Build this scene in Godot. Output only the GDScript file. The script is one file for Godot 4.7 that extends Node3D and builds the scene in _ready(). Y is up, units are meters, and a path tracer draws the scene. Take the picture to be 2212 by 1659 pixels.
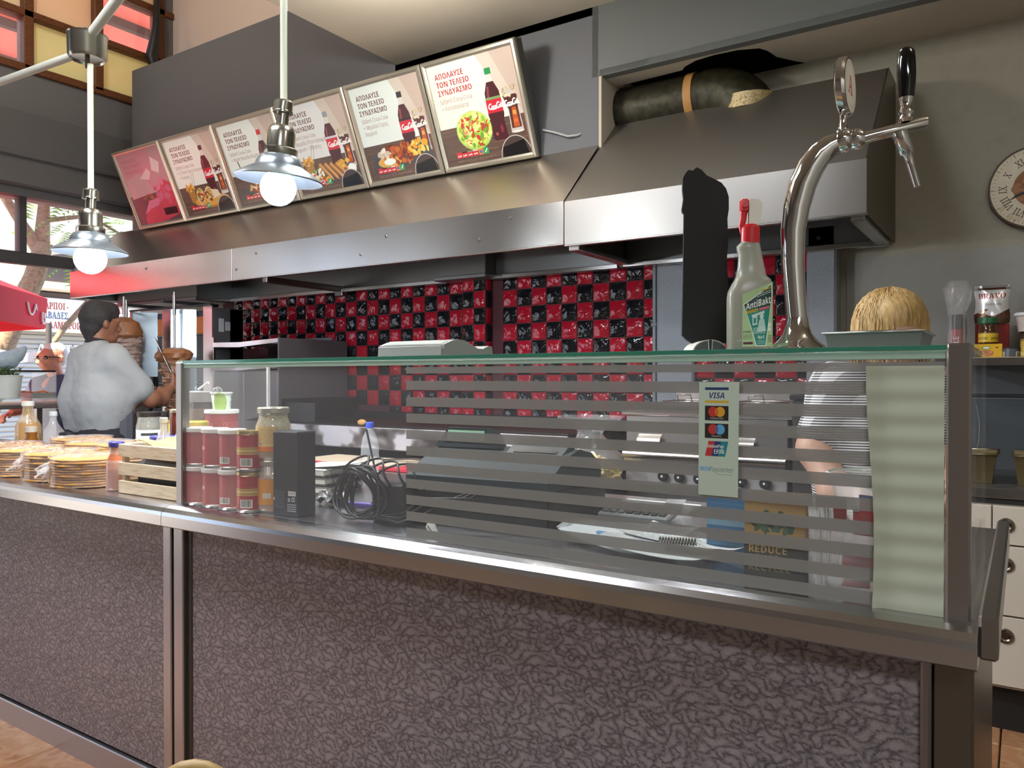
extends Node3D
# A grill house seen over its counter: menu boxes, range hood, tiled back wall, glass display case, street at the left.

var taken := {}
var mc := {}
var tc := {}
var fonts := {}
var rng := RandomNumberGenerator.new()


# collects triangles (counter-clockwise as seen from outside) for one mesh
class G:
	var st := SurfaceTool.new()
	var x := Transform3D.IDENTITY
	var col := Color(1, 1, 1)
	var sg := 1

	func _init() -> void:
		st.begin(Mesh.PRIMITIVE_TRIANGLES)

	func to(p: Vector3, ry := 0.0, rx := 0.0, rz := 0.0, s := Vector3.ONE) -> G:
		x = Transform3D(Basis.from_euler(Vector3(rx, ry, rz)) * Basis.from_scale(s), p)
		return self

	func v(p: Vector3, u: Vector2, g: int) -> void:
		st.set_smooth_group(g)
		st.set_color(col)
		st.set_uv(u)
		st.add_vertex(x * p)

	func tri(a: Vector3, b: Vector3, c: Vector3, ua := Vector2.ZERO, ub := Vector2.ZERO, uc := Vector2.ZERO, g := -1) -> void:
		if a == b or b == c or a == c:
			return
		v(a, ua, g)
		v(c, uc, g)
		v(b, ub, g)

	# a triangle that is turned to face «out»
	func trio(a: Vector3, b: Vector3, c: Vector3, out: Vector3, ua := Vector2.ZERO, ub := Vector2.ZERO, uc := Vector2.ZERO, g := -1) -> void:
		if (b - a).cross(c - a).dot(out) >= 0.0:
			tri(a, b, c, ua, ub, uc, g)
		else:
			tri(a, c, b, ua, uc, ub, g)

	# bottom left, bottom right, top right, top left
	func quad(a: Vector3, b: Vector3, c: Vector3, d: Vector3, g := -1) -> void:
		tri(a, b, c, Vector2(0, 1), Vector2(1, 1), Vector2(1, 0), g)
		tri(a, c, d, Vector2(0, 1), Vector2(1, 0), Vector2(0, 0), g)

	func quo(a: Vector3, b: Vector3, c: Vector3, d: Vector3, out: Vector3, ax := 2, g := -1) -> void:
		var f := func(p: Vector3) -> Vector2: return Vector2(p.z, -p.y) if ax == 0 else (Vector2(p.x, p.z) if ax == 1 else Vector2(p.x, -p.y))
		trio(a, b, c, out, f.call(a), f.call(b), f.call(c), g)
		trio(a, c, d, out, f.call(a), f.call(c), f.call(d), g)

	func box(c: Vector3, s: Vector3, ch := 0.002) -> G:
		var h := s * 0.5
		ch = minf(ch, minf(h.x, minf(h.y, h.z)) * 0.6)
		var P := func(sx: float, sy: float, sz: float, ax: int) -> Vector3:
			var i := Vector3(h.x - ch, h.y - ch, h.z - ch)
			i[ax] = h[ax]
			return c + Vector3(sx * i.x, sy * i.y, sz * i.z)
		for s1 in [-1.0, 1.0]:
			quo(P.call(s1, -1, -1, 0), P.call(s1, 1, -1, 0), P.call(s1, 1, 1, 0), P.call(s1, -1, 1, 0), Vector3(s1, 0, 0), 0)
			quo(P.call(-1, s1, -1, 1), P.call(1, s1, -1, 1), P.call(1, s1, 1, 1), P.call(-1, s1, 1, 1), Vector3(0, s1, 0), 1)
			quo(P.call(-1, -1, s1, 2), P.call(1, -1, s1, 2), P.call(1, 1, s1, 2), P.call(-1, 1, s1, 2), Vector3(0, 0, s1), 2)
			if ch <= 0.0:
				continue
			for s2 in [-1.0, 1.0]:
				quo(P.call(s1, s2, -1, 0), P.call(s1, s2, 1, 0), P.call(s1, s2, 1, 1), P.call(s1, s2, -1, 1), Vector3(s1, s2, 0))
				quo(P.call(s1, -1, s2, 0), P.call(s1, 1, s2, 0), P.call(s1, 1, s2, 2), P.call(s1, -1, s2, 2), Vector3(s1, 0, s2))
				quo(P.call(-1, s1, s2, 1), P.call(1, s1, s2, 1), P.call(1, s1, s2, 2), P.call(-1, s1, s2, 2), Vector3(0, s1, s2))
				for s3 in [-1.0, 1.0]:
					trio(P.call(s1, s2, s3, 0), P.call(s1, s2, s3, 1), P.call(s1, s2, s3, 2), Vector3(s1, s2, s3))
		return self

	# from corner to corner
	func bx(x0: float, x1: float, y0: float, y1: float, z0: float, z1: float, ch := 0.002) -> G:
		return box(Vector3(x0 + x1, y0 + y1, z0 + z1) * 0.5, Vector3(absf(x1 - x0), absf(y1 - y0), absf(z1 - z0)), ch)

	# profile of (radius, height) from the bottom round the outside to the top; inner walls run down again
	func lathe(prof: Array, n := 24, wob := 0.0, sd := 0, a0 := 0.0, a1 := TAU) -> G:
		sg += 1
		var L := 0.0
		for i in prof.size() - 1:
			L += prof[i].distance_to(prof[i + 1])
		var l := 0.0
		var noise := FastNoiseLite.new()
		noise.seed = sd
		noise.frequency = 1.0
		var P := func(r: float, y: float, k: int) -> Vector3:
			var a := a0 + (a1 - a0) * (k % n if a1 - a0 > 6.28 else k) / n
			if wob > 0.0 and r > 0.0:
				r += wob * noise.get_noise_3d(cos(a) * 2.0, y * 25.0, sin(a) * 2.0)
			return Vector3(r * sin(a), y, r * cos(a))
		for i in prof.size() - 1:
			var p: Vector2 = prof[i]
			var q: Vector2 = prof[i + 1]
			if i > 0:
				var w: Vector2 = prof[i - 1]
				if absf((p - w).angle_to(q - p)) > 0.6:
					sg += 1
			var dl := p.distance_to(q)
			var v0 := 1.0 - l / L
			var v1 := 1.0 - (l + dl) / L
			l += dl
			for k in n:
				var am := a0 + (a1 - a0) * (k + 0.5) / n
				var out := Vector3(sin(am) * (q.y - p.y), -(q.x - p.x), cos(am) * (q.y - p.y))
				var a: Vector3 = P.call(p.x, p.y, k)
				var b: Vector3 = P.call(p.x, p.y, k + 1)
				var c: Vector3 = P.call(q.x, q.y, k + 1)
				var d: Vector3 = P.call(q.x, q.y, k)
				var u0 := float(k) / n
				var u1 := float(k + 1) / n
				trio(a, b, c, out, Vector2(u0, v0), Vector2(u1, v0), Vector2(u1, v1), sg)
				trio(a, c, d, out, Vector2(u0, v0), Vector2(u1, v1), Vector2(u0, v1), sg)
		return self

	func cyl(r: float, y0: float, y1: float, n := 20, ch := 0.001) -> G:
		return lathe([Vector2(0, y0), Vector2(r - ch, y0), Vector2(r, y0 + ch), Vector2(r, y1 - ch), Vector2(r - ch, y1), Vector2(0, y1)], n)

	func ball(c: Vector3, r: Vector3, n := 16) -> G:
		var keep := x
		x = x * Transform3D(Basis.from_scale(r), c)
		var pr := []
		for i in n / 2 + 1:
			var a := PI * i / (n / 2)
			pr.append(Vector2(sin(a) if i % (n / 2) else 0.0, -cos(a)))
		lathe(pr, n)
		x = keep
		return self

	func tube(pts: Array, r, n := 8, caps := true, flat := 1.0) -> G:
		sg += 1
		var rings := []
		var up := Vector3.UP
		for i in pts.size():
			var t: Vector3 = (pts[mini(i + 1, pts.size() - 1)] - pts[maxi(i - 1, 0)]).normalized()
			if i == 0 and absf(t.dot(up)) > 0.9:
				up = Vector3.RIGHT
			var s := t.cross(up).normalized()
			up = s.cross(t).normalized()
			var rr: float = r if r is float else r[i]
			var ring := []
			for k in n:
				var a := TAU * k / n
				ring.append(pts[i] + s * cos(a) * rr + up * sin(a) * rr * flat)
			rings.append(ring)
		for i in pts.size() - 1:
			for k in n:
				var k1 := (k + 1) % n
				var a: Vector3 = rings[i][k]
				var b: Vector3 = rings[i][k1]
				var c: Vector3 = rings[i + 1][k1]
				var d: Vector3 = rings[i + 1][k]
				var out: Vector3 = (a + b + c + d) * 0.25 - (pts[i] + pts[i + 1]) * 0.5
				trio(a, b, c, out, Vector2(0, 0), Vector2(1, 0), Vector2(1, 1), sg)
				trio(a, c, d, out, Vector2(0, 0), Vector2(1, 1), Vector2(0, 1), sg)
		if caps:
			for e in [0, pts.size() - 1]:
				var out: Vector3 = pts[0] - pts[1] if e == 0 else pts[e] - pts[e - 1]
				for k in n:
					trio(pts[e], rings[e][k], rings[e][(k + 1) % n], out)
		return self

	# polygon in x and y, from z = 0 to z = d
	func prism(poly: PackedVector2Array, d: float, smooth := false) -> G:
		sg += 1
		var bb := Rect2(poly[0], Vector2.ZERO)
		for p in poly:
			bb = bb.expand(p)
		var U := func(p: Vector2) -> Vector2: return Vector2((p.x - bb.position.x) / bb.size.x, 1.0 - (p.y - bb.position.y) / bb.size.y)
		var idx := Geometry2D.triangulate_polygon(poly)
		for i in range(0, idx.size(), 3):
			var a := poly[idx[i]]
			var b := poly[idx[i + 1]]
			var c := poly[idx[i + 2]]
			for z in [0.0, d]:
				trio(Vector3(a.x, a.y, z), Vector3(b.x, b.y, z), Vector3(c.x, c.y, z), Vector3(0, 0, z - d * 0.5), U.call(a), U.call(b), U.call(c))
		var cw := 1.0 if Geometry2D.is_polygon_clockwise(poly) else -1.0
		for i in poly.size():
			var a := poly[i]
			var b := poly[(i + 1) % poly.size()]
			var out := Vector3(a.y - b.y, b.x - a.x, 0) * cw
			quo(Vector3(a.x, a.y, 0), Vector3(b.x, b.y, 0), Vector3(b.x, b.y, d), Vector3(a.x, a.y, d), out, 2, sg if smooth else -1)
		return self

	# a crumpled sheet: grid over (u, v) given by f(u, v)
	func sheet(nu: int, nv: int, f: Callable, two := 0.0) -> G:
		sg += 1
		for i in nu:
			for j in nv:
				var u0 := float(i) / nu
				var u1 := float(i + 1) / nu
				var v0 := float(j) / nv
				var v1 := float(j + 1) / nv
				var a: Vector3 = f.call(u0, v0)
				var b: Vector3 = f.call(u1, v0)
				var c: Vector3 = f.call(u1, v1)
				var d: Vector3 = f.call(u0, v1)
				tri(a, b, c, Vector2(u0, 1 - v0), Vector2(u1, 1 - v0), Vector2(u1, 1 - v1), sg)
				tri(a, c, d, Vector2(u0, 1 - v0), Vector2(u1, 1 - v1), Vector2(u0, 1 - v1), sg)
				if two > 0.0:
					var o := (b - a).cross(d - a).normalized() * -two
					tri(a + o, c + o, b + o, Vector2(u0, 1 - v0), Vector2(u1, 1 - v1), Vector2(u1, 1 - v0), sg + 1)
					tri(a + o, d + o, c + o, Vector2(u0, 1 - v0), Vector2(u0, 1 - v1), Vector2(u1, 1 - v1), sg + 1)
		sg += 1
		return self

	func mesh() -> ArrayMesh:
		st.generate_normals()
		return st.commit()


# a painted picture for flat print: labels, posters, signs
class Pic:
	var im: Image
	var host: Node3D

	func _init(h: Node3D, w: int, t: int, c: String) -> void:
		host = h
		im = Image.create(w, t, false, Image.FORMAT_RGB8)
		im.fill(Color(c))

	func rect(x: float, y: float, w: float, t: float, c: String) -> Pic:
		im.fill_rect(Rect2i(roundi(x), roundi(y), maxi(1, roundi(w)), maxi(1, roundi(t))), Color(c))
		return self

	func poly(pts: Array, c: String) -> Pic:
		var lo := 1e9
		var hi := -1e9
		for p in pts:
			lo = minf(lo, p.y)
			hi = maxf(hi, p.y)
		var k := Color(c)
		for y in range(maxi(0, floori(lo)), mini(im.get_height() - 1, ceili(hi)) + 1):
			var xs := []
			for i in pts.size():
				var a: Vector2 = pts[i]
				var b: Vector2 = pts[(i + 1) % pts.size()]
				var yy := y + 0.5
				if (a.y <= yy) != (b.y <= yy):
					xs.append(a.x + (yy - a.y) / (b.y - a.y) * (b.x - a.x))
			xs.sort()
			for i in range(0, xs.size() - 1, 2):
				var x0 := maxi(0, roundi(xs[i]))
				var x1 := mini(im.get_width(), roundi(xs[i + 1]))
				if x1 > x0:
					im.fill_rect(Rect2i(x0, y, x1 - x0, 1), k)
		return self

	func ell(cx: float, cy: float, rx: float, ry: float, c: String, rot := 0.0) -> Pic:
		var pts := []
		for i in 28:
			pts.append(Vector2(cx, cy) + Vector2(cos(TAU * i / 28) * rx, sin(TAU * i / 28) * ry).rotated(rot))
		return poly(pts, c)

	func line(pts: Array, w: float, c: String) -> Pic:
		for i in pts.size() - 1:
			var a: Vector2 = pts[i]
			var b: Vector2 = pts[i + 1]
			var n := (b - a).orthogonal().normalized() * w * 0.5
			poly([a + n, b + n, b - n, a - n], c)
			if w > 2.5:
				ell(b.x, b.y, w * 0.5, w * 0.5, c)
		return self

	# text with capitals of height t, its baseline at y; kind is "", "b", "s" (serif) or "sb"; sk slants it, wide stretches it
	func text(s: String, x: float, y: float, t: float, c: String, kind := "", al := 0, wide := 1.0, sk := 0.0) -> Pic:
		var g = host.glyphs(s, kind)
		var k: float = t / g[1]
		var off: float = 0.0 if al == 0 else (-g[2] * k * wide * 0.5 if al == 1 else -g[2] * k * wide)
		var t3: PackedVector2Array = g[0]
		for i in range(0, t3.size(), 3):
			var pp := []
			for j in 3:
				var p := t3[i + j] * k
				pp.append(Vector2(x + off + p.x * wide + p.y * sk, y - p.y))
			poly(pp, c)
		return self

	# lines that read as small print
	func small(x: float, y: float, w: float, n: int, dy: float, c: String, sd := 1) -> Pic:
		var r := RandomNumberGenerator.new()
		r.seed = sd
		for i in n:
			var xx := x
			while xx < x + w:
				var l := r.randf_range(0.06, 0.2) * w
				rect(xx, y + i * dy, minf(l, x + w - xx), maxf(1.0, dy * 0.4), c)
				xx += l + 0.03 * w
		return self

	func blobs(x0: float, y0: float, w: float, t: float, n: int, r0: float, r1: float, cs: Array, sd: int, oval := true) -> Pic:
		var r := RandomNumberGenerator.new()
		r.seed = sd
		for i in n:
			var a := r.randf() * TAU
			var d := sqrt(r.randf())
			var p := Vector2(x0 + w * 0.5 + cos(a) * d * w * 0.5, y0 + t * 0.5 + sin(a) * d * t * 0.5)
			var q := r.randf_range(r0, r1)
			ell(p.x, p.y, q, q * r.randf_range(0.35, 0.8), cs[r.randi() % cs.size()], r.randf() * PI)
		return self

	# a flowing script: two words that begin with a tall C
	func script_word(x: float, y: float, w: float, c: String, th := 0.05) -> Pic:
		var s := w / 8.0
		var arc := func(cx: float, cy: float, rx: float, ry: float, a0: float, a1: float) -> Array:
			var o := []
			for i in 13:
				var a := lerpf(a0, a1, i / 12.0)
				var q := Vector2(cx + cos(a) * rx, cy - sin(a) * ry)
				o.append(Vector2(x + (q.x - q.y * 0.25) * s, y + q.y * s))
			return o
		var W := w * th
		line(arc.call(0.95, -1.1, 0.85, 1.15, 0.9, 5.3), W * 1.3, c)
		line(arc.call(2.1, -0.6, 0.42, 0.6, 0.0, TAU), W, c)
		line(arc.call(3.0, -0.6, 0.4, 0.6, 0.7, 5.6), W, c)
		line(arc.call(3.8, -0.6, 0.38, 0.6, 0.0, TAU), W, c)
		line(arc.call(4.35, -0.6, 0.15, 0.6, 3.3, 5.6), W, c)
		line(arc.call(5.3, -1.25, 0.75, 1.3, 0.7, 5.3), W * 1.3, c)
		line(arc.call(6.2, -0.6, 0.36, 0.6, 0.0, TAU), W, c)
		line(arc.call(6.9, -1.1, 0.24, 1.1, -1.2, 4.4), W * 0.8, c)
		line(arc.call(7.55, -0.6, 0.36, 0.6, 0.0, TAU), W, c)
		line(arc.call(8.05, -0.6, 0.15, 0.6, 3.3, 5.6), W, c)
		line([Vector2(x + 1.2 * s, y + 0.1 * s), Vector2(x + 2.5 * s, y + 0.45 * s), Vector2(x + 4.4 * s, y + 0.25 * s)], W * 0.8, c)
		return self

	func bars(x: float, y: float, w: float, t: float) -> Pic:
		rect(x, y, w, t, "#d8d4cc")
		var r := RandomNumberGenerator.new()
		r.seed = int(x)
		var xx := x + w * 0.08
		while xx < x + w * 0.9:
			var q := r.randf_range(0.015, 0.05) * w
			rect(xx, y + t * 0.08, q, t * 0.75, "#3a3436")
			xx += q + r.randf_range(0.02, 0.05) * w
		return self

	func tex() -> ImageTexture:
		return ImageTexture.create_from_image(im)


# smooth union of tapered capsules, meshed as surface nets
class Flesh:
	var bones := []      # [a, b, ra, rb, blend, squash axis or null]
	var k := 0.03

	func bone(a: Vector3, b: Vector3, ra: float, rb: float) -> Flesh:
		bones.append([a, b, ra, rb])
		return self

	func chain(pts: Array, rs: Array) -> Flesh:
		for i in pts.size() - 1:
			bone(pts[i], pts[i + 1], rs[i], rs[i + 1])
		return self

	func mesh_into(g: G, h: float, bump := 0.0, sd := 0, fine := 30.0) -> void:
		var cells := {}
		var noise := FastNoiseLite.new()
		noise.seed = sd
		noise.frequency = fine
		for bn in bones:
			var a: Vector3 = bn[0]
			var b: Vector3 = bn[1]
			var r: float = maxf(bn[2], bn[3]) + k * 0.5 + h + bump
			var lo := ((a.min(b) - Vector3.ONE * r) / h).floor()
			var hi := ((a.max(b) + Vector3.ONE * r) / h).ceil()
			var ab := b - a
			var l2 := maxf(ab.length_squared(), 1e-9)
			for i in range(int(lo.x), int(hi.x) + 1):
				for j in range(int(lo.y), int(hi.y) + 1):
					for q in range(int(lo.z), int(hi.z) + 1):
						var key := Vector3i(i, j, q)
						var p := Vector3(i, j, q) * h
						var t := clampf((p - a).dot(ab) / l2, 0.0, 1.0)
						var d := p.distance_to(a + ab * t) - lerpf(bn[2], bn[3], t)
						if d > k * 2.0 + h * 2.0:
							continue
						var o = cells.get(key)
						if o == null:
							cells[key] = d
						else:
							var m := maxf(k - absf(o - d), 0.0) / k
							cells[key] = minf(o, d) - m * m * k * 0.25
		if bump > 0.0:
			for key in cells:
				cells[key] += bump * noise.get_noise_3dv(Vector3(key) * h)
		var verts := {}
		var cor := [Vector3i(0, 0, 0), Vector3i(1, 0, 0), Vector3i(0, 1, 0), Vector3i(1, 1, 0), Vector3i(0, 0, 1), Vector3i(1, 0, 1), Vector3i(0, 1, 1), Vector3i(1, 1, 1)]
		var eds := [[0, 1], [2, 3], [4, 5], [6, 7], [0, 2], [1, 3], [4, 6], [5, 7], [0, 4], [1, 5], [2, 6], [3, 7]]
		var far := 1.0
		for key in cells:
			var f := []
			var neg := 0
			for c in cor:
				var w: float = cells.get(key + c, far)
				f.append(w)
				neg += int(w < 0.0)
			if neg == 0 or neg == 8:
				continue
			var s := Vector3.ZERO
			var n := 0
			for e in eds:
				var fa: float = f[e[0]]
				var fb: float = f[e[1]]
				if (fa < 0.0) != (fb < 0.0):
					s += Vector3(cor[e[0]]).lerp(Vector3(cor[e[1]]), fa / (fa - fb))
					n += 1
			verts[key] = (Vector3(key) + s / n) * h
		g.sg += 1
		for key in verts:
			var f0: float = cells.get(key, far)
			for ax in 3:
				var d := Vector3i.ZERO
				d[ax] = 1
				var f1: float = cells.get(key + d, far)
				if (f0 < 0.0) == (f1 < 0.0):
					continue
				var u := Vector3i.ZERO
				u[(ax + 1) % 3] = 1
				var w := Vector3i.ZERO
				w[(ax + 2) % 3] = 1
				if not (verts.has(key - u) and verts.has(key - w) and verts.has(key - u - w)):
					continue
				var out := Vector3(d) * (1.0 if f0 < 0.0 else -1.0)
				g.trio(verts[key], verts[key - u], verts[key - u - w], out, Vector2.ZERO, Vector2.ZERO, Vector2.ZERO, g.sg)
				g.trio(verts[key], verts[key - u - w], verts[key - w], out, Vector2.ZERO, Vector2.ZERO, Vector2.ZERO, g.sg)


func glyphs(s: String, kind: String) -> Array:
	if not fonts.has(kind):
		var f := SystemFont.new()
		f.font_names = PackedStringArray(["Droid Serif" if "s" in kind else "Droid Sans"])
		f.font_weight = 700 if "b" in kind else 400
		fonts[kind] = f
	s = s.replace("Ν", "N")
	var key := kind + "|" + s
	if not tc.has(key):
		if not tc.has("base" + kind):
			var hh := raw_glyphs("H", kind)
			var lo := 1e9
			var hi := -1e9
			for p in hh:
				lo = minf(lo, p.y)
				hi = maxf(hi, p.y)
			tc["base" + kind] = [lo, hi - lo]
		var base: float = tc["base" + kind][0]
		var pts := raw_glyphs(s, kind)
		var l := 1e9
		var r := -1e9
		for p in pts:
			l = minf(l, p.x)
			r = maxf(r, p.x)
		for i in pts.size():
			pts[i] -= Vector2(l, base)
		tc[key] = [pts, tc["base" + kind][1], r - l]
	return tc[key]


func raw_glyphs(s: String, kind: String) -> PackedVector2Array:
	var tm := TextMesh.new()
	tm.font = fonts[kind]
	tm.font_size = 48
	tm.pixel_size = 0.01
	tm.depth = 0.0
	tm.curve_step = 3.0
	tm.text = s
	tm.vertical_alignment = VERTICAL_ALIGNMENT_TOP
	tm.horizontal_alignment = HORIZONTAL_ALIGNMENT_LEFT
	var a := tm.get_mesh_arrays()
	var vs: PackedVector3Array = a[Mesh.ARRAY_VERTEX]
	var ix = a[Mesh.ARRAY_INDEX]
	var o := PackedVector2Array()
	if ix == null or ix.size() == 0:
		for p in vs:
			o.append(Vector2(p.x, p.y))
	else:
		for i in ix:
			o.append(Vector2(vs[i].x, vs[i].y))
	return o


# raised or printed letters as flat geometry on the plane z = 0 of transform t, mapped by «warp» when given
func letters(g: G, s: String, h: float, t: Transform3D, kind := "", al := 0, sk := 0.0, wide := 1.0) -> void:
	var q := glyphs(s, kind)
	var k: float = h / q[1]
	var off: float = 0.0 if al == 0 else (-q[2] * k * wide * 0.5 if al == 1 else -q[2] * k * wide)
	var t3: PackedVector2Array = q[0]
	var out := t.basis.z
	for i in range(0, t3.size(), 3):
		var a := t * Vector3(t3[i].x * k * wide + off + t3[i].y * k * sk, t3[i].y * k, 0)
		var b := t * Vector3(t3[i + 1].x * k * wide + off + t3[i + 1].y * k * sk, t3[i + 1].y * k, 0)
		var c := t * Vector3(t3[i + 2].x * k * wide + off + t3[i + 2].y * k * sk, t3[i + 2].y * k, 0)
		g.trio(a, b, c, out)


func numbered(n: String) -> String:
	taken[n] = taken.get(n, 0) + 1
	return n if taken[n] == 1 else "%s_%03d" % [n, taken[n] - 1]


func thing(n: String, label: String, category: String, at := Vector3.ZERO, ry := 0.0, group := "") -> Node3D:
	var o := Node3D.new()
	o.name = numbered(n)
	add_child(o, true)
	o.position = at
	o.rotation.y = ry
	tag(o, label, category, group)
	return o


func tag(o: Node3D, label: String, category: String, group := "") -> Node3D:
	o.set_meta("label", label)
	o.set_meta("category", category)
	if group:
		o.set_meta("group", group)
	return o


func part(p: Node3D, n: String, g, m: Material, label := "", stuff := false) -> MeshInstance3D:
	var o := MeshInstance3D.new()
	o.name = n
	o.mesh = g.mesh() if g is G else g
	o.material_override = m
	p.add_child(o, true)
	if label:
		o.set_meta("label", label)
	if stuff:
		o.set_meta("kind", "stuff")
	return o


func single(n: String, label: String, category: String, g: G, m: Material, at := Vector3.ZERO, ry := 0.0, group := "") -> MeshInstance3D:
	var o := part(self, numbered(n), g, m)
	o.position = at
	o.rotation.y = ry
	tag(o, label, category, group)
	return o


func struct(n: String, g: G, m: Material, label := "") -> MeshInstance3D:
	var o := part(self, numbered(n), g, m)
	o.set_meta("kind", "structure")
	o.set_meta("label", label if label else n.replace("_", " ") + " of the grill house")
	o.set_meta("category", n.get_slice("_", 0))
	return o


func dup(src: Node3D, at: Vector3, label: String, ry := 0.0) -> Node3D:
	var o: Node3D = src.duplicate()
	o.name = numbered(String(src.name).rstrip("0123456789").trim_suffix("_"))
	add_child(o, true)
	o.position = at
	o.rotation.y = ry
	o.set_meta("label", label)
	return o


func M(c: String, rough := 0.5, metal := 0.0, e := {}) -> StandardMaterial3D:
	var key := "%s %s %s %s" % [c, rough, metal, e]
	if mc.has(key):
		return mc[key]
	var m := StandardMaterial3D.new()
	m.albedo_color = Color(c)
	m.roughness = rough
	m.metallic = metal
	if e.has("a"):
		m.albedo_color.a = e.a
		m.transparency = BaseMaterial3D.TRANSPARENCY_ALPHA
	if e.has("tex"):
		m.albedo_texture = e.tex
	if e.has("bump"):
		m.heightmap_enabled = true
		m.heightmap_texture = e.bump
		m.heightmap_scale = e.get("bs", 0.1)
	if e.has("rt"):
		m.roughness_texture = e.rt
	if e.has("tri"):
		m.uv1_triplanar = true
		m.uv1_world_triplanar = e.get("world", false)
		m.uv1_scale = e.tri
	if e.has("cc"):
		m.clearcoat_enabled = true
		m.clearcoat = e.cc
		m.clearcoat_roughness = e.get("ccr", 0.05)
	if e.has("em"):
		m.emission_enabled = true
		if e.em is Texture2D:
			m.emission = Color.WHITE
			m.emission_texture = e.em
			m.emission_operator = BaseMaterial3D.EMISSION_OP_MULTIPLY
		else:
			m.emission = Color(e.em)
		m.emission_energy_multiplier = e.get("ee", 1.0)
	if e.has("an"):
		m.anisotropy_enabled = true
		m.anisotropy = e.an
	if e.has("vc"):
		m.vertex_color_use_as_albedo = true
	if e.has("glass"):
		m.refraction_enabled = true
		m.refraction_scale = e.glass
		m.albedo_color.a = e.get("ga", 0.0)
	if e.has("back"):
		m.backlight_enabled = true
		m.backlight = Color(e.back)
	if e.has("rim"):
		m.rim_enabled = true
		m.rim = e.rim
	if e.has("sss"):
		m.subsurf_scatter_enabled = true
		m.subsurf_scatter_strength = e.sss
	if e.has("spec"):
		m.metallic_specular = e.spec
	mc[key] = m
	return m


# seamless noise picture with a colour ramp
func N(key: String, freq: float, cols: Array, at: Array, size := 512, oct := 4, warp := 0.0, ridged := false) -> NoiseTexture2D:
	if tc.has("n" + key):
		return tc["n" + key]
	var n := FastNoiseLite.new()
	n.noise_type = FastNoiseLite.TYPE_SIMPLEX_SMOOTH
	n.seed = key.hash() % 1000
	n.frequency = freq
	n.fractal_octaves = oct
	n.fractal_type = FastNoiseLite.FRACTAL_RIDGED if ridged else FastNoiseLite.FRACTAL_FBM
	if warp > 0.0:
		n.domain_warp_enabled = true
		n.domain_warp_amplitude = warp
		n.domain_warp_frequency = freq * 0.7
	var t := NoiseTexture2D.new()
	t.width = size
	t.height = size
	t.seamless = true
	t.noise = n
	var r := Gradient.new()
	var pc := PackedColorArray()
	for c in cols:
		pc.append(Color(c))
	r.offsets = PackedFloat32Array(at)
	r.colors = pc
	t.color_ramp = r
	tc["n" + key] = t
	return t


func _ready() -> void:
	rng.seed = 7
	# camera
	var cam := Camera3D.new()
	cam.name = "camera"
	cam.fov = 52.556
	cam.near = 0.05
	cam.far = 200.0
	cam.position = Vector3(0, 1.25, 0)
	cam.rotation = Vector3(deg_to_rad(-0.42), deg_to_rad(33.43), 0)
	add_child(cam)
	cam.current = true
	# sky and exposure
	var sm := ProceduralSkyMaterial.new()
	sm.sky_top_color = Color(0.45, 0.62, 0.85)
	sm.sky_horizon_color = Color(0.86, 0.9, 0.95)
	sm.ground_bottom_color = Color(0.5, 0.5, 0.48)
	sm.ground_horizon_color = Color(0.8, 0.82, 0.84)
	sm.energy_multiplier = 4.0
	var sky := Sky.new()
	sky.sky_material = sm
	var env := Environment.new()
	env.background_mode = Environment.BG_SKY
	env.sky = sky
	env.tonemap_mode = Environment.TONE_MAPPER_LINEAR
	env.tonemap_exposure = 1.12
	env.sdfgi_enabled = true
	env.ssao_enabled = true
	env.ssil_enabled = true
	var we := WorldEnvironment.new()
	we.name = "environment"
	we.environment = env
	add_child(we)
	# sun over the street
	var sun := DirectionalLight3D.new()
	sun.name = "sun"
	sun.light_color = Color(1, 0.95, 0.86)
	sun.light_energy = 7.0
	sun.light_angular_distance = 0.6
	sun.shadow_enabled = true
	add_child(sun)
	sun.look_at_from_position(Vector3.ZERO, Vector3(-0.06, -1.0, -0.62))
	# ceiling panels of the dining side, outside the frame, and a strip over the kitchen aisle
	ceiling_panel(Vector3(-2.45, 3.07, -0.6), 1.3, 0.7, 6.5, "white ceiling light panel over the customer side of the counter")
	ceiling_panel(Vector3(1.4, 3.07, 1.6), 1.2, 0.6, 7.5, "white ceiling light panel behind the viewer at the right")
	ceiling_panel(Vector3(-1.2, 3.07, -2.0), 0.3, 0.3, 2.0, "small white ceiling light panel above the menu boxes")
	dome_lamp(Vector3(-2.30, 3.09, -2.38), 0.9, Color(1, 0.99, 0.97), "round white dome lamp on the beige ceiling above the menu boxes")
	dome_lamp(Vector3(-4.6, 5.0, -1.6), 1.9, Color(1, 0.97, 0.94), "round warm dome lamp high up by the wooden window")
	dome_lamp(Vector3(0.7, 3.09, -1.5), 0.22, Color(1, 0.97, 0.92), "round white dome lamp on the ceiling at the right")
	setting()
	counter_and_case()
	hoods_and_menus()
	kitchen()
	on_shelf()
	on_counter()
	right_end()
	people()
	outside()


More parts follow.
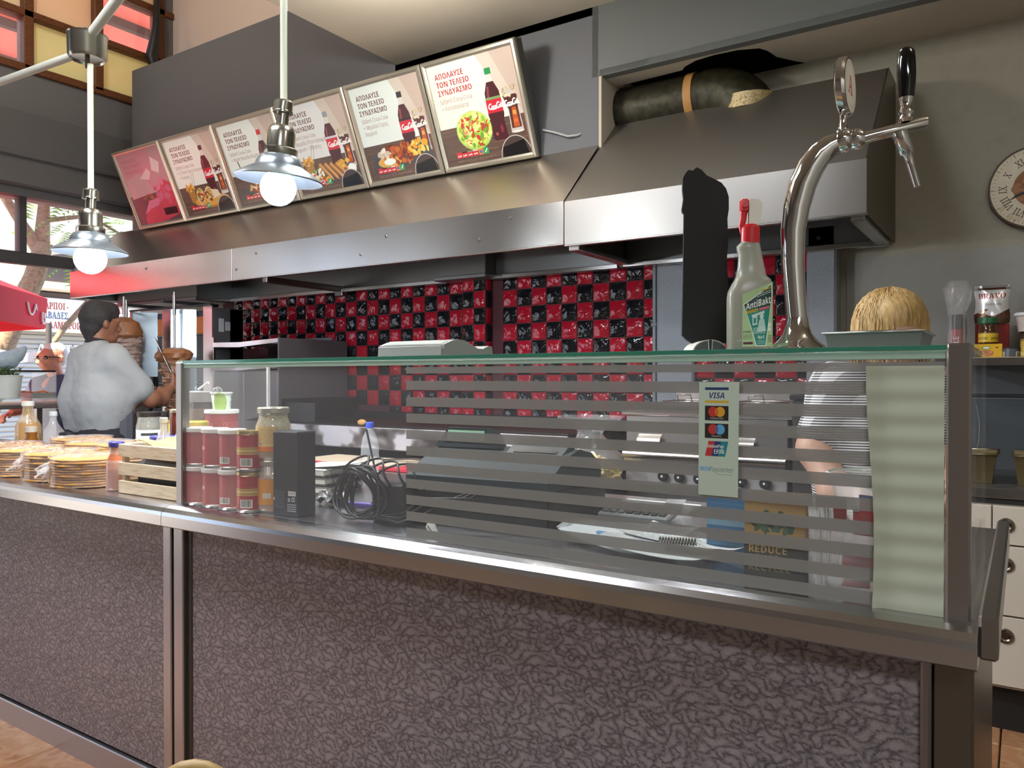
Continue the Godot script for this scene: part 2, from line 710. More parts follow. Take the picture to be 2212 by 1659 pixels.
func ceiling_panel(p: Vector3, w: float, d: float, e: float, label: String) -> void:
	var t := thing("ceiling_light", label, "ceiling light", p)
	part(t, "frame", G.new().bx(-w / 2 - 0.02, w / 2 + 0.02, -0.012, 0.015, -d / 2 - 0.02, d / 2 + 0.02), M("#d8d8d4", 0.5))
	part(t, "diffuser", G.new().bx(-w / 2, w / 2, -0.016, -0.011, -d / 2, d / 2, 0.0), M("#ffffff", 0.6, 0.0, {"em": "#eef4ff", "ee": 1.6}))
	var l := AreaLight3D.new()
	l.name = "panel_light"
	l.area_size = Vector2(w, d)
	l.light_color = Color(0.95, 0.97, 1.0)
	l.light_energy = e
	if "area_range" in l:
		l.area_range = 12.0
	l.shadow_enabled = true
	t.add_child(l)
	l.position = Vector3(0, -0.03, 0)
	l.rotation.x = -PI / 2


func dome_lamp(p: Vector3, e: float, c: Color, label: String) -> void:
	var t := thing("dome_lamp", label, "ceiling light", p)
	part(t, "base", G.new().cyl(0.13, -0.03, 0.0, 28, 0.004), M("#d8d8d4", 0.5))
	part(t, "glass_bulb", G.new().lathe([Vector2(0, -0.14), Vector2(0.06, -0.13), Vector2(0.10, -0.09), Vector2(0.12, -0.03)], 28), M("#ffffff", 0.4, 0.0, {"em": "#fff4e4", "ee": 5.0}))
	var l := OmniLight3D.new()
	l.name = "dome_light"
	l.light_color = c
	l.light_energy = e
	l.light_size = 0.08
	l.omni_range = 14.0
	l.omni_attenuation = 2.0
	l.shadow_enabled = true
	t.add_child(l)
	l.position = Vector3(0, -0.25, 0)


func setting() -> void:
	var wallpaint := N("wall", 0.02, ["#a09b90", "#a6a196", "#a39e93", "#9c978c"], [0.0, 0.4, 0.7, 1.0])
	var ceil_m := M("#b4aa98", 0.8)
	var dark := M("#5c5c5b", 0.7)
	var darker := M("#454544", 0.7)
	# floor: plain screed with big tiles laid where the photograph shows them
	var fl := struct("floor", G.new().bx(-6.4, 2.8, -0.3, -0.012, -4.1, 3.4, 0.0), M("#6e5c4c", 0.8), "tiled floor of the grill house")
	var tilem := []
	for i in 3:
		tilem.append(M(["#c9a88c", "#bf9c80", "#d0b096"][i], 0.3, 0.0, {"tex": N("floort", 0.012, ["#b07f58", "#e8d6c0", "#d8b898", "#f0e2cf"], [0.0, 0.4, 0.6, 1.0]), "tri": Vector3.ONE * 1.3, "world": true}))
	for ix in range(-19, 8):
		for iz in range(-12, 10):
			var c := Vector3(ix * 0.333 + 0.1, -0.004, iz * 0.333 + 0.05)
			var seen := (c.x < -1.8 and c.z > -1.5 and c.z < 0.4 and c.x > -4.6) or (c.x > -0.4 and c.x < 0.8 and c.z < -1.6 and c.z > -3.7)
			if seen:
				part(fl, "tile", G.new().box(c, Vector3(0.328, 0.016, 0.328), 0.003), tilem[(ix * 7 + iz * 5 + 140) % 3])
	# ceilings
	struct("ceiling", G.new().bx(-3.09, 2.8, 3.09, 3.35, -4.1, 3.4, 0.0).bx(-6.4, -3.0, 5.0, 5.25, -4.2, 3.4, 0.0).bx(-3.09, 2.8, 3.34, 5.0, 3.2, 3.4, 0.0).bx(-3.15, -3.05, 3.3, 5.05, -4.2, 3.4, 0.0), ceil_m, "beige ceiling over the counter")
	# low ceiling behind the beam with the ragged hole for the duct
	var hole := [[-1.7, 3.9], [-1.714, 3.621], [-1.547, 3.616], [-1.393, 3.608], [-1.367, 3.573], [-1.298, 3.533], [-1.206, 3.519], [-1.098, 3.525], [-1.01, 3.56], [-0.987, 3.608], [-0.97, 3.7], [-0.908, 3.80], [-0.83, 3.9]]
	var poly := PackedVector2Array([Vector2(2.8, 3.9), Vector2(2.8, 3.45), Vector2(-1.76, 3.45), Vector2(-1.76, 3.9)])
	for h in hole:
		poly.append(Vector2(h[0], h[1]))
	struct("ceiling", G.new().to(Vector3(0, 2.742, 0), 0, -PI / 2).prism(poly, 0.03), ceil_m, "low ceiling strip with a ragged sooty hole round the duct")
	struct("trim_1", G.new().bx(-1.8, 2.8, 2.74, 3.12, -3.5, -3.45, 0.0), M("#5f615d", 0.7), "grey painted beam above the right hood")
	struct("trim_2", G.new().bx(-1.765, -1.75, 2.36, 2.76, -3.9, -3.451, 0.0), ceil_m, "beige cheek at the right end of the soffit")
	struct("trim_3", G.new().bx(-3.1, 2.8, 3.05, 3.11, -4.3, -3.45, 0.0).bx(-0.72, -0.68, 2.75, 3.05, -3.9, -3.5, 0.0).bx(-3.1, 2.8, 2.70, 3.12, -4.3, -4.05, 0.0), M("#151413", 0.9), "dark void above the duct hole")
	# soffit that carries the menu boxes
	var sof := G.new().bx(-5.836, -1.765, 2.40, 3.652, -3.86, -3.45, 0.002)
	struct("wall_soffit", sof, M("#606062", 0.8), "dark grey soffit wall behind the menu boxes")
	var cb := G.new().tube([Vector3(-2.08, 2.53, -3.44), Vector3(-2.0, 2.5, -3.435), Vector3(-1.93, 2.47, -3.435), Vector3(-1.88, 2.468, -3.44), Vector3(-1.862, 2.475, -3.45)], 0.006)
	single("cable", "thin grey cable entering the dark wall right of the last menu box", "cable", cb, M("#9a9a98", 0.5))
	# walls
	var wb := struct("wall_back", G.new().bx(-6.4, 2.8, -0.02, 2.745, -4.1, -3.85, 0.0).bx(-6.4, -3.05, 2.74, 5.1, -4.25, -4.05, 0.0), M("#e8e6dc", 0.75, 0.0, {"tex": wallpaint, "tri": Vector3.ONE * 0.8}), "painted back wall of the kitchen with red and black tiles")
	struct("trim_4", G.new().bx(-6.3, -3.05, 2.74, 2.9, -4.06, -3.84, 0.0), dark, "ledge at the top of the kitchen wall")
	struct("wall_peach", G.new().bx(-6.3, -3.06, 2.9, 5.0, -4.06, -4.04, 0.0), M("#e8d4c6", 0.8), "peach painted upper wall beside the high window")
	struct("wall_right", G.new().bx(2.6, 2.8, 0, 3.2, -4.1, 3.4, 0.0), M("#b5b0a0", 0.8))
	struct("wall_rear", G.new().bx(-6.4, 2.8, 0, 3.2, 3.2, 3.4, 0.0).bx(-6.4, -3.0, 3.1, 5.1, 3.2, 3.4, 0.0), M("#6f675c", 0.85))
	struct("trim_5", G.new().bx(-0.69, 2.6, 0.86, 1.80, -3.852, -3.845, 0.0), M("#e2e6ea", 0.4, 0.0, {"tex": wallpaint, "tri": Vector3.ONE * 0.5}), "glossy paler grey dado on the back wall")
	# glossy boxed pipes and the pipe beside the tiles
	var gloss := M("#8d9398", 0.3, 0.0, {"bump": N("orange", 0.06, ["#000000", "#ffffff"], [0.3, 0.7]), "bs": 0.15, "tri": Vector3.ONE * 4.0})
	struct("trim_6", G.new().bx(-1.595, -1.395, 0, 1.9, -3.86, -3.77, 0.01), gloss, "glossy grey boxed pipe right of the tiled wall")
	struct("trim_7", G.new().bx(-0.845, -0.715, 0, 1.95, -3.86, -3.74, 0.01), gloss, "glossy grey pillar below the right hood")
	var pp := thing("pipe", "thin grey pipe running down between tiles and boxed pipe", "pipe", Vector3(-1.612, 0.9, -3.79))
	part(pp, "tube", G.new().cyl(0.011, 0, 0.96, 12), M("#7e8488", 0.4))
	part(pp, "clip", G.new().bx(-0.016, 0.016, 0.62, 0.64, -0.012, 0.014), M("#66696c", 0.5))
	# tiles, each its own bumpy pillow
	var grout := struct("trim_8", G.new().bx(-5.2, -1.607, 0.7, 1.95, -3.852, -3.806, 0.0).bx(-1.395, -0.845, 0.7, 1.95, -3.852, -3.806, 0.0), M("#4a2228", 0.8), "dark joints of the red and black tile wall")
	var waves := N("glaze", 0.012, ["#000000", "#ffffff"], [0.2, 0.8], 512, 2)
	var tm := [M("#18181b", 0.07, 0.0, {"bump": waves, "bs": 0.26, "tri": Vector3.ONE * 2.6, "world": true}), M("#a0182a", 0.09, 0.0, {"bump": waves, "bs": 0.26, "tri": Vector3.ONE * 2.6, "world": true})]
	var pillows := []
	for k in 6:
		pillows.append(pillow(0.0945, 0.0945, k))
	var P := 0.0995
	for i in range(0, 34):
		for j in range(-2, 8):
			var x0 := -1.680 - P * (i + 1)
			var y0 := 1.569 - P * j
			if (x0 < -4.2 and y0 < 1.42) or (x0 < -3.95 and y0 < 1.14) or (x0 < -3.5 and y0 < 1.04) or (x0 + P > -2.85 and x0 < -2.665):
				continue
			var par := (i + j + 40 + (1 if x0 < -2.7 else 0)) % 2
			var o := part(grout, "tile", pillows[(i * 5 + j * 3 + 30) % 6], tm[par])
			o.position = Vector3(x0 + P / 2, y0 + P / 2, -3.807)
	var thinp := pillow(0.07, 0.0945, 9)
	for j in range(-2, 8):
		var o := part(grout, "tile", thinp, tm[(j + 41) % 2])
		o.position = Vector3(-1.680 + 0.0375, 1.569 - P * j + P / 2, -3.807)
		for i in 6:
			if j < 5:
				o = part(grout, "tile", pillows[(i + j + 8) % 6], tm[(i + j + 41) % 2])
				o.position = Vector3(-0.90 - P * i + P / 2, 1.569 - P * j + P / 2 - 0.02, -3.807)
	var cut := pillow(0.035, 0.0945, 12)
	# tiled column
	var col := struct("wall_column", G.new().bx(-2.825, -2.657, 0.7, 2.0, -3.86, -3.742, 0.0), M("#4a2228", 0.8), "narrow tiled column in the middle of the tile wall")
	var nar := pillow(0.079, 0.0945, 14)
	var sidep := pillow(0.055, 0.0945, 15)
	for j in range(-2, 7):
		var yy := 1.569 - P * j + P / 2
		for i in 2:
			var o := part(col, "tile", nar, tm[(i + j + 40) % 2])
			o.position = Vector3(-2.700 - i * 0.083, yy, -3.743)
		var s := part(col, "tile", sidep, tm[(j + 41) % 2])
		s.position = Vector3(-2.658, yy, -3.776)
		s.rotation.y = PI / 2
		var q := part(grout, "tile", cut, tm[(j + 40) % 2])
		q.position = Vector3(-2.848, yy, -3.807)
	facade()


# a glazed tile of about w by h: uneven front, sloping rim
func pillow(w: float, h: float, sd: int) -> ArrayMesh:
	var r := RandomNumberGenerator.new()
	r.seed = sd
	var n := 4
	var g := G.new()
	var z := []
	for i in n + 1:
		var row := []
		for j in n + 1:
			var e := i == 0 or j == 0 or i == n or j == n
			row.append(0.004 if e else 0.0085 + r.randf_range(-0.0012, 0.0012))
		z.append(row)
	var P := func(i: int, j: int) -> Vector3:
		var q := [0.0, 0.1, 0.5, 0.9, 1.0]
		return Vector3((q[i] - 0.5) * w, (q[j] - 0.5) * h, z[i][j])
	for i in n:
		for j in n:
			var a: Vector3 = P.call(i, j)
			var b: Vector3 = P.call(i + 1, j)
			var c: Vector3 = P.call(i + 1, j + 1)
			var d: Vector3 = P.call(i, j + 1)
			g.quad(a, b, c, d, 1)
	for s in [[0, 0, 1, 0], [n, 0, 0, 1]]:
		pass
	var hw := w / 2
	var hh := h / 2
	g.quad(Vector3(-hw, -hh, 0), Vector3(hw, -hh, 0), Vector3(hw, -hh, 0.004), Vector3(-hw, -hh, 0.004))
	g.quad(Vector3(hw, hh, 0), Vector3(-hw, hh, 0), Vector3(-hw, hh, 0.004), Vector3(hw, hh, 0.004))
	g.quad(Vector3(-hw, hh, 0), Vector3(-hw, -hh, 0), Vector3(-hw, -hh, 0.004), Vector3(-hw, hh, 0.004))
	g.quad(Vector3(hw, -hh, 0), Vector3(hw, hh, 0), Vector3(hw, hh, 0.004), Vector3(hw, -hh, 0.004))
	return g.mesh()


func facade() -> void:
	var dark := M("#6a6a6a", 0.7)
	var X := -6.2
	var w := struct("wall_left", G.new().bx(X - 0.2, X, 2.60, 3.53, -4.1, 3.3, 0.003).bx(X - 0.2, X, 0, 5.1, 2.2, 3.3, 0.0).bx(X - 0.2, X, 0, 5.1, -4.3, -3.95, 0.0).bx(X - 0.2, X, 4.95, 5.1, -4.1, 3.3, 0.0), dark, "dark grey street front above the opening")
	part(w, "shutter_box", G.new().bx(X, X + 0.09, 2.66, 3.20, -4.0, 2.2, 0.012), M("#5c5c5c", 0.6))
	part(w, "shutter_rail", G.new().bx(X, X + 0.11, 2.86, 2.90, -4.0, 2.2, 0.008), M("#5c5c5e", 0.5))
	# transom light over the opening
	var fr := M("#3a3a3c", 0.6)
	var t := struct("window_1", G.new().bx(X - 0.1, X - 0.02, 2.10, 2.19, -3.95, 2.2, 0.004).bx(X - 0.1, X - 0.02, 2.60, 2.63, -3.95, 2.2, 0.0), fr, "transom window over the street opening")
	for z in [-3.93, -2.83, -1.73, -0.63, 0.47, 1.57]:
		part(t, "mullion", G.new().bx(X - 0.1, X - 0.02, 2.18, 2.61, z - 0.025, z + 0.025, 0.003), fr)
		part(t, "pane", G.new().bx(X - 0.064, X - 0.058, 2.18, 2.61, z + 0.02, z + 1.08, 0.0), M("#ffffff", 0.03, 0.0, {"a": 0.06}))
	# high wooden window with tinted panes
	var wood := M("#9a7350", 0.55, 0.0, {"tex": N("oldwood", 0.02, ["#7a5a3c", "#b08a62", "#c8a47c"], [0.0, 0.5, 1.0]), "tri": Vector3(2, 8, 2)})
	var hw := struct("window_2", G.new().bx(X - 0.1, X + 0.02, 3.52, 3.58, -4.05, 2.2, 0.006).bx(X - 0.1, X + 0.02, 3.93, 3.985, -4.05, 2.2, 0.006).bx(X - 0.1, X + 0.02, 4.36, 4.415, -4.05, 2.2, 0.006).bx(X - 0.1, X + 0.02, 4.80, 4.96, -4.05, 2.2, 0.006), wood, "high wooden window with tinted panes above the street front")
	var zs := [-3.92, -3.385, -2.86, -2.33, -1.8, -1.27, -0.74, -0.2, 0.33, 0.86, 1.4]
	var frost := M("#e6cfae", 0.5, 0.0, {"a": 0.88, "back": "#ecdcb4"})
	var frost2 := M("#dcd8a4", 0.5, 0.0, {"a": 0.84, "back": "#e4e8ac"})
	for k in zs.size():
		part(hw, "mullion", G.new().bx(X - 0.1, X + 0.02, 3.55, 4.85, zs[k] - 0.035, zs[k] + 0.035, 0.006), wood)
		for r in 3:
			var z1: float = zs[k] + 0.53
			var y0: float = [3.58, 3.985, 4.415][r]
			var y1: float = [3.93, 4.36, 4.80][r]
			var m := frost2 if r == 0 else frost
			if (k == 0 and r == 1) or (k == 2 and r == 0) or (k == 3 and r == 0):
				m = M("#ffffff", 0.03, 0.0, {"a": 0.08})
			part(hw, "pane", G.new().bx(X - 0.05, X - 0.044, y0, y1, zs[k] + 0.03, z1 - 0.03, 0.0), m)
			part(hw, "glazing_bead", G.new().bx(X - 0.044, X - 0.02, y0, y0 + 0.015, zs[k] + 0.035, z1 - 0.035, 0.002).bx(X - 0.044, X - 0.02, y0, y1, z1 - 0.05, z1 - 0.035, 0.002), M("#c9b49a", 0.5))
	var cab := G.new().tube([Vector3(-6.15, 4.5, -3.86), Vector3(-6.13, 4.2, -3.84), Vector3(-6.14, 3.95, -3.80), Vector3(-6.12, 3.8, -3.84), Vector3(-6.1, 3.68, -3.9), Vector3(-6.1, 3.6, -4.0)], [0.02, 0.035, 0.05, 0.03, 0.03, 0.03]).tube([Vector3(-6.13, 3.84, -3.82), Vector3(-6.08, 3.82, -3.9), Vector3(-6.06, 3.75, -3.96), Vector3(-6.07, 3.62, -4.0)], 0.018)
	single("cable_bundle", "black cable bundle hanging in the corner of the high wooden window", "cable", cab, M("#1d1c1c", 0.5))


func steel(tone := "#c2c0bd", rough := 0.3, an := -0.6) -> StandardMaterial3D:
	return M(tone, rough, 1.0, {"an": an})


func laminate() -> StandardMaterial3D:
	return M("#ffffff", 0.42, 0.0, {"tex": N("lam", 0.011, ["#a69d9f", "#978e90", "#80777a", "#615a5c", "#3b3638"], [0.0, 0.4, 0.62, 0.8, 1.0], 1024, 5, 55.0, true), "tri": Vector3(3.0, 4.4, 3.0), "world": true})


func rim(x0: float, x1: float) -> G:
	# worktop with a rolled front edge, swept along x
	var pr := PackedVector2Array()
	for q in [[-2.2, 0.862], [-2.2, 0.888], [-1.325, 0.889], [-1.318, 0.893], [-1.30, 0.892], [-1.285, 0.886], [-1.276, 0.876], [-1.273, 0.866], [-1.273, 0.838], [-1.279, 0.834], [-1.33, 0.834], [-1.33, 0.862]]:
		pr.append(Vector2(-q[0], q[1]))
	var g := G.new()
	g.x = Transform3D(Basis(Vector3(0, 0, -1), Vector3(0, 1, 0), Vector3(1, 0, 0)), Vector3(x0, 0, 0))
	g.prism(pr, x1 - x0, false)
	return g


func counter_and_case() -> void:
	var al := M("#b9b6b8", 0.35, 1.0)
	var lam := laminate()
	var st := steel("#c4c2c2", 0.26)
	var u := thing("counter_unit", "left counter unit with marbled laminate front and steel plinth under the flatbreads", "counter", Vector3.ZERO)
	part(u, "body", G.new().bx(-5.3, -2.07, 0.08, 0.86, -2.15, -1.36, 0.0), M("#3a3836", 0.7))
	part(u, "front_panel", G.new().bx(-5.3, -2.108, 0.09, 0.85, -1.36, -1.345, 0.0), lam)
	part(u, "plinth", G.new().bx(-5.3, -2.06, 0.0, 0.082, -1.42, -1.335, 0.003), al)
	part(u, "edge_strip", G.new().bx(-2.108, -2.069, 0.082, 0.86, -1.36, -1.335, 0.003), al)
	part(u, "worktop", rim(-5.3, -2.019), st)
	var c := thing("counter_unit", "right counter unit with marbled laminate front under the glass display case", "counter", Vector3.ZERO)
	part(c, "body", G.new().bx(-2.056, -0.065, 0.08, 0.86, -2.15, -1.36, 0.0), M("#3a3836", 0.7))
	part(c, "front_panel", G.new().bx(-2.011, -0.133, 0.09, 0.85, -1.36, -1.35, 0.0), lam)
	part(c, "edge_strip", G.new().bx(-2.056, -2.011, 0.0, 0.86, -1.36, -1.335, 0.003), al)
	part(c, "edge_bead", G.new().bx(-2.011, -1.985, 0.0, 0.86, -1.36, -1.347, 0.003), M("#4b4844", 0.4, 0.8))
	part(c, "edge_strip", G.new().bx(-0.133, -0.118, 0.0, 0.86, -1.36, -1.338, 0.004), M("#9a979a", 0.3, 1.0))
	part(c, "end_panel", G.new().bx(-0.118, -0.062, 0.0, 0.86, -2.15, -1.345, 0.004), steel("#7c766e", 0.35))
	part(c, "plinth", G.new().bx(-2.0, -0.12, 0.0, 0.082, -1.42, -1.34, 0.003), al)
	part(c, "worktop", rim(-2.017, -0.055), st)
	part(c, "side_rim", G.new().bx(-0.055, -0.03, 0.845, 0.91, -2.2, -1.30, 0.004), steel("#9b9793", 0.3))
	# glass display case
	var d := thing("display_case", "glass display case with frosted stripes on the right counter", "display case", Vector3.ZERO)
	var fr := steel("#a29c98", 0.35)
	part(d, "post", G.new().bx(-2.017, -1.988, 0.889, 1.296, -1.345, -1.318, 0.003), fr)
	part(d, "post", G.new().bx(-0.098, -0.066, 0.889, 1.302, -1.345, -1.318, 0.003), fr)
	part(d, "post", G.new().bx(-2.030, -2.020, 0.889, 1.288, -1.655, -1.645, 0.002), M("#d8d8d6", 0.3))
	var clear := M("#ffffff", 0.02, 0.0, {"a": 0.04, "spec": 0.2})
	part(d, "front_pane", G.new().bx(-1.988, -0.098, 0.893, 1.286, -1.333, -1.327, 0.0), clear)
	part(d, "side_pane", G.new().bx(-2.028, -2.022, 0.893, 1.286, -1.65, -1.346, 0.0), clear)
	part(d, "side_pane", G.new().bx(-0.066, -0.060, 0.893, 1.30, -1.66, -1.33, 0.0), clear)
	part(d, "top_shelf", G.new().bx(-2.017, -0.066, 1.288, 1.300, -1.66, -1.322, 0.0015), M("#9fd8c4", 0.03, 0.0, {"a": 0.22}))
	part(d, "polished_edge", G.new().bx(-1.988, -0.098, 1.2925, 1.2997, -1.3218, -1.3205, 0.0), M("#3a7a64", 0.1))
	part(d, "silicone_joint", G.new().bx(-1.988, -0.098, 1.279, 1.2915, -1.334, -1.3245, 0.001), M("#a4c2b0", 0.4))
	var fst := M("#8f8d87", 0.5, 0.0, {"a": 0.72})
	for k in 11:
		var y1 := 1.281 - k * 0.0366
		part(d, "frosted_stripe", G.new().bx(-1.16, -0.1, y1 - 0.0204, y1 - (0.006 if k == 0 else 0.0), -1.3265, -1.326, 0.0), fst)
	# sticker with card emblems, outside on the pane
	var p := Pic.new(self, 384, 1024, "#b7c6b4")
	p.rect(60, 48, 226, 24, "#2c3d66").text("VISA", 92, 146, 52, "#2b3c6a", "b", 0, 1.0, 0.18).rect(60, 166, 226, 22, "#c8a83a")
	p.rect(60, 214, 226, 132, "#2a2826").ell(138, 268, 46, 46, "#b83a30").ell(206, 268, 46, 46, "#d09a30").ell(172, 268, 18, 34, "#c46a2e").text("mastercard", 173, 334, 18, "#c8c4ba", "", 1)
	p.rect(60, 374, 226, 132, "#2a2826").ell(138, 426, 46, 46, "#b83a30").ell(206, 426, 46, 46, "#5aa2cc").ell(172, 426, 18, 34, "#6a5c88").text("maestro", 173, 494, 18, "#c8c4ba", "", 1)
	p.poly([Vector2(96, 532), Vector2(288, 532), Vector2(258, 668), Vector2(62, 668)], "#b83a3c").poly([Vector2(156, 532), Vector2(288, 532), Vector2(258, 668), Vector2(126, 668)], "#2e3f70").poly([Vector2(218, 532), Vector2(288, 532), Vector2(258, 668), Vector2(188, 668)], "#2a7f86")
	p.text("UnionPay", 84, 592, 30, "#d8dcd4", "b", 0, 0.86, 0.15)
	for q in [[150, 606, 6, 40], [150, 606, 18, 6], [150, 622, 22, 5], [150, 640, 22, 5], [176, 606, 6, 40], [176, 606, 18, 5], [176, 622, 18, 5], [190, 606, 5, 20], [176, 634, 18, 5], [204, 606, 6, 40], [204, 606, 26, 5], [204, 624, 16, 5], [226, 606, 6, 36], [214, 616, 34, 5], [214, 632, 34, 5], [240, 606, 5, 40]]:
		p.rect(q[0], q[1], q[2], q[3], "#d8dcd4")
	p.rect(14, 768, 96, 34, "#7fa8c0").text("POS", 52, 796, 20, "#a8c4cc", "b").text("Paycenter", 108, 806, 42, "#66797a", "", 0, 0.9, 0.12).rect(176, 826, 150, 6, "#90a496")
	var sg := G.new().to(Vector3(-0.4448, 1.1455, -1.3235))
	sg.quad(Vector3(-0.0355, -0.1, 0), Vector3(0.0345, -0.1, 0), Vector3(0.0365, 0.098, 0), Vector3(-0.0345, 0.098, 0))
	sg.quad(Vector3(0.0345, -0.1, -0.0006), Vector3(-0.0355, -0.1, -0.0006), Vector3(-0.0345, 0.098, -0.0006), Vector3(0.0365, 0.098, -0.0006))
	single("payment_sticker", "pale green sticker with payment card emblems on the front glass", "sticker", sg, M("#ffffff", 0.35, 0.0, {"tex": p.tex()}))
	# sheet of paper behind the right end of the pane
	var sh := G.new().sheet(6, 96, func(a: float, b: float):
		var curl := maxf(0.0, 0.15 - a) * 0.10
		return Vector3(-0.2035 + a * 0.103 + 0.004 * sin(b * 5.0) * (1.0 - a) + 0.006 * (1.0 - b) * (1.0 - a), 0.893 + b * 0.376, -1.3232 + 0.002 * (0.5 + 0.5 * sin(b * 9.0 + a * 3.0)) + curl * curl * 30.0 + 0.0011 * sin(b * 0.376 * TAU / 0.0366)), 0.0005)
	single("paper_sheet", "large pale greenish paper sheet taped over the right end of the glass", "paper", sh, M("#b9bfaa", 0.7, 0.0, {"back": "#666a58"}))


func hoods_and_menus() -> void:
	var st := steel("#bdb9b4", 0.24, -0.75)
	var slope := steel("#b3aaa0", 0.34, -0.5)
	var inner := steel("#8f9090", 0.35, -0.4)
	var rivet := M("#8d8a86", 0.3, 1.0)
	# long left hood
	var h := thing("range_hood", "long stainless range hood under the menu boxes", "range hood")
	part(h, "front_panel", G.new().bx(-6.09, -4.148, 1.866, 2.062, -3.106, -3.1, 0.002), st)
	part(h, "front_panel", G.new().bx(-4.144, -1.764, 1.866, 2.062, -3.106, -3.1, 0.002), st)
	part(h, "edge_fold", G.new().bx(-6.09, -1.764, 1.860, 1.868, -3.125, -3.1, 0.002), st)
	var sl := G.new()
	sl.quad(Vector3(-6.09, 2.062, -3.102), Vector3(-1.764, 2.062, -3.102), Vector3(-1.764, 2.412, -3.462), Vector3(-6.09, 2.412, -3.462))
	sl.quad(Vector3(-1.764, 2.05, -3.112), Vector3(-6.09, 2.05, -3.112), Vector3(-6.09, 2.40, -3.474), Vector3(-1.764, 2.40, -3.474))
	part(h, "sloping_top", sl, slope)
	var tri := PackedVector2Array([Vector2(3.102, 1.866), Vector2(3.102, 2.062), Vector2(3.462, 2.41), Vector2(3.83, 2.41), Vector2(3.83, 1.866)])
	for q in [-6.09, -1.772]:
		var e := G.new()
		e.x = Transform3D(Basis(Vector3(0, 0, -1), Vector3(0, 1, 0), Vector3(1, 0, 0)), Vector3(q, 0, 0))
		part(h, "end_plate", e.prism(tri, 0.006), inner)
	part(h, "back_plate", G.new().bx(-6.08, -1.78, 1.835, 2.40, -3.80, -3.755, 0.002), inner)
	part(h, "grease_gutter", G.new().bx(-5.0, -2.93, 1.826, 1.852, -3.76, -3.715, 0.003).bx(-2.60, -1.79, 1.826, 1.852, -3.76, -3.715, 0.003), st)
	part(h, "column_box", G.new().bx(-2.93, -2.60, 1.85, 2.2, -3.76, -3.66, 0.003).bx(-2.96, -2.58, 1.83, 1.853, -3.76, -3.63, 0.003), inner)
	part(h, "duct_box", G.new().bx(-6.05, -5.02, 1.84, 2.2, -3.76, -3.45, 0.003).bx(-6.05, -5.0, 1.815, 1.842, -3.76, -3.43, 0.003), inner)
	part(h, "cross_bar", G.new().bx(-3.87, -3.83, 1.83, 1.868, -3.75, -3.11, 0.004).bx(-3.88, -3.81, 1.80, 1.85, -3.75, -3.71, 0.004), steel("#77746f", 0.4))
	for q in [[-5.082, 2.010], [-3.915, 2.012], [-4.105, 1.928], [-3.039, 1.927], [-2.852, 2.009], [-2.242, 1.930], [-2.057, 2.015]]:
		part(h, "rivet", G.new().to(Vector3(q[0], q[1], -3.1), 0, PI / 2).cyl(0.009, -0.001, 0.004, 12, 0.002), rivet)
	# right hood
	var r := thing("range_hood", "taller stainless range hood at the right below the duct", "range hood")
	part(r, "front_panel", G.new().bx(-1.761, -0.487, 1.858, 2.058, -3.106, -3.1, 0.002), steel("#8f8b86", 0.36, -0.6))
	part(r, "edge_fold", G.new().bx(-1.761, -0.487, 1.852, 1.86, -3.125, -3.1, 0.002), st)
	var s2 := G.new()
	s2.quad(Vector3(-1.761, 2.058, -3.102), Vector3(-0.487, 2.058, -3.102), Vector3(-0.487, 2.565, -3.635), Vector3(-1.761, 2.565, -3.635))
	s2.quad(Vector3(-0.487, 2.046, -3.112), Vector3(-1.761, 2.046, -3.112), Vector3(-1.761, 2.553, -3.647), Vector3(-0.487, 2.553, -3.647))
	part(r, "sloping_top", s2, steel("#928c84", 0.42, -0.4))
	var tr2 := PackedVector2Array([Vector2(3.102, 1.858), Vector2(3.102, 2.058), Vector2(3.635, 2.565), Vector2(3.84, 2.565), Vector2(3.84, 1.858)])
	for q in [-1.761, -0.493]:
		var e := G.new()
		e.x = Transform3D(Basis(Vector3(0, 0, -1), Vector3(0, 1, 0), Vector3(1, 0, 0)), Vector3(q, 0, 0))
		part(r, "end_plate", e.prism(tr2, 0.006), steel("#7b7366", 0.4, -0.3))
	part(r, "back_plate", G.new().bx(-1.75, -0.50, 1.835, 2.5, -3.80, -3.74, 0.002), inner)
	part(r, "grease_gutter", G.new().bx(-1.75, -0.51, 1.826, 1.85, -3.74, -3.69, 0.003).bx(-1.755, -1.70, 1.835, 1.858, -3.74, -3.13, 0.003).bx(-0.55, -0.50, 1.835, 1.858, -3.74, -3.13, 0.003), st)
	part(r, "rivet", G.new().to(Vector3(-0.79, 1.89, -3.74), 0, PI / 2).cyl(0.011, -0.001, 0.006, 12, 0.002), M("#1c1b1b", 0.4))
	# duct above it
	var d := thing("exhaust_duct", "sooty metal exhaust duct elbow rising from the right hood into the ceiling hole", "duct", Vector3(-1.09, 2.56, -3.70))
	part(d, "pipe", G.new().tube([Vector3(-0.66, 0.06, 0), Vector3(-0.21, 0.06, 0)], 0.125, 28), M("#5d5b4e", 0.5, 0.6, {"tex": N("soot", 0.02, ["#4a463c", "#8c8670", "#b4ac90"], [0.0, 0.5, 1.0]), "tri": Vector3.ONE * 2.0}))
	var el := []
	for i in 9:
		var a: float = PI / 2 * i / 8.0
		el.append(Vector3(-0.21 + sin(a) * 0.21, 0.06 - 0.0 + (cos(a) - 1.0) * 0.16, 0))
	part(d, "elbow", G.new().tube(el, 0.132, 28), M("#64624f", 0.45, 0.5, {"tex": N("soot", 0.02, ["#4a463c", "#8c8670", "#b4ac90"], [0.0, 0.5, 1.0]), "tri": Vector3.ONE * 2.0}))
	part(d, "tape", G.new().tube([Vector3(-0.29, 0.06, 0), Vector3(-0.25, 0.06, 0)], 0.129, 28), M("#a5763c", 0.6))
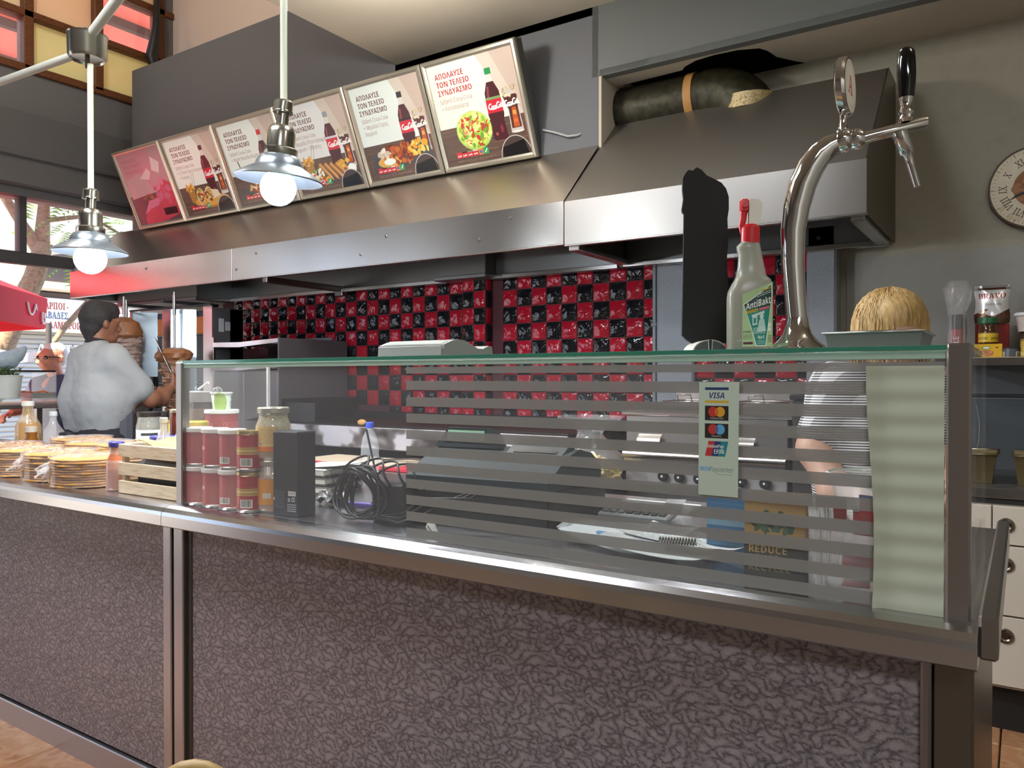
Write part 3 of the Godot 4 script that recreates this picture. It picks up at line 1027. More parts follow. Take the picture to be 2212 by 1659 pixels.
	part(d, "flange", G.new().to(Vector3(0, -0.03, 0)).lathe([Vector2(0.13, -0.03), Vector2(0.14, -0.03), Vector2(0.14, 0.035), Vector2(0.13, 0.035)], 28), M("#c0b494", 0.5, 0.4, {"tex": N("rust", 0.03, ["#8a5a30", "#d8d0b8", "#eee8d8"], [0.0, 0.45, 1.0]), "tri": Vector3.ONE * 4.0}))
	# menu light boxes
	var xs := [-5.673, -5.073, -4.473, -3.868, -3.270, -2.695, -2.09]
	var names := ["first menu light box from the left, faded pink poster with curled paper", "menu light box with wraps on a round wooden board", "menu light box half hidden by the nearer pendant lamp", "menu light box with skewers and a cup of fries", "menu light box with a gyros plate on a slate board", "rightmost menu light box with a bowl of salad"]
	for k in 6:
		var w: float = xs[k + 1] - xs[k] - 0.008
		var t := thing("menu_box", names[k], "menu", Vector3((xs[k] + xs[k + 1]) / 2, 2.655, -3.305), 0, "row of menu light boxes")
		t.rotation.x = 0.407
		var H := 0.578
		part(t, "casing", G.new().bx(-w / 2 + 0.004, w / 2 - 0.004, -H / 2 + 0.004, H / 2 - 0.004, -0.075, -0.012, 0.003), M("#6d6b66", 0.4, 0.7))
		var f := G.new()
		for s in [[0.0, w], [PI / 2, H], [PI, w], [-PI / 2, H]]:
			var other: float = H if s[1] == w else w
			f.x = Transform3D(Basis(Vector3(0, 0, 1), s[0]), Vector3.ZERO)
			var hw: float = s[1] / 2
			var ho: float = other / 2
			var rr := [[0.0, -0.012], [0.0, 0.004], [0.006, 0.012], [0.018, 0.014], [0.028, 0.008], [0.03, 0.0]]
			for i in rr.size() - 1:
				var a = rr[i]
				var b = rr[i + 1]
				f.quad(Vector3(-hw + a[0], -ho + a[0], a[1]), Vector3(hw - a[0], -ho + a[0], a[1]), Vector3(hw - b[0], -ho + b[0], b[1]), Vector3(-hw + b[0], -ho + b[0], b[1]))
		part(t, "frame", f, M("#c3bfae", 0.36, 0.9))
		var tex := poster(k)
		var g := G.new().to(Vector3(0, 0, 0.001))
		g.quad(Vector3(-w / 2 + 0.028, -H / 2 + 0.028, 0), Vector3(w / 2 - 0.028, -H / 2 + 0.028, 0), Vector3(w / 2 - 0.028, H / 2 - 0.028, 0), Vector3(-w / 2 + 0.028, H / 2 - 0.028, 0))
		part(t, "poster", g, M("#d8d8d8", 0.2, 0.0, {"tex": tex, "em": tex, "ee": 0.12 if k == 0 else 0.3, "spec": 0.4}))
		for e in [-1.0, 1.0]:
			part(t, "bracket", G.new().box(Vector3(e * (w / 2 - 0.065), 0.015, -0.155), Vector3(0.03, 0.03, 0.17), 0.0), M("#4a4a48", 0.5))
	lamps()


func poster(k: int) -> ImageTexture:
	var W := 512
	var p := Pic.new(self, W, W, "#d9d2c2")
	if k == 0:
		p.rect(0, 0, W, W, "#c49aa0").rect(0, 300, W, W, "#6a4850")
		p.poly([Vector2(0, 0), Vector2(380, 0), Vector2(330, 300), Vector2(20, 320)], "#d08f98").poly([Vector2(20, 190), Vector2(200, 150), Vector2(330, 300), Vector2(30, 320)], "#c8a0a4")
		p.poly([Vector2(380, 60), Vector2(460, 110), Vector2(420, 180), Vector2(350, 150)], "#ecd6d4").poly([Vector2(190, 190), Vector2(300, 130), Vector2(330, 160), Vector2(290, 210)], "#e6c8c8")
		p.poly([Vector2(90, 470), Vector2(190, 370), Vector2(300, 330), Vector2(420, 220), Vector2(512, 260), Vector2(512, 470), Vector2(300, 512), Vector2(90, 512)], "#d04a5a").poly([Vector2(100, 440), Vector2(200, 350), Vector2(330, 340), Vector2(300, 390), Vector2(180, 410)], "#dd7a98")
		p.blobs(300, 220, 200, 170, 16, 14, 34, ["#e0829a", "#cf6c88", "#d8587a"], 5).blobs(140, 300, 120, 70, 10, 6, 14, ["#b0603c", "#c07a40", "#a84838"], 6)
		p.text("ΑΠΟΛΑΥΣΕ", 36, 70, 26, "#c07a86", "b").text("ΤΟΝ ΤΕΛΕΙΟ", 40, 108, 26, "#c07a86", "b").text("ΣΥΝΔΥΑΣΜΟ", 44, 146, 26, "#c07a86", "b")
		p.rect(330, 420, 150, 50, "#3a2228").ell(400, 440, 40, 18, "#241518")
		return p.tex()
	# warm light falling on the printed wall, a table below
	var tone: Array = ["", "#e6e4d8", "#e4e8de", "#dcdcd8", "#dde4dc", "#efe8d2"][k].split(",")
	p.rect(0, 0, W, W, tone[0])
	p.poly([Vector2(300, 0), Vector2(W, 0), Vector2(W, 330), Vector2(470, 340)], "#cdc0b0").poly([Vector2(380, 0), Vector2(W, 0), Vector2(W, 330)], "#c2ad9e")
	p.rect(0, 318, W, W, "#5e4a40")
	var r := RandomNumberGenerator.new()
	r.seed = k
	for i in 70:
		var yy := r.randf_range(322, 505)
		p.rect(r.randf_range(-60, 430), yy, r.randf_range(60, 260), r.randf_range(1, 4), ["#6a5244", "#54403a", "#755a46", "#4c3a34"][r.randi() % 4])
	var tc1: String = "#b02c3c" if k == 5 else "#6a4440"
	p.text("ΑΠΟΛΑΥΣΕ", 40, 72, 27, tc1, "b", 0, 0.95).text("ΤΟΝ ΤΕΛΕΙΟ", 40, 112, 27, tc1, "b", 0, 0.95).text("ΣΥΝΔΥΑΣΜΟ", 40, 152, 27, tc1, "b", 0, 0.95)
	var lines: Array = [[], ["500ml Coca-Cola", "+ 2 Πίτα Γύρος Χοιρινό", "+ Πατάτες"], ["500ml Coca-Cola", "+ Μισή Μερίδα Κεμπάπ"], ["500ml Coca-Cola", "+ Μερίδα Πίτα Καλαμάκι", "Χοιρινό + Πατάτες"], ["500ml Coca-Cola", "+ Μερίδα Γύρος", "Χοιρινό"], ["500ml Coca-Cola", "+ Κοτοσαλάτα"]][k]
	for i in lines.size():
		p.text(lines[i], 40, 194 + i * 34, 22, "#9a7a70", "", 0, 0.86)
	# bottle and glass
	var cap: String = ["", "#4a2c34", "#c83038", "#8f9498", "#2c2c2c", "#2f8a4c"][k]
	p.poly([Vector2(340, 100), Vector2(368, 100), Vector2(374, 152), Vector2(334, 152)], "#d4cec4").rect(336, 74, 36, 30, cap)
	p.poly([Vector2(334, 140), Vector2(374, 140), Vector2(396, 190), Vector2(400, 300), Vector2(392, 330), Vector2(398, 410), Vector2(386, 424), Vector2(322, 424), Vector2(310, 410), Vector2(316, 330), Vector2(308, 300), Vector2(312, 190)], "#4a2228")
	p.poly([Vector2(330, 160), Vector2(342, 160), Vector2(332, 230), Vector2(320, 230)], "#8a4444").ell(370, 370, 8, 20, "#8c3038").ell(336, 392, 8, 8, "#a85048")
	p.rect(309, 212, 90, 12, ["", "#5a3036", "#c8c4bc", "#c8ccd0", "#2a2428", "#7a9a60"][k]).poly([Vector2(309, 224), Vector2(399, 224), Vector2(398, 288), Vector2(309, 288)], "#c82838").script_word(316, 268, 84, "#f2e8e2", 0.06)
	p.poly([Vector2(404, 190), Vector2(494, 190), Vector2(486, 290), Vector2(492, 400), Vector2(420, 400), Vector2(426, 290)], "#c4b8b0")
	p.poly([Vector2(408, 220), Vector2(490, 220), Vector2(482, 290), Vector2(484, 380), Vector2(428, 380), Vector2(430, 290)], "#55302c").poly([Vector2(446, 280), Vector2(470, 280), Vector2(474, 376), Vector2(440, 376)], "#b4562c").rect(448, 296, 20, 20, "#e09a4c").rect(446, 336, 22, 18, "#d06a34")
	p.blobs(406, 176, 86, 48, 14, 8, 16, ["#d8c8a8", "#a89070", "#c8b490"], 3).script_word(408, 268, 84, "#efe9e2", 0.06).ell(456, 398, 34, 6, "#dcd6d0")
	if k == 1 or k == 3:
		# wire cup of fries
		p.line([Vector2(150, 330), Vector2(176, 250), Vector2(190, 236), Vector2(196, 250), Vector2(170, 330)], 3, "#8c8880")
		p.poly([Vector2(80, 330), Vector2(160, 330), Vector2(148, 430), Vector2(96, 430)], "#b8823c").blobs(78, 300, 84, 50, 22, 6, 16, ["#e0a040", "#d08a2c", "#ecbc62"], 9)
		for i in 6:
			p.line([Vector2(82 + i * 15, 332), Vector2(97 + i * 10, 430)], 1.5, "#6c5236").line([Vector2(82 + i * 2, 340 + i * 17), Vector2(158 - i * 2, 340 + i * 17)], 1.5, "#6c5236")
	if k == 1:
		p.ell(300, 436, 180, 42, "#b0782e").ell(300, 428, 176, 36, "#d49a46").poly([Vector2(270, 350), Vector2(390, 370), Vector2(400, 410), Vector2(280, 430)], "#e0cdb0")
		for q in [200, 290]:
			p.ell(q, 390, 42, 54, "#d8b47c", 0.3).blobs(q - 36, 344, 72, 92, 40, 5, 13, ["#c0502c", "#e0b060", "#8a3c20", "#d8d0a0", "#7a9a3c", "#a84424"], q)
	elif k == 2:
		p.poly([Vector2(40, 400), Vector2(470, 390), Vector2(490, 450), Vector2(20, 470)], "#4c4a4a").blobs(120, 380, 240, 70, 60, 8, 20, ["#8a4424", "#b8622c", "#d8a860", "#e8dcc0"], 4)
		p.line([Vector2(90, 230), Vector2(110, 330)], 8, "#2a2c2e").line([Vector2(80, 300), Vector2(150, 290)], 6, "#2a2c2e")
	elif k == 3:
		p.poly([Vector2(120, 400), Vector2(470, 380), Vector2(500, 440), Vector2(130, 470)], "#47474a")
		for i in 5:
			p.line([Vector2(200 + i * 44, 350 + i * 4), Vector2(270 + i * 44, 440)], 26, "#b8783c").line([Vector2(206 + i * 44, 352 + i * 4), Vector2(266 + i * 44, 430)], 8, "#d8a468").line([Vector2(262 + i * 44, 430), Vector2(284 + i * 44, 456)], 4, "#e8c898")
		p.blobs(120, 380, 110, 90, 40, 6, 18, ["#e8dcb8", "#c03c30", "#d8c080", "#e8e4d0", "#7c9440"], 8).blobs(350, 350, 90, 50, 16, 8, 18, ["#e8b850", "#d8a038"], 2).ell(450, 410, 34, 28, "#dfe0d4").ell(450, 404, 26, 16, "#f2f2e8").ell(240, 452, 22, 22, "#e09a2c")
	elif k == 4:
		p.poly([Vector2(60, 370), Vector2(470, 350), Vector2(500, 440), Vector2(40, 470)], "#4a4a4c").ell(170, 420, 90, 32, "#d8a050")
		p.blobs(130, 330, 250, 110, 90, 8, 22, ["#8a3c1c", "#a84c20", "#c06a30", "#6a2c14", "#b85a28"], 4).blobs(330, 330, 140, 80, 30, 6, 22, ["#e8b840", "#d89c2c", "#f0cc68"], 3).blobs(100, 350, 90, 50, 20, 8, 16, ["#e8dcc8", "#c8b8a0", "#ded0bc"], 5).ell(170, 420, 44, 18, "#e8ece0")
	elif k == 5:
		p.ell(205, 352, 108, 98, "#a8c060").ell(205, 347, 104, 90, "#c8dc70").blobs(112, 260, 186, 176, 150, 6, 20, ["#8cb83c", "#b8d850", "#c83830", "#e8dc90", "#6c9c34", "#c88858", "#d8e478", "#a8502c"], 4)
	# promo row and the taped-over price disc
	for i in 4:
		p.rect(66 + i * 34, 452, 32, 24, "#c83038").script_word(69 + i * 34, 468, 24, "#f0e0dc", 0.07).rect(66 + i * 34, 446, 32, 6, ["#c83038", "#2a2628", "#7a8a50", "#c8c4c0"][i])
	p.rect(204, 446, 28, 30, "#e07a28").ell(218, 462, 10, 8, "#4a70b0").rect(234, 444, 30, 32, "#2f9c5c").line([Vector2(242, 468), Vector2(256, 452)], 5, "#e8f0e8").small(66, 488, 260, 2, 6, "#8c7868", k)
	p.ell(424, 520, 92, 108, "#cfc6c0").ell(424, 520, 88, 104, "#4a3c38").poly([Vector2(352, 462), Vector2(480, 440), Vector2(496, 512), Vector2(346, 512)], "#191717")
	return p.tex()


func lamps() -> void:
	var nick := M("#b9b7ac", 0.22, 1.0)
	var shade := M("#9aa4ac", 0.3, 0.85)
	for k in 2:
		var at: Vector3 = [Vector3(-2.033, 1.897, -1.70), Vector3(-2.805, 1.703, -1.5)][k]
		var s: float = [0.9, 0.8][k]
		var t := thing("pendant_lamp", ["nickel pendant lamp in the middle, hanging in front of the menu boxes", "nickel pendant lamp at the left with a round canopy cup above it"][k], "lamp", at, 0, "pendant lamps over the counter")
		t.scale = Vector3.ONE * s
		t.rotation.z = [-0.10, -0.02][k]
		part(t, "shade", G.new().lathe([Vector2(0.155, -0.004), Vector2(0.158, 0.0), Vector2(0.150, 0.008), Vector2(0.118, 0.028), Vector2(0.086, 0.046), Vector2(0.082, 0.062), Vector2(0.070, 0.080), Vector2(0.058, 0.086), Vector2(0.0, 0.086)], 40), shade)
		part(t, "shade_lining", G.new().lathe([Vector2(0.0, 0.08), Vector2(0.055, 0.08), Vector2(0.068, 0.074), Vector2(0.078, 0.06), Vector2(0.083, 0.043), Vector2(0.116, 0.024), Vector2(0.154, -0.0035)], 40), M("#15191e", 0.5))
		part(t, "ring", G.new().lathe([Vector2(0.058, 0.084), Vector2(0.060, 0.088), Vector2(0.060, 0.108), Vector2(0.056, 0.112), Vector2(0.048, 0.112)], 32), nick)
		part(t, "socket_cup", G.new().lathe([Vector2(0.049, 0.11), Vector2(0.049, 0.165), Vector2(0.046, 0.18), Vector2(0.038, 0.19), Vector2(0.022, 0.194)], 32), nick)
		part(t, "neck", G.new().lathe([Vector2(0.022, 0.192), Vector2(0.022, 0.24)], 24), nick)
		part(t, "collar", G.new().lathe([Vector2(0.022, 0.236), Vector2(0.036, 0.236), Vector2(0.036, 0.242), Vector2(0.033, 0.244), Vector2(0.033, 0.274), Vector2(0.028, 0.281), Vector2(0.012, 0.282)], 28), nick)
		part(t, "bulb", G.new().to(Vector3(0, -0.03, 0)).ball(Vector3.ZERO, Vector3.ONE * (0.064 if k == 0 else 0.068), 24), M("#ffffff", 0.4, 0.0, {"em": "#eef4ff", "ee": 9.0}))
		part(t, "bulb_base", G.new().cyl(0.026, 0.03, 0.078, 20), M("#d8d8d4", 0.4))
		var rod := G.new()
		var top: float = [1.6, 0.84][k]
		rod.tube([Vector3(0, 0.28, 0), Vector3((-0.1003 if k == 0 else -0.02) * (top - 0.28), top, 0)], 0.0125, 14)
		part(t, "rod", rod, M("#c9cdb4", 0.45))
		var l := OmniLight3D.new()
		l.name = "bulb_light"
		l.light_color = Color(0.93, 0.96, 1.0)
		l.light_energy = 1.0
		l.light_size = 0.05
		l.omni_range = 12.0
		l.omni_attenuation = 2.0
		l.shadow_enabled = true
		t.add_child(l)
		l.position = Vector3(0, -0.03, 0)
	var c := thing("canopy_cup", "round nickel canopy cup above the left pendant lamp", "lamp canopy", Vector3(-2.82, 2.395, -1.5))
	part(c, "cup", G.new().lathe([Vector2(0.0, 0.008), Vector2(0.052, 0.006), Vector2(0.056, 0.0), Vector2(0.058, 0.0), Vector2(0.064, 0.012), Vector2(0.066, 0.08), Vector2(0.069, 0.086), Vector2(0.064, 0.088), Vector2(0.0, 0.088)], 36), nick)
	part(c, "cord_loop", G.new().tube([Vector3(-0.03, 0.085, 0), Vector3(-0.03, 0.11, 0), Vector3(-0.01, 0.118, 0), Vector3(0.015, 0.105, 0), Vector3(0.03, 0.085, 0)], 0.004), M("#2a2a2a", 0.5))
	part(c, "stem", G.new().cyl(0.008, -0.03, 0.01, 12), M("#7a6a66", 0.4))
	var tb := M("#a9aaa0", 0.5)
	single("ceiling_tube", "grey green tube slanting up to the right from the canopy cup", "tube", G.new().tube([Vector3(-2.77, 2.475, -1.49), Vector3(-2.03, 2.60, -1.36)], 0.0165, 14).tube([Vector3(-2.03, 2.60, -1.36), Vector3(-1.0, 2.90, -1.1)], 0.0165, 14), tb)
	single("ceiling_tube", "white grey tube slanting down to the left from the canopy cup", "tube", G.new().tube([Vector3(-2.86, 2.43, -1.5), Vector3(-3.49, 2.455, -1.5), Vector3(-5.5, 2.535, -1.5)], 0.0145, 14), tb)


# a straight jar or bottle: profile scaled to radius r and height h
func jar_profile(r: float, h: float, neck: float, shoulder: float, t := 0.0) -> Array:
	return [Vector2(0, t), Vector2(r * 0.9 - t, t), Vector2(r - t, r * 0.12 + t), Vector2(r - t, h * shoulder), Vector2(r * 0.93 - t, h * (shoulder + 0.05)), Vector2(neck - t, h * minf(0.97, shoulder + 0.16)), Vector2(neck - t, h)]


func kitchen() -> void:
	var st := steel("#a9a8a6", 0.32, -0.3)
	var bright := steel("#d4d0ce", 0.22, -0.3)
	var drk := M("#3b3b3d", 0.4, 0.6)
	# two upright gyros grills
	for k in 2:
		var x1: float = [-4.945, -4.48][k]
		var g := thing("gyros_grill", ["left upright gyros grill next to the street opening", "right upright gyros grill beside the warming rack"][k], "gyros grill", Vector3(x1, 0.86, -3.2), 0, "upright gyros grills")
		var w := 0.46
		part(g, "body", G.new().bx(-w, 0, 0, 0.86, -0.24, -0.13, 0.004), drk)
		part(g, "side_panel", G.new().bx(-0.012, 0, 0.0, 0.86, -0.24, 0.0, 0.002), M("#4a494b", 0.45, 0.3))
		var fl := PackedVector2Array([Vector2(-0.095, 0), Vector2(0.0, 0), Vector2(0.0, 0.865), Vector2(-0.01, 0.88), Vector2(-0.085, 0.88), Vector2(-0.095, 0.865)])
		part(g, "wing", G.new().prism(fl, 0.006), bright)
		var wl := G.new()
		wl.quad(Vector3(-w, 0, 0.006), Vector3(-w + 0.10, 0, -0.12), Vector3(-w + 0.10, 0.87, -0.12), Vector3(-w, 0.87, 0.006))
		wl.quad(Vector3(-w + 0.10, 0, -0.126), Vector3(-w, 0, 0), Vector3(-w, 0.87, 0), Vector3(-w + 0.10, 0.87, -0.126))
		part(g, "wing", wl, steel("#bccbd4", 0.25, -0.3))
		part(g, "wing_edge", G.new().bx(-w - 0.03, -w, 0, 0.875, -0.004, 0.01, 0.002), bright)
		for i in 5:
			var y0 := 0.02 + i * 0.17
			var hot := i == 4
			part(g, "burner", G.new().bx(-w + 0.11, -0.1, y0, y0 + (0.12 if hot else 0.16), -0.132, -0.118, 0.004), M("#b8683a", 0.7, 0.0, {"em": "#ff8a3c", "ee": 0.12}) if hot else M("#5d5a58", 0.7))
			part(g, "burner_bar", G.new().bx(-w + 0.11, -0.1, y0 - 0.009, y0 - 0.002, -0.13, -0.112, 0.002), st)
		part(g, "drip_tray", G.new().bx(-w, 0, -0.03, 0.0, -0.24, 0.34, 0.006), st)
		part(g, "label_plate", G.new().bx(-0.001, 0.002, 0.70, 0.79, -0.085, -0.045, 0.001), M("#8b8e92", 0.5))
		part(g, "label_plate", G.new().bx(-0.001, 0.002, 0.71, 0.77, -0.135, -0.095, 0.001), M("#8b8e92", 0.5))
		# arm that holds the top of the spit
		part(g, "arm", G.new().bx(-w / 2 - 0.02, -w / 2 + 0.02, 0.885, 0.905, -0.2, 0.22, 0.003).bx(-w - 0.02, 0.0, 0.87, 0.885, 0.0, 0.02, 0.003), drk)
		part(g, "arm_clamp", G.new().to(Vector3(-0.12 if k else -0.21, 0, 0.2)).cyl(0.010, 0.80, 0.93, 14, 0.002), M("#b8b6b2", 0.3, 1.0))
	# meat spits
	var ramp := N("meat", 0.03, ["#5a3424", "#8a5a40", "#b88c6c", "#decdbc", "#7a4c38"], [0.0, 0.3, 0.55, 0.8, 1.0], 512, 4, 10.0)
	var ramp2 := N("meatpale", 0.025, ["#7c5448", "#b08c80", "#d8c8be", "#987264", "#c0a49a"], [0.0, 0.35, 0.6, 0.8, 1.0], 512, 4, 10.0)
	for k in 2:
		var t := thing("gyros_spit", ["tall pale meat spit behind the cook's head", "brown meat spit being carved by the cook"][k], "gyros", [Vector3(-5.15, 0.88, -2.98), Vector3(-4.60, 0.88, -3.0)][k], 0, "meat spits")
		part(t, "rod", G.new().cyl(0.007, 0, 0.93, 10), M("#b9b7b2", 0.3, 1.0))
		part(t, "foot_plate", G.new().cyl(0.09, 0, 0.012, 24, 0.003), st)
		var pr := [Vector2(0, 0.02)]
		var n: int = [26, 22][k]
		var top: float = [0.66, 0.50][k]
		for i in n:
			var f := float(i) / (n - 1)
			var r: float = lerpf(0.075, 0.108, f) if k == 0 else lerpf(0.04, 0.094, pow(f, 1.3))
			var y := 0.02 + f * (top - 0.02)
			pr.append(Vector2(r * 0.92, y))
			pr.append(Vector2(r * (1.0 + 0.05 * sin(i * 2.3)), y + 0.005))
			pr.append(Vector2(r * (0.98 + 0.05 * sin(i * 4.1)), y + (top / n) * 0.7))
		part(t, "meat", G.new().lathe(pr, 40, 0.035, k + 3), M("#ffffff", 0.55, 0.0, {"tex": ramp2 if k == 0 else ramp, "tri": Vector3(7, 12, 7), "sss": 0.1, "bump": ramp, "bs": 0.8}))
		var r1: float = [0.112, 0.106][k]
		var cr := [Vector2(r1 * 0.9, top - 0.02), Vector2(r1 * 1.04, top + 0.0), Vector2(r1 * 1.05, top + 0.03), Vector2(r1 * 0.85, top + (0.09 if k == 0 else 0.055)), Vector2(r1 * 0.35, top + (0.125 if k == 0 else 0.068)), Vector2(0, top + (0.13 if k == 0 else 0.066))]
		part(t, "crust", G.new().lathe(cr, 30, 0.03, k + 8), M("#b89a88", 0.4, 0.0, {"tex": N("crust", 0.03, ["#7a4020", "#e8c8a0", "#b87a48", "#5a2e18"], [0.0, 0.4, 0.7, 1.0]), "tri": Vector3.ONE * 8.0}))
	# warming rack with a closed cabinet under it
	var o := thing("warming_rack", "steel warming rack with two bright shelf lips and a dark closed side", "rack", Vector3(-4.145, 0.86, -3.35))
	part(o, "cabinet", G.new().bx(-0.325, 0.315, 0, 0.44, -0.3, 0.15, 0.003), M("#77757a", 0.4, 0.7))
	part(o, "front_panel", G.new().bx(-0.32, -0.012, 0.01, 0.43, 0.15, 0.156, 0.002), M("#8a888c", 0.4, 0.6))
	part(o, "front_panel", G.new().bx(-0.008, 0.31, 0.01, 0.43, 0.15, 0.156, 0.002), M("#828084", 0.4, 0.6))
	part(o, "side_panel", G.new().bx(0.315, 0.325, 0, 0.64, -0.42, 0.16, 0.002), M("#565254", 0.5, 0.3))
	part(o, "back_panel", G.new().bx(-0.325, 0.315, 0.44, 0.66, -0.3, -0.29, 0.0), M("#5a5a5c", 0.45, 0.6))
	part(o, "upright", G.new().bx(-0.335, -0.322, 0.0, 0.66, 0.14, 0.156, 0.002), bright)
	for i in 2:
		part(o, "shelf", G.new().bx(-0.32, 0.315, 0.45 + i * 0.155, 0.456 + i * 0.155, -0.29, 0.15, 0.001), st)
		var lip := PackedVector2Array([Vector2(-0.32, 0.0), Vector2(-0.06, -0.006 if i else 0.0), Vector2(0.315, 0.018), Vector2(0.315, 0.042), Vector2(-0.06, 0.026), Vector2(-0.32, 0.03)])
		part(o, "shelf_lip", G.new().to(Vector3(0, 0.44 + i * 0.155, 0.152)).prism(lip, 0.006), M("#e2e0e4", 0.25, 0.8))
	single("red_block", "small dark red block lying on the top shelf of the warming rack", "block", G.new().bx(-0.035, 0.035, 0, 0.022, -0.03, 0.03, 0.004), M("#8c2a2c", 0.5), Vector3(-3.9, 1.4715, -3.3))
	# griddle along the tiled wall
	var gr := thing("griddle", "long griddle with a sooty pale front and a black hotplate before the tiles", "griddle", Vector3(-2.6, 0.0, -3.4))
	part(gr, "front_panel", G.new().bx(-1.12, 0.86, 0.865, 0.985, 0.28, 0.30, 0.006), M("#cfcdd0", 0.4, 0.3, {"tex": N("stain", 0.008, ["#2a2624", "#8a827e", "#f4f2f4", "#ffffff"], [0.0, 0.35, 0.55, 1.0], 512, 3, 20.0), "tri": Vector3(0.9, 1.2, 0.9)}))
	part(gr, "hotplate", G.new().bx(-1.12, 0.86, 0.975, 0.995, -0.33, 0.295, 0.005), M("#1c1b1b", 0.4, 0.5))
	part(gr, "back_lip", G.new().bx(-1.12, 0.86, 0.99, 1.035, -0.37, -0.33, 0.004), M("#191818", 0.5))
	part(gr, "side_guard", G.new().bx(-1.13, -1.115, 0.90, 1.13, -0.36, 0.28, 0.004), M("#2a2829", 0.4, 0.4))
	part(gr, "body", G.new().bx(-1.1, 0.84, 0.1, 0.865, -0.36, 0.2, 0.0), M("#242324", 0.6))
	var sg := PackedVector2Array([Vector2(-0.3, 0), Vector2(0.34, 0), Vector2(0.34, 0.12), Vector2(0.08, 0.12), Vector2(-0.14, 0.03)])
	part(gr, "splash_plate", G.new().to(Vector3(-1.20, 0.985, 0.235)).prism(sg, 0.012), M("#2f2d2e", 0.4, 0.4))
	single("bread_bit", "small toasted piece of bread left on the griddle edge", "bread", G.new().ball(Vector3(0, 0.012, 0), Vector3(0.03, 0.018, 0.02), 12), M("#c89a5c", 0.8), Vector3(-3.05, 0.995, -3.12))
	# prep counter and what lies on it
	var pc := thing("prep_counter", "steel prep counter in front of the griddle", "counter", Vector3(-2.4, 0, -2.9))
	part(pc, "worktop", G.new().bx(-1.4, 0.97, 0.78, 0.805, -0.19, 0.16, 0.004), st)
	part(pc, "body", G.new().bx(-1.38, 0.96, 0.08, 0.78, -0.19, 0.12, 0.0), drk)
	var cb := thing("cutting_board", "large cutting board with a cream top and red edge on the prep counter", "cutting board", Vector3(-2.72, 0.806, -2.92))
	part(cb, "board", G.new().bx(-0.48, 0.42, 0.0, 0.02, -0.15, 0.15, 0.004), M("#c22a3c", 0.5))
	part(cb, "top_face", G.new().bx(-0.46, 0.22, 0.02, 0.024, -0.145, 0.135, 0.001), M("#dccab0", 0.6))
	var tg := thing("tongs", "pair of metal tongs on the cutting board behind the bottle", "tongs", Vector3(-2.58, 0.834, -2.98), 0.15)
	for s in [-1.0, 1.0]:
		part(tg, "arm", G.new().tube([Vector3(-0.16, 0.0, 0.002 * s), Vector3(0.02, 0.012, 0.016 * s), Vector3(0.13, 0.004, 0.012 * s)], [0.007, 0.007, 0.012], 8, true, 0.5), M("#6a605a", 0.35, 0.9))
	single("red_board", "small red cutting board under the bag of potatoes", "cutting board", G.new().bx(-0.2, 0.14, 0, 0.018, -0.12, 0.12, 0.005), M("#b02c3a", 0.5), Vector3(-1.62, 0.806, -2.93))
	var bg := thing("potato_bag", "clear plastic bag of pale raw potato chips on a red board", "bag", Vector3(-1.50, 0.825, -2.86))
	var r := RandomNumberGenerator.new()
	r.seed = 4
	var chips := G.new()
	for i in 150:
		var a := r.randf() * TAU
		var q := sqrt(r.randf()) * 0.115
		chips.to(Vector3(cos(a) * q, 0.012 + r.randf() * 0.10 * (1.0 - q * 4.0), sin(a) * q * 0.8), r.randf() * PI, r.randf_range(-0.6, 0.6), r.randf_range(-0.5, 0.5)).box(Vector3.ZERO, Vector3(0.07, 0.012, 0.012), 0.003)
	part(bg, "potato_chips", chips, M("#e6d28a", 0.45, 0.0, {"sss": 0.1}), "pale yellow potato chips", true)
	var bagm := G.new().sheet(26, 18, func(u: float, v: float):
		var a: float = u * TAU
		var rr := lerpf(0.135, 0.05, smoothstep(0.35, 0.75, v)) + smoothstep(0.75, 1.0, v) * 0.09 + 0.012 * sin(a * 9.0 + v * 14.0) * v + 0.006 * sin(a * 5.0 + v * 30.0)
		return Vector3(cos(-a) * rr, v * 0.27, sin(-a) * rr * 0.8))
	part(bg, "bag_film", bagm, M("#ffffff", 0.08, 0.0, {"a": 0.12}))
	# fryer
	var f := thing("fryer", "stainless double fryer with handles, rail and knobs on its front", "fryer", Vector3(-1.08, 0, -3.25))
	part(f, "body", G.new().bx(-0.32, 0.34, 0.1, 1.10, -0.35, 0.25, 0.004), M("#8d8c8a", 0.4, 0.9))
	part(f, "front_panel", G.new().bx(-0.32, 0.34, 0.96, 1.095, 0.25, 0.256, 0.003), steel("#adaaa6", 0.32, -0.3))
	part(f, "top_rim", G.new().bx(-0.34, 0.36, 1.095, 1.118, -0.35, 0.265, 0.004), bright)
	part(f, "oil_pan", G.new().bx(-0.30, -0.02, 1.117, 1.120, -0.30, 0.20, 0.0), M("#141313", 0.15))
	part(f, "oil_pan", G.new().bx(0.02, 0.32, 1.117, 1.120, -0.30, 0.20, 0.0), M("#6d5a30", 0.1))
	part(f, "splash_back", G.new().bx(-0.34, 0.36, 1.118, 1.205, -0.36, -0.35, 0.001), bright)
	for i in 24:
		part(f, "comb_tooth", G.new().bx(-0.335 + i * 0.029, -0.320 + i * 0.029, 1.203, 1.226, -0.36, -0.35, 0.002), bright)
	for i in 36:
		part(f, "vent_slot", G.new().bx(-0.30 + i * 0.0175, -0.296 + i * 0.0175, 1.052, 1.062, 0.2555, 0.2568, 0.0), M("#1a1a1a", 0.6))
	for s in [-0.21, 0.17]:
		part(f, "handle", G.new().to(Vector3(s, 0.985, 0.256)).sheet(1, 6, func(u: float, v: float): return Vector3((u - 0.5) * 0.10, 0.034 - v * 0.034 + 0.0, 0.0 + 0.028 * sin(v * PI * 0.6)), 0.002), bright)
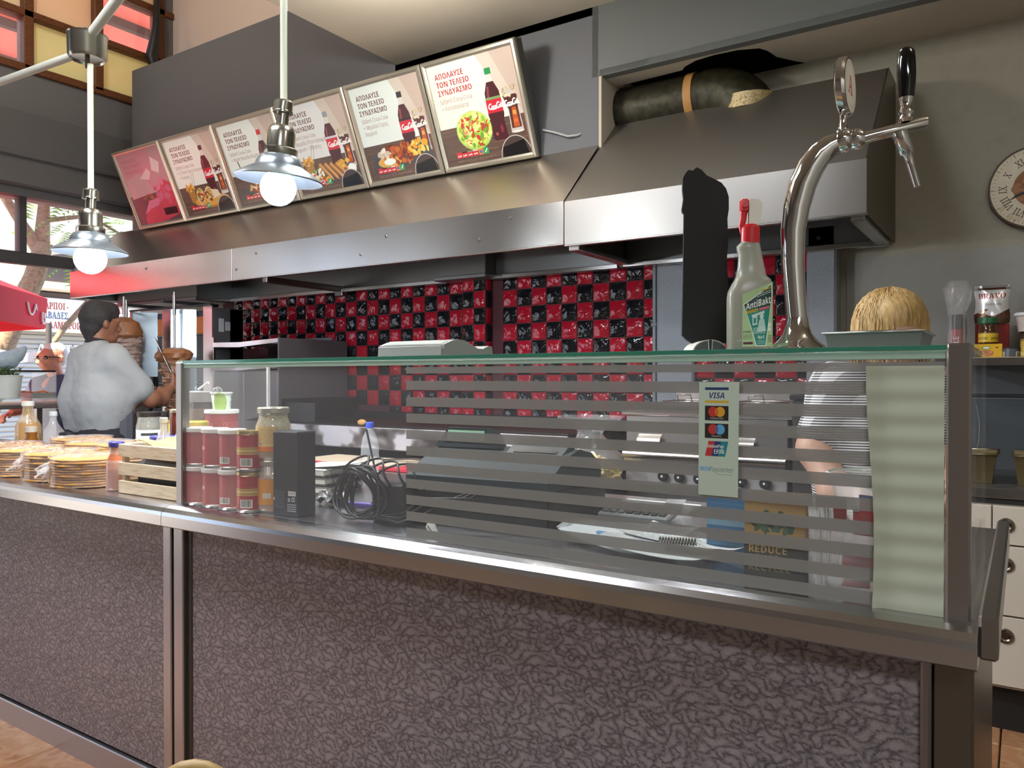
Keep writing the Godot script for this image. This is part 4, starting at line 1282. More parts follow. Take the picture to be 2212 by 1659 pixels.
	part(f, "rail", G.new().tube([Vector3(-0.32, 0.935, 0.28), Vector3(0.34, 0.935, 0.28)], 0.018, 16).bx(-0.32, 0.34, 0.90, 0.935, 0.262, 0.29, 0.003), bright)
	part(f, "emblem", G.new().to(Vector3(-0.265, 0.918, 0.291)).lathe([Vector2(0.018, 0.0), Vector2(0.02, 0.002)], 24), st)
	part(f, "knob_panel", G.new().bx(-0.32, 0.34, 0.81, 0.90, 0.25, 0.262, 0.003), M("#c4c2c0", 0.4, 0.6))
	for s in [-0.15, -0.08, 0.0, 0.17, 0.26]:
		part(f, "knob", G.new().to(Vector3(s, 0.852, 0.262), 0, PI / 2).cyl(0.020, 0, 0.022, 20, 0.004), M("#1b1b1c", 0.4))
		part(f, "knob_cap", G.new().to(Vector3(s, 0.852, 0.284), 0, PI / 2).cyl(0.005, 0, 0.002, 16), M("#d8d8d6", 0.4))
	single("oven_tray", "black edged steel oven tray lying on the fryer's left side", "tray", G.new().bx(-0.13, 0.13, 0, 0.006, -0.13, 0.11, 0.002).bx(-0.13, 0.13, 0.006, 0.012, 0.10, 0.11, 0.001), M("#242322", 0.3, 0.8), Vector3(-1.26, 1.121, -3.15), 0.1)
	for i in 2:
		var bk := thing("fryer_basket", ["wire fryer basket standing in the left well", "wire fryer basket standing in the right well"][i], "basket", Vector3([-1.2, -0.9][i], 1.121, -3.28), 0, "fryer baskets")
		part(bk, "wire_rim", G.new().tube([Vector3(-0.1, 0.03, -0.13), Vector3(0.1, 0.03, -0.13), Vector3(0.1, 0.03, 0.13), Vector3(-0.1, 0.03, 0.13), Vector3(-0.1, 0.03, -0.13)], 0.004), bright)
		part(bk, "hook", G.new().tube([Vector3(-0.03, 0.03, 0.13), Vector3(-0.03, 0.06, 0.15), Vector3(0.03, 0.06, 0.15), Vector3(0.03, 0.03, 0.13)], 0.003), bright)
		part(bk, "basket_base", G.new().bx(-0.095, 0.095, 0.0, 0.004, -0.125, 0.125, 0.001), M("#6a655c", 0.5, 0.8))
	var cab := thing("dark_cabinet", "narrow dark cabinet side standing right of the fryer", "cabinet", Vector3(-0.664, 0, -3.0))
	part(cab, "body", G.new().bx(-0.05, 0.05, 0, 1.17, -0.35, 0.05, 0.004), M("#242322", 0.5))
	part(cab, "top", G.new().bx(-0.06, 0.055, 1.17, 1.19, -0.35, 0.055, 0.004), M("#1a1919", 0.4))
	part(cab, "door_edge", G.new().bx(-0.045, 0.045, 0.05, 1.14, 0.05, 0.055, 0.002), M("#2e2b29", 0.5))


func chrome() -> StandardMaterial3D:
	return M("#d6d6d8", 0.06, 1.0)


func on_shelf() -> void:
	var Y := 1.3005
	# beer tap
	var t := thing("beer_tap", "chrome beer tap with a curved column, round badge and black handle", "beer tap", Vector3(-0.352, Y, -1.49))
	var C := chrome()
	var R := Vector3(0.97, 0, -0.23)
	part(t, "base", G.new().lathe([Vector2(0, 0), Vector2(0.053, 0), Vector2(0.055, 0.003), Vector2(0.050, 0.008), Vector2(0.037, 0.017), Vector2(0.027, 0.030), Vector2(0.0215, 0.046), Vector2(0.019, 0.062)], 40), C)
	var pts := []
	var rs := []
	for q in [[0.0, 0.05, 0.0185], [-0.004, 0.10, 0.019], [-0.008, 0.16, 0.0205], [-0.008, 0.22, 0.022], [-0.002, 0.265, 0.0235], [0.008, 0.305, 0.0245], [0.022, 0.337, 0.0245], [0.038, 0.359, 0.023], [0.055, 0.372, 0.0205], [0.068, 0.377, 0.0185]]:
		pts.append(R * q[0] + Vector3(0, q[1], 0))
		rs.append(q[2])
	part(t, "column", G.new().tube(pts, rs, 28), C)
	var Hd := Vector3(0, 0.380, 0)
	part(t, "collar", G.new().tube([R * 0.066 + Hd, R * 0.069 + Hd, R * 0.085 + Hd, R * 0.088 + Hd], [0.019, 0.0215, 0.0215, 0.019], 28), C)
	part(t, "coupling", G.new().tube([R * 0.089 + Hd, R * 0.092 + Hd, R * 0.106 + Hd, R * 0.113 + Hd], [0.016, 0.0185, 0.0185, 0.013], 24), C)
	part(t, "tap_body", G.new().tube([R * 0.108 + Hd, R * 0.125 + Hd + Vector3(0, 0.003, 0), R * 0.212 + Hd + Vector3(0, 0.018, 0), R * 0.214 + Hd + Vector3(0, 0.018, 0)], [0.0115, 0.0105, 0.0105, 0.009], 20), C)
	part(t, "spout", G.new().tube([R * 0.170 + Hd + Vector3(0, 0.004, 0), R * 0.181 + Hd + Vector3(0, -0.034, 0), R * 0.182 + Hd + Vector3(0, -0.035, 0), R * 0.188 + Hd + Vector3(0, -0.055, 0), R * 0.198 + Hd + Vector3(0, -0.094, 0)], [0.0135, 0.012, 0.0075, 0.0072, 0.0068], 18), C)
	var hb := R * 0.180 + Hd + Vector3(0, 0.021, 0)
	part(t, "handle_neck", G.new().to(hb).lathe([Vector2(0.010, 0.0), Vector2(0.0135, 0.006), Vector2(0.010, 0.012), Vector2(0.0125, 0.018), Vector2(0.009, 0.026), Vector2(0.0115, 0.040), Vector2(0.0125, 0.044)], 24), C)
	part(t, "handle", G.new().to(hb).lathe([Vector2(0.0125, 0.043), Vector2(0.015, 0.065), Vector2(0.0158, 0.085), Vector2(0.0148, 0.110), Vector2(0.0135, 0.124), Vector2(0.009, 0.130), Vector2(0.0, 0.131)], 28), M("#101011", 0.08))
	part(t, "badge_stem", G.new().tube([R * 0.077 + Hd + Vector3(0, 0.019, 0), R * 0.077 + Hd + Vector3(0, 0.034, 0), R * 0.079 + Hd + Vector3(0, 0.048, 0)], [0.009, 0.006, 0.008], 16), C)
	var bc := R * 0.080 + Hd + Vector3(0, 0.096, 0)
	var disc := G.new()
	var zb := Vector3(0.97, 0, 0.02).normalized()
	disc.x = Transform3D(Basis(Vector3.UP.cross(zb).normalized(), zb, Vector3.UP * -1.0).orthonormalized(), bc)
	disc.lathe([Vector2(0, -0.010), Vector2(0.046, -0.010), Vector2(0.052, -0.006), Vector2(0.053, 0.004), Vector2(0.050, 0.009), Vector2(0.046, 0.009)], 40)
	part(t, "badge_rim", disc, C)
	var pc := Pic.new(self, 128, 128, "#efe6d8")
	pc.ell(64, 64, 60, 60, "#e8ddcb").ell(64, 64, 46, 46, "#f2ead9").text("A", 64, 84, 46, "#b03426", "sb", 1)
	var dg := G.new()
	var ux := Vector3.UP.cross(zb).normalized()
	for i in 36:
		var a0 := TAU * i / 36
		var a1 := TAU * (i + 1) / 36
		var c0 := bc + zb * 0.0095
		dg.trio(c0, c0 + (ux * cos(a0) + Vector3.UP * sin(a0)) * 0.0465, c0 + (ux * cos(a1) + Vector3.UP * sin(a1)) * 0.0465, zb, Vector2(0.5, 0.5), Vector2(0.5 + 0.5 * cos(a0), 0.5 - 0.5 * sin(a0)), Vector2(0.5 + 0.5 * cos(a1), 0.5 - 0.5 * sin(a1)))
	part(t, "badge_face", dg, M("#ffffff", 0.25, 0.0, {"tex": pc.tex()}))
	# spray bottle
	var s := thing("spray_bottle", "clear spray bottle with a red and white trigger and a green label", "spray bottle", Vector3(-0.433, Y, -1.47), deg_to_rad(28))
	var body := PackedVector2Array()
	for q in [[-0.040, 0.0], [-0.042, 0.006], [-0.042, 0.105], [-0.039, 0.118], [-0.030, 0.132], [-0.025, 0.150], [-0.022, 0.175], [-0.023, 0.190], [-0.026, 0.196], [-0.022, 0.205], [-0.014, 0.208], [0.014, 0.208], [0.019, 0.200], [0.022, 0.175], [0.026, 0.150], [0.030, 0.140], [0.036, 0.134], [0.038, 0.126], [0.038, 0.006], [0.036, 0.0]]:
		body.append(Vector2(q[0], q[1]))
	var bg := G.new()
	# rounded cross sections: a stack of ellipses through the outline
	var L := [[0.0, -0.038, 0.035, 0.024], [0.004, -0.042, 0.038, 0.027], [0.10, -0.042, 0.038, 0.028], [0.113, -0.040, 0.038, 0.028], [0.126, -0.034, 0.038, 0.026], [0.134, -0.029, 0.036, 0.024], [0.142, -0.026, 0.029, 0.021], [0.16, -0.023, 0.025, 0.019], [0.18, -0.022, 0.021, 0.018], [0.192, -0.025, 0.019, 0.018], [0.198, -0.025, 0.018, 0.018], [0.206, -0.017, 0.016, 0.015], [0.209, -0.012, 0.012, 0.011]]
	bg.sheet(28, L.size() - 1, func(u: float, v: float):
		var k := roundi(v * (L.size() - 1))
		var q = L[k]
		var a: float = -u * TAU
		var cx: float = (q[1] + q[2]) / 2
		var rx: float = (q[2] - q[1]) / 2
		var e: float = 0.55 if k < 6 else 0.9
		return Vector3(cx + rx * signf(cos(a)) * pow(absf(cos(a)), e), q[0], -q[3] * signf(sin(a)) * -1.0 * pow(absf(sin(a)), e)))
	part(s, "bottle", bg, M("#a5a495", 0.28, 0.0, {"a": 0.70, "back": "#8a8a7c"}))
	part(s, "collar", G.new().lathe([Vector2(0.017, 0.203), Vector2(0.0175, 0.232), Vector2(0.013, 0.238), Vector2(0, 0.238)], 24), M("#c41c22", 0.35))
	var hp := PackedVector2Array([Vector2(-0.004, 0.236), Vector2(0.014, 0.236), Vector2(0.019, 0.26), Vector2(0.020, 0.276), Vector2(0.014, 0.284), Vector2(-0.004, 0.286), Vector2(-0.004, 0.262)])
	part(s, "spray_head", G.new().to(Vector3(0, 0, -0.010)).prism(hp, 0.02, true), M("#e6e2d2", 0.4))
	part(s, "nozzle", G.new().bx(-0.019, -0.003, 0.262, 0.286, -0.009, 0.009, 0.003).to(Vector3(-0.012, 0.275, 0.004), 0, PI / 2).cyl(0.007, 0, 0.010, 16), M("#cc2226", 0.35))
	part(s, "trigger", G.new().tube([Vector3(-0.012, 0.264, 0), Vector3(-0.013, 0.25, 0), Vector3(-0.016, 0.236, 0), Vector3(-0.015, 0.222, 0)], [0.007, 0.006, 0.006, 0.004], 10), M("#cc2226", 0.35))
	var lp := Pic.new(self, 256, 400, "#a9c48a")
	lp.poly([Vector2(70, 60), Vector2(244, 0), Vector2(256, 0), Vector2(256, 400), Vector2(0, 400), Vector2(0, 70)], "#b4cc96").poly([Vector2(8, 78), Vector2(245, 8), Vector2(250, 80), Vector2(196, 396), Vector2(112, 396)], "#e8efe2").poly([Vector2(14, 84), Vector2(240, 14), Vector2(244, 84), Vector2(190, 390), Vector2(118, 390)], "#1d3f36").poly([Vector2(32, 140), Vector2(236, 140), Vector2(190, 390), Vector2(118, 390)], "#1f8a7a")
	lp.text("AntiBakt", 30, 128, 46, "#f2f4ee", "b", 0, 0.78).rect(34, 138, 92, 20, "#e0c020").text("UNIVERSAL", 38, 155, 14, "#5a4a10", "b", 0, 0.86).rect(140, 142, 84, 18, "#c83c58").small(146, 148, 74, 1, 8, "#e8c8c8")
	lp.small(120, 44, 118, 2, 12, "#c8d4cc", 3).rect(156, 26, 80, 8, "#c8a830")
	lp.rect(84, 190, 38, 60, "#dfeae2").rect(92, 200, 22, 40, "#1f8a7a").ell(160, 200, 16, 22, "#cfe2d8").poly([Vector2(140, 220), Vector2(180, 220), Vector2(196, 300), Vector2(120, 300)], "#bcd8cc").poly([Vector2(76, 176), Vector2(180, 166), Vector2(186, 182), Vector2(80, 192)], "#cfe2d8").small(90, 270, 100, 6, 8, "#e2ece4", 5).text("No1", 154, 348, 22, "#e8f0e8", "b", 1).small(126, 358, 60, 3, 9, "#a8d0c4", 7)
	lp.text("710ml", 6, 300, 17, "#3a4638", "b").small(6, 312, 74, 5, 8, "#54644c", 8).rect(8, 366, 78, 18, "#5a2430").small(212, 330, 40, 5, 9, "#4c5c4c", 2).ell(226, 262, 13, 13, "#f0f0e8").ell(226, 290, 13, 13, "#f0f0e8")
	var lg := G.new().sheet(8, 1, func(u: float, v: float):
		var b0 := 0.008 + 0.0 * u
		var t1 := lerpf(0.104, 0.128, u)
		var z := 0.0287 - 0.010 * pow(absf(u - 0.35) * 1.3, 3.0)
		return Vector3(-0.020 + u * 0.056, lerpf(b0, t1, v), z + 0.0004))
	part(s, "label", lg, M("#ffffff", 0.35, 0.0, {"tex": lp.tex()}))
	# black board cut to an outline, seen from behind
	var bp := PackedVector2Array()
	for q in [[-0.046, 0.012], [-0.036, 0.002], [-0.026, -0.004], [0.044, -0.004], [0.047, 0.01], [0.047, 0.12], [0.045, 0.17], [0.048, 0.20], [0.047, 0.25], [0.050, 0.27], [0.050, 0.295], [0.045, 0.312], [0.036, 0.324], [0.022, 0.332], [0.006, 0.340], [-0.004, 0.352], [-0.014, 0.357], [-0.022, 0.350], [-0.030, 0.352], [-0.036, 0.346], [-0.042, 0.335], [-0.043, 0.312], [-0.041, 0.292], [-0.0445, 0.270], [-0.043, 0.264], [-0.040, 0.262]]:
		bp.append(Vector2(q[0], q[1]))
	var bd := thing("advert_board", "black board cut to a bottle-and-food outline, seen from behind", "sign", Vector3(-0.545, Y + 0.024, -1.535), deg_to_rad(30))
	bd.rotation.x = -0.06
	part(bd, "board", G.new().prism(bp, 0.010, true), M("#1d1c1c", 0.85))
	part(bd, "back_face", G.new().to(Vector3(0, 0, 0.0101)).prism(bp, 0.0004), M("#242323", 0.9))
	var stn := thing("board_stand", "grey half-round stand with a white rim and slot under the black board", "stand", Vector3(-0.51, Y, -1.47), deg_to_rad(33))
	var ho := PackedVector2Array()
	var hi := PackedVector2Array()
	for i in 19:
		var a := PI * i / 18.0
		ho.append(Vector2(cos(a) * 0.034, sin(a) * 0.024 + 0.0005))
		hi.append(Vector2(cos(a) * 0.0315, sin(a) * 0.0222 + 0.0005))
	part(stn, "base", G.new().to(Vector3(0, 0, -0.09)).prism(ho, 0.09, true), M("#c9c6ba", 0.5))
	part(stn, "face", G.new().prism(hi, 0.001), M("#4c504a", 0.6))
	part(stn, "slot", G.new().to(Vector3(0, 0, 0.0012)).prism(PackedVector2Array([Vector2(-0.0022, 0.004), Vector2(0.0022, 0.004), Vector2(0.0032, 0.024), Vector2(-0.0032, 0.024)]), 0.0006), M("#2a2a28", 0.7))
	part(stn, "slot_rim", G.new().to(Vector3(0, 0, 0.0008)).prism(PackedVector2Array([Vector2(-0.0034, 0.002), Vector2(0.0034, 0.002), Vector2(0.0046, 0.0244), Vector2(-0.0046, 0.0244)]), 0.0006), M("#dedcd0", 0.5))
	# metal tray
	var tr := thing("baking_tray", "shallow metal tray resting on the glass shelf right of the tap", "tray", Vector3(-0.2115, Y, -1.485), 0.0)
	part(tr, "side_wall", tray_shape(0.138, 0.165, 0.026, 0.005), M("#8f8e8b", 0.5, 0.8))
	part(tr, "rolled_rim", G.new().tube([Vector3(-0.076, 0.026, -0.0895), Vector3(0.076, 0.026, -0.0895), Vector3(0.076, 0.026, 0.0895), Vector3(-0.076, 0.026, 0.0895), Vector3(-0.076, 0.026, -0.0895)], 0.0022), M("#b8b7b4", 0.3, 1.0))
	# grey device
	var dv := thing("grey_device", "light grey plastic device with a humped lid on the glass shelf", "device", Vector3(-1.335, Y, -1.42))
	var dp := PackedVector2Array()
	for q in [[0.0, 0.0], [-0.205, 0.0], [-0.20, 0.030], [-0.185, 0.031], [-0.16, 0.0225], [-0.14, 0.0225], [-0.12, 0.029], [-0.10, 0.037], [-0.08, 0.0415], [-0.06, 0.0425], [-0.045, 0.041], [-0.03, 0.037], [-0.006, 0.029]]:
		dp.append(Vector2(-q[0], q[1]))
	var dvg := G.new()
	dvg.x = Transform3D(Basis(Vector3(0, 0, -1), Vector3(0, 1, 0), Vector3(1, 0, 0)), Vector3.ZERO)
	part(dv, "shell", dvg.prism(dp, 0.205), M("#8d8b86", 0.5))
	part(dv, "lid", G.new().sheet(1, 1, func(u: float, v: float): return Vector3(lerpf(0.012, 0.195, u), lerpf(0.0305, 0.0385, v), lerpf(-0.008, -0.032, v)), 0.001), M("#98a096", 0.3))
	part(dv, "front_face", G.new().bx(0.003, 0.202, 0.003, 0.026, -0.001, 0.002, 0.001), M("#92908b", 0.5))


# an open tray with sloping walls
func tray_shape(w: float, d: float, h: float, fl: float) -> G:
	var g := G.new()
	for s in [[1, 0], [-1, 0], [0, 1], [0, -1]]:
		var n := Vector3(s[0], 0, s[1])
		var t := Vector3(-s[1], 0, s[0])
		var a: float = w / 2 if s[0] else d / 2
		var b: float = d / 2 if s[0] else w / 2
		var p0 := n * a - t * b
		var p1 := n * a + t * b
		var q0 := n * (a + fl) - t * (b + fl) + Vector3.UP * h
		var q1 := n * (a + fl) + t * (b + fl) + Vector3.UP * h
		g.quo(p0, p1, q1, q0, n)
		g.quo(p0 - n * 0.001 + Vector3.UP * 0.001, p1 - n * 0.001 + Vector3.UP * 0.001, q1 - n * 0.001, q0 - n * 0.001, -n)
	g.bx(-w / 2, w / 2, 0, 0.001, -d / 2, d / 2, 0.0)
	return g


func on_counter() -> void:
	var Y := 0.8895
	# red tins in two layers
	var lab := []
	for k in 4:
		var p := Pic.new(self, 512, 256, "#a3232c")
		var r := RandomNumberGenerator.new()
		r.seed = k
		for i in 4:
			p.small(24 + i * 128, 30, 70, 14, 13, "#b8484c", k * 5 + i)
		if k == 1:
			p.rect(0, 0, 512, 256, "#a8202a").text("KYKNOS", 150, 60, 26, "#c85058", "b").ell(300, 170, 12, 12, "#d8b8b0").ell(440, 120, 16, 16, "#d0a8a0").rect(330, 195, 40, 36, "#c87074")
			p.small(200, 90, 90, 5, 12, "#c05a60", 3)
		elif k == 2:
			for i in 3:
				p.bars(60 + i * 180, 180, 76, 50)
		elif k == 3:
			p.rect(0, 94, 512, 54, "#c8a25c").rect(0, 104, 512, 4, "#8a6a34").rect(0, 118, 512, 4, "#e8d090").rect(0, 134, 512, 4, "#8a6a34")
			for i in 16:
				p.rect(0, 4 + i * 16, 512, 2, "#b84044" if i < 5 or i > 9 else "#a8842c")
			for i in 3:
				p.bars(90 + i * 170, 176, 80, 66)
		else:
			p.rect(118, 20, 8, 210, "#b86a64").rect(374, 20, 8, 210, "#b86a64")
		lab.append(M("#ffffff", 0.32, 0.15, {"tex": p.tex()}))
	var tin := M("#b8b4ac", 0.3, 0.9)
	var words := ["leftmost red tin with a plain label", "second red tin from the left with a small round badge", "third red tin with a bar code on its label", "fourth red tin with gold bands and no lid"]
	for lay in 2:
		for k in 4:
			var t := thing("food_tin", words[k] + (", top layer of tins" if lay else ", bottom layer of tins"), "tin", Vector3(-1.982 + k * 0.0755, Y + lay * 0.1105, -1.369), 0.5 + 0.2 * k, "red tins stacked behind the glass")
			part(t, "body", G.new().lathe([Vector2(0.0355, 0.008), Vector2(0.0355, 0.098)], 32), lab[k])
			part(t, "bottom_rim", G.new().lathe([Vector2(0, 0.001), Vector2(0.034, 0), Vector2(0.0368, 0.001), Vector2(0.0368, 0.007), Vector2(0.0352, 0.009)], 32), tin)
			if k < 3:
				part(t, "lid", G.new().lathe([Vector2(0.0365, 0.097), Vector2(0.0382, 0.098), Vector2(0.0382, 0.108), Vector2(0.036, 0.110), Vector2(0.033, 0.1095), Vector2(0, 0.1095)], 32), M("#d4d2c8", 0.5))
			else:
				part(t, "top_rim", G.new().lathe([Vector2(0.0355, 0.098), Vector2(0.0372, 0.1), Vector2(0.0372, 0.109), Vector2(0.034, 0.1095), Vector2(0.033, 0.107), Vector2(0, 0.107)], 32), M("#c0ab7c", 0.3, 0.9))
	# two jars of mustard
	for lay in 2:
		var t := thing("mustard_jar", ["lower glass jar of mustard with an orange label, half hidden by the black box", "upper glass jar, nearly empty, with a pale label and metal lid"][lay], "jar", Vector3(-1.712, Y + lay * 0.142, -1.412), 0, "glass jars behind the glass")
		var p := Pic.new(self, 256, 200, "#d8b878" if lay else "#d08a30")
		if lay:
			p.small(30, 20, 200, 12, 10, "#b09060", 4).rect(0, 160, 256, 40, "#d8742c").bars(120, 128, 30, 26)
		else:
			p.small(20, 20, 100, 12, 13, "#b86a1c", 6).rect(150, 110, 60, 40, "#e0d8c8").small(154, 116, 50, 4, 9, "#8a8478", 2)
		part(t, "glass", G.new().lathe(jar_profile(0.046, 0.128, 0.038, 0.72), 36), M("#f4ecd8", 0.1, 0.0, {"a": 0.25}))
		part(t, "mustard", G.new().lathe([Vector2(0, 0.004), Vector2(0.039, 0.004), Vector2(0.0435, 0.01), Vector2(0.0435, 0.03 if lay else 0.092), Vector2(0, 0.03 if lay else 0.092)], 30), M("#9a5a24", 0.4))
		if lay:
			part(t, "smear", G.new().lathe([Vector2(0.0438, 0.03), Vector2(0.0438, 0.09), Vector2(0.0405, 0.103), Vector2(0.036, 0.118)], 30), M("#e2dcc0", 0.5, 0.0, {"a": 0.75, "tex": N("smear", 0.03, ["#b09a60", "#e6dfc4", "#f4f0e0"], [0.0, 0.5, 1.0]), "tri": Vector3.ONE * 6.0}))
		part(t, "label", G.new().lathe([Vector2(0.0464, 0.022), Vector2(0.0464, 0.09)], 24, 0.0, 0, -1.0, 1.1), M("#ffffff", 0.5, 0.0, {"tex": p.tex()}))
		part(t, "lid", G.new().lathe([Vector2(0.040, 0.124), Vector2(0.0425, 0.125), Vector2(0.0425, 0.137), Vector2(0.040, 0.140), Vector2(0.036, 0.1395), Vector2(0, 0.1385)], 32), M("#bdb6a4", 0.35, 0.7))
	# black carton
	var bb := thing("black_box", "tall plain black cardboard box standing before the jars", "box", Vector3(-1.618, Y, -1.403), 0.10)
	part(bb, "carton", G.new().bx(-0.043, 0.043, 0, 0.219, -0.034, 0.034, 0.0015), M("#1b1b1d", 0.55))
	part(bb, "lid_flap", G.new().bx(-0.0435, 0.0435, 0.212, 0.2215, -0.0345, 0.0345, 0.003), M("#232325", 0.5))
	var bp := Pic.new(self, 256, 128, "#1b1b1d")
	bp.small(6, 8, 110, 9, 11, "#5c5c60", 3).rect(4, 44, 8, 16, "#d8d8d8").text("CE", 196, 62, 24, "#c8c8c8", "b").rect(156, 42, 26, 22, "#8a8a8c").bars(160, 4, 80, 26).small(150, 76, 96, 4, 12, "#a8a8aa", 5)
	var bl := G.new().to(Vector3(0, 0.038, 0.0342))
	bl.quad(Vector3(-0.041, -0.03, 0), Vector3(0.041, -0.03, 0), Vector3(0.041, 0.03, 0), Vector3(-0.041, 0.03, 0))
	part(bb, "printed_label", bl, M("#ffffff", 0.5, 0.0, {"tex": bp.tex()}), "white small print and marks")
	# behind the tins
	var kp := Pic.new(self, 512, 128, "#8c1f26")
	for i in 3:
		kp.rect(30 + i * 170, 64, 120, 36, "#2a1c1c").text("KYKNOS", 38 + i * 170, 94, 26, "#ded4c8", "b", 0, 0.9).text("GRECA COCINA", 34 + i * 170, 40, 16, "#c87a70", "", 0, 0.8)
	for lay in 2:
		var t := thing("large_tin", ["large dark red tin, lower of two behind the small tins", "large dark red tin with white lid and white lettering, upper of two"][lay], "tin", Vector3(-2.40, Y + lay * 0.125, -1.75), 0.6)
		part(t, "body", G.new().lathe([Vector2(0, 0.002), Vector2(0.056, 0), Vector2(0.056, 0.112)], 36), M("#ffffff", 0.35, 0.1, {"tex": kp.tex()}))
		part(t, "lid", G.new().lathe([Vector2(0.056, 0.11), Vector2(0.059, 0.112), Vector2(0.059, 0.122), Vector2(0.056, 0.124), Vector2(0, 0.1235)], 36), M("#cfd3c8", 0.5))
	var yc := thing("yogurt_cup", "white and green yogurt cup standing on the large red tin", "cup", Vector3(-2.40, Y + 0.2495, -1.75))
	var yp := Pic.new(self, 256, 96, "#cfdccc")
	yp.rect(80, 16, 40, 60, "#9ab4b8").small(84, 20, 34, 6, 9, "#5a7a80", 3).rect(170, 16, 60, 50, "#a8c0b4").ell(30, 70, 30, 22, "#8aa84a").ell(220, 76, 26, 18, "#9cb45c")
	part(yc, "cup", G.new().lathe([Vector2(0, 0), Vector2(0.030, 0), Vector2(0.036, 0.056), Vector2(0.040, 0.058), Vector2(0.040, 0.061), Vector2(0.035, 0.061), Vector2(0.029, 0.003), Vector2(0, 0.003)], 32), M("#ffffff", 0.45, 0.0, {"tex": yp.tex()}))
	var wh := thing("whisk", "small wire whisk head leaning in the yogurt cup", "whisk", Vector3(-2.43, Y + 0.26, -1.755))
	for i in 4:
		var a := PI * i / 4.0
		part(wh, "wire", G.new().tube([Vector3(0, 0, 0), Vector3(cos(a) * 0.018, 0.045, sin(a) * 0.018), Vector3(cos(a) * 0.016, 0.062, sin(a) * 0.016), Vector3(0, 0.07, 0), Vector3(-cos(a) * 0.016, 0.062, -sin(a) * 0.016), Vector3(-cos(a) * 0.018, 0.045, -sin(a) * 0.018), Vector3(0.001, 0, 0)], 0.001, 5), M("#c8c8c4", 0.25, 1.0))
	var sj := thing("storage_jar", "tall dark storage jar with a wide grey lid at the left end of the case", "jar", Vector3(-2.535, Y, -1.77))
	part(sj, "jar", G.new().lathe(jar_profile(0.048, 0.285, 0.044, 0.86), 32), M("#3c2a20", 0.2))
	part(sj, "lid", G.new().lathe([Vector2(0.044, 0.272), Vector2(0.056, 0.274), Vector2(0.057, 0.310), Vector2(0.054, 0.314), Vector2(0, 0.314)], 32), M("#6b6662", 0.4))
	part(sj, "band", G.new().lathe([Vector2(0.0495, 0.20), Vector2(0.0495, 0.25)], 32), M("#5c4a38", 0.3))
	single("marker_pen", "small striped pen lying on the grey lid of the storage jar", "pen", G.new().tube([Vector3(-0.03, 0.004, 0), Vector3(0.028, 0.03, 0)], 0.0045, 10), M("#d8d8d8", 0.4), Vector3(-2.52, Y + 0.315, -1.76))
	var hj := thing("honey_jar", "round dark jar with a yellow lid behind the tins", "jar", Vector3(-2.36, Y, -1.62))
	part(hj, "jar", G.new().lathe(jar_profile(0.042, 0.20, 0.036, 0.80), 32), M("#2c1418", 0.12))
	part(hj, "lid", G.new().lathe([Vector2(0.038, 0.196), Vector2(0.040, 0.198), Vector2(0.040, 0.212), Vector2(0.037, 0.215), Vector2(0, 0.215)], 32), M("#b8a024", 0.35, 0.4))
	for k in 2:
		var cr := thing("cruet", ["clear glass cruet bottle nearest the left post", "clear glass cruet bottle with dark cap beside the tins"][k], "bottle", [Vector3(-2.36, Y, -1.50), Vector3(-2.27, Y, -1.50)][k], 0, "glass cruets")
		part(cr, "glass", G.new().lathe([Vector2(0, 0), Vector2(0.026, 0), Vector2(0.028, 0.005), Vector2(0.028, 0.15), Vector2(0.012, 0.185), Vector2(0.012, 0.215), Vector2(0.010, 0.215), Vector2(0.010, 0.187), Vector2(0.026, 0.15), Vector2(0.026, 0.006), Vector2(0, 0.006)], 24), M("#ffffff", 0.05, 0.0, {"a": 0.15}))
		part(cr, "cap", G.new().cyl(0.013, 0.214, 0.232, 18, 0.002), M("#b8b8b4" if k == 0 else "#3a3836", 0.4))
	var jt := thing("jam_jar", "small dark red jar with a tin lid behind the yogurt cup", "jar", Vector3(-2.52, Y + 0.16, -1.66))
	part(jt, "jar", G.new().lathe(jar_profile(0.03, 0.08, 0.027, 0.75), 24), M("#5a2a20", 0.2))
	part(jt, "lid", G.new().cyl(0.029, 0.078, 0.090, 24, 0.002), M("#b8a888", 0.35, 0.7))
	part(jt, "box_under", G.new().bx(-0.035, 0.035, -0.16, -0.001, -0.03, 0.03, 0.002), M("#4a3a30", 0.6))
	# notebooks
	for k in 3:
		var nb := thing("spiral_notebook", ["spiral notebook at the bottom of the stack beside the black box", "spiral notebook in the middle of the stack beside the black box", "spiral notebook with loose white sheets on top of the stack"][k], "notebook", Vector3(-1.90, Y + k * 0.026, -1.77 - k * 0.008), 0.25 - k * 0.08, "stack of spiral notebooks")
		part(nb, "pages", G.new().bx(-0.08, 0.072, 0.004, 0.020, -0.10, 0.10, 0.001), M("#d8d6cc", 0.7))
		part(nb, "cover", G.new().bx(-0.082, 0.08, 0.0, 0.003, -0.102, 0.102, 0.001), M("#3c3a38", 0.5))
		part(nb, "cover", G.new().bx(-0.082, 0.08, 0.020, 0.023, -0.102, 0.102, 0.001), M("#57544e" if k < 2 else "#b8b8b0", 0.5))
		var sp := []
		for i in 181:
			var a := TAU * i / 9.0
			sp.append(Vector3(0.080 + cos(a) * 0.012, 0.0125 + sin(a) * 0.012, -0.097 + 0.194 * i / 180.0))
		part(nb, "spiral", G.new().tube(sp, 0.0013, 5), M("#5b5956", 0.3, 0.9))
	single("note_sheet", "loose white sheets lying on the spiral notebooks", "paper", G.new().sheet(6, 4, func(u: float, v: float): return Vector3((u - 0.5) * 0.19, 0.003 + 0.012 * u * u, (0.5 - v) * 0.15), 0.002), M("#f0f2f2", 0.7), Vector3(-1.87, Y + 0.076, -1.78), 0.2)
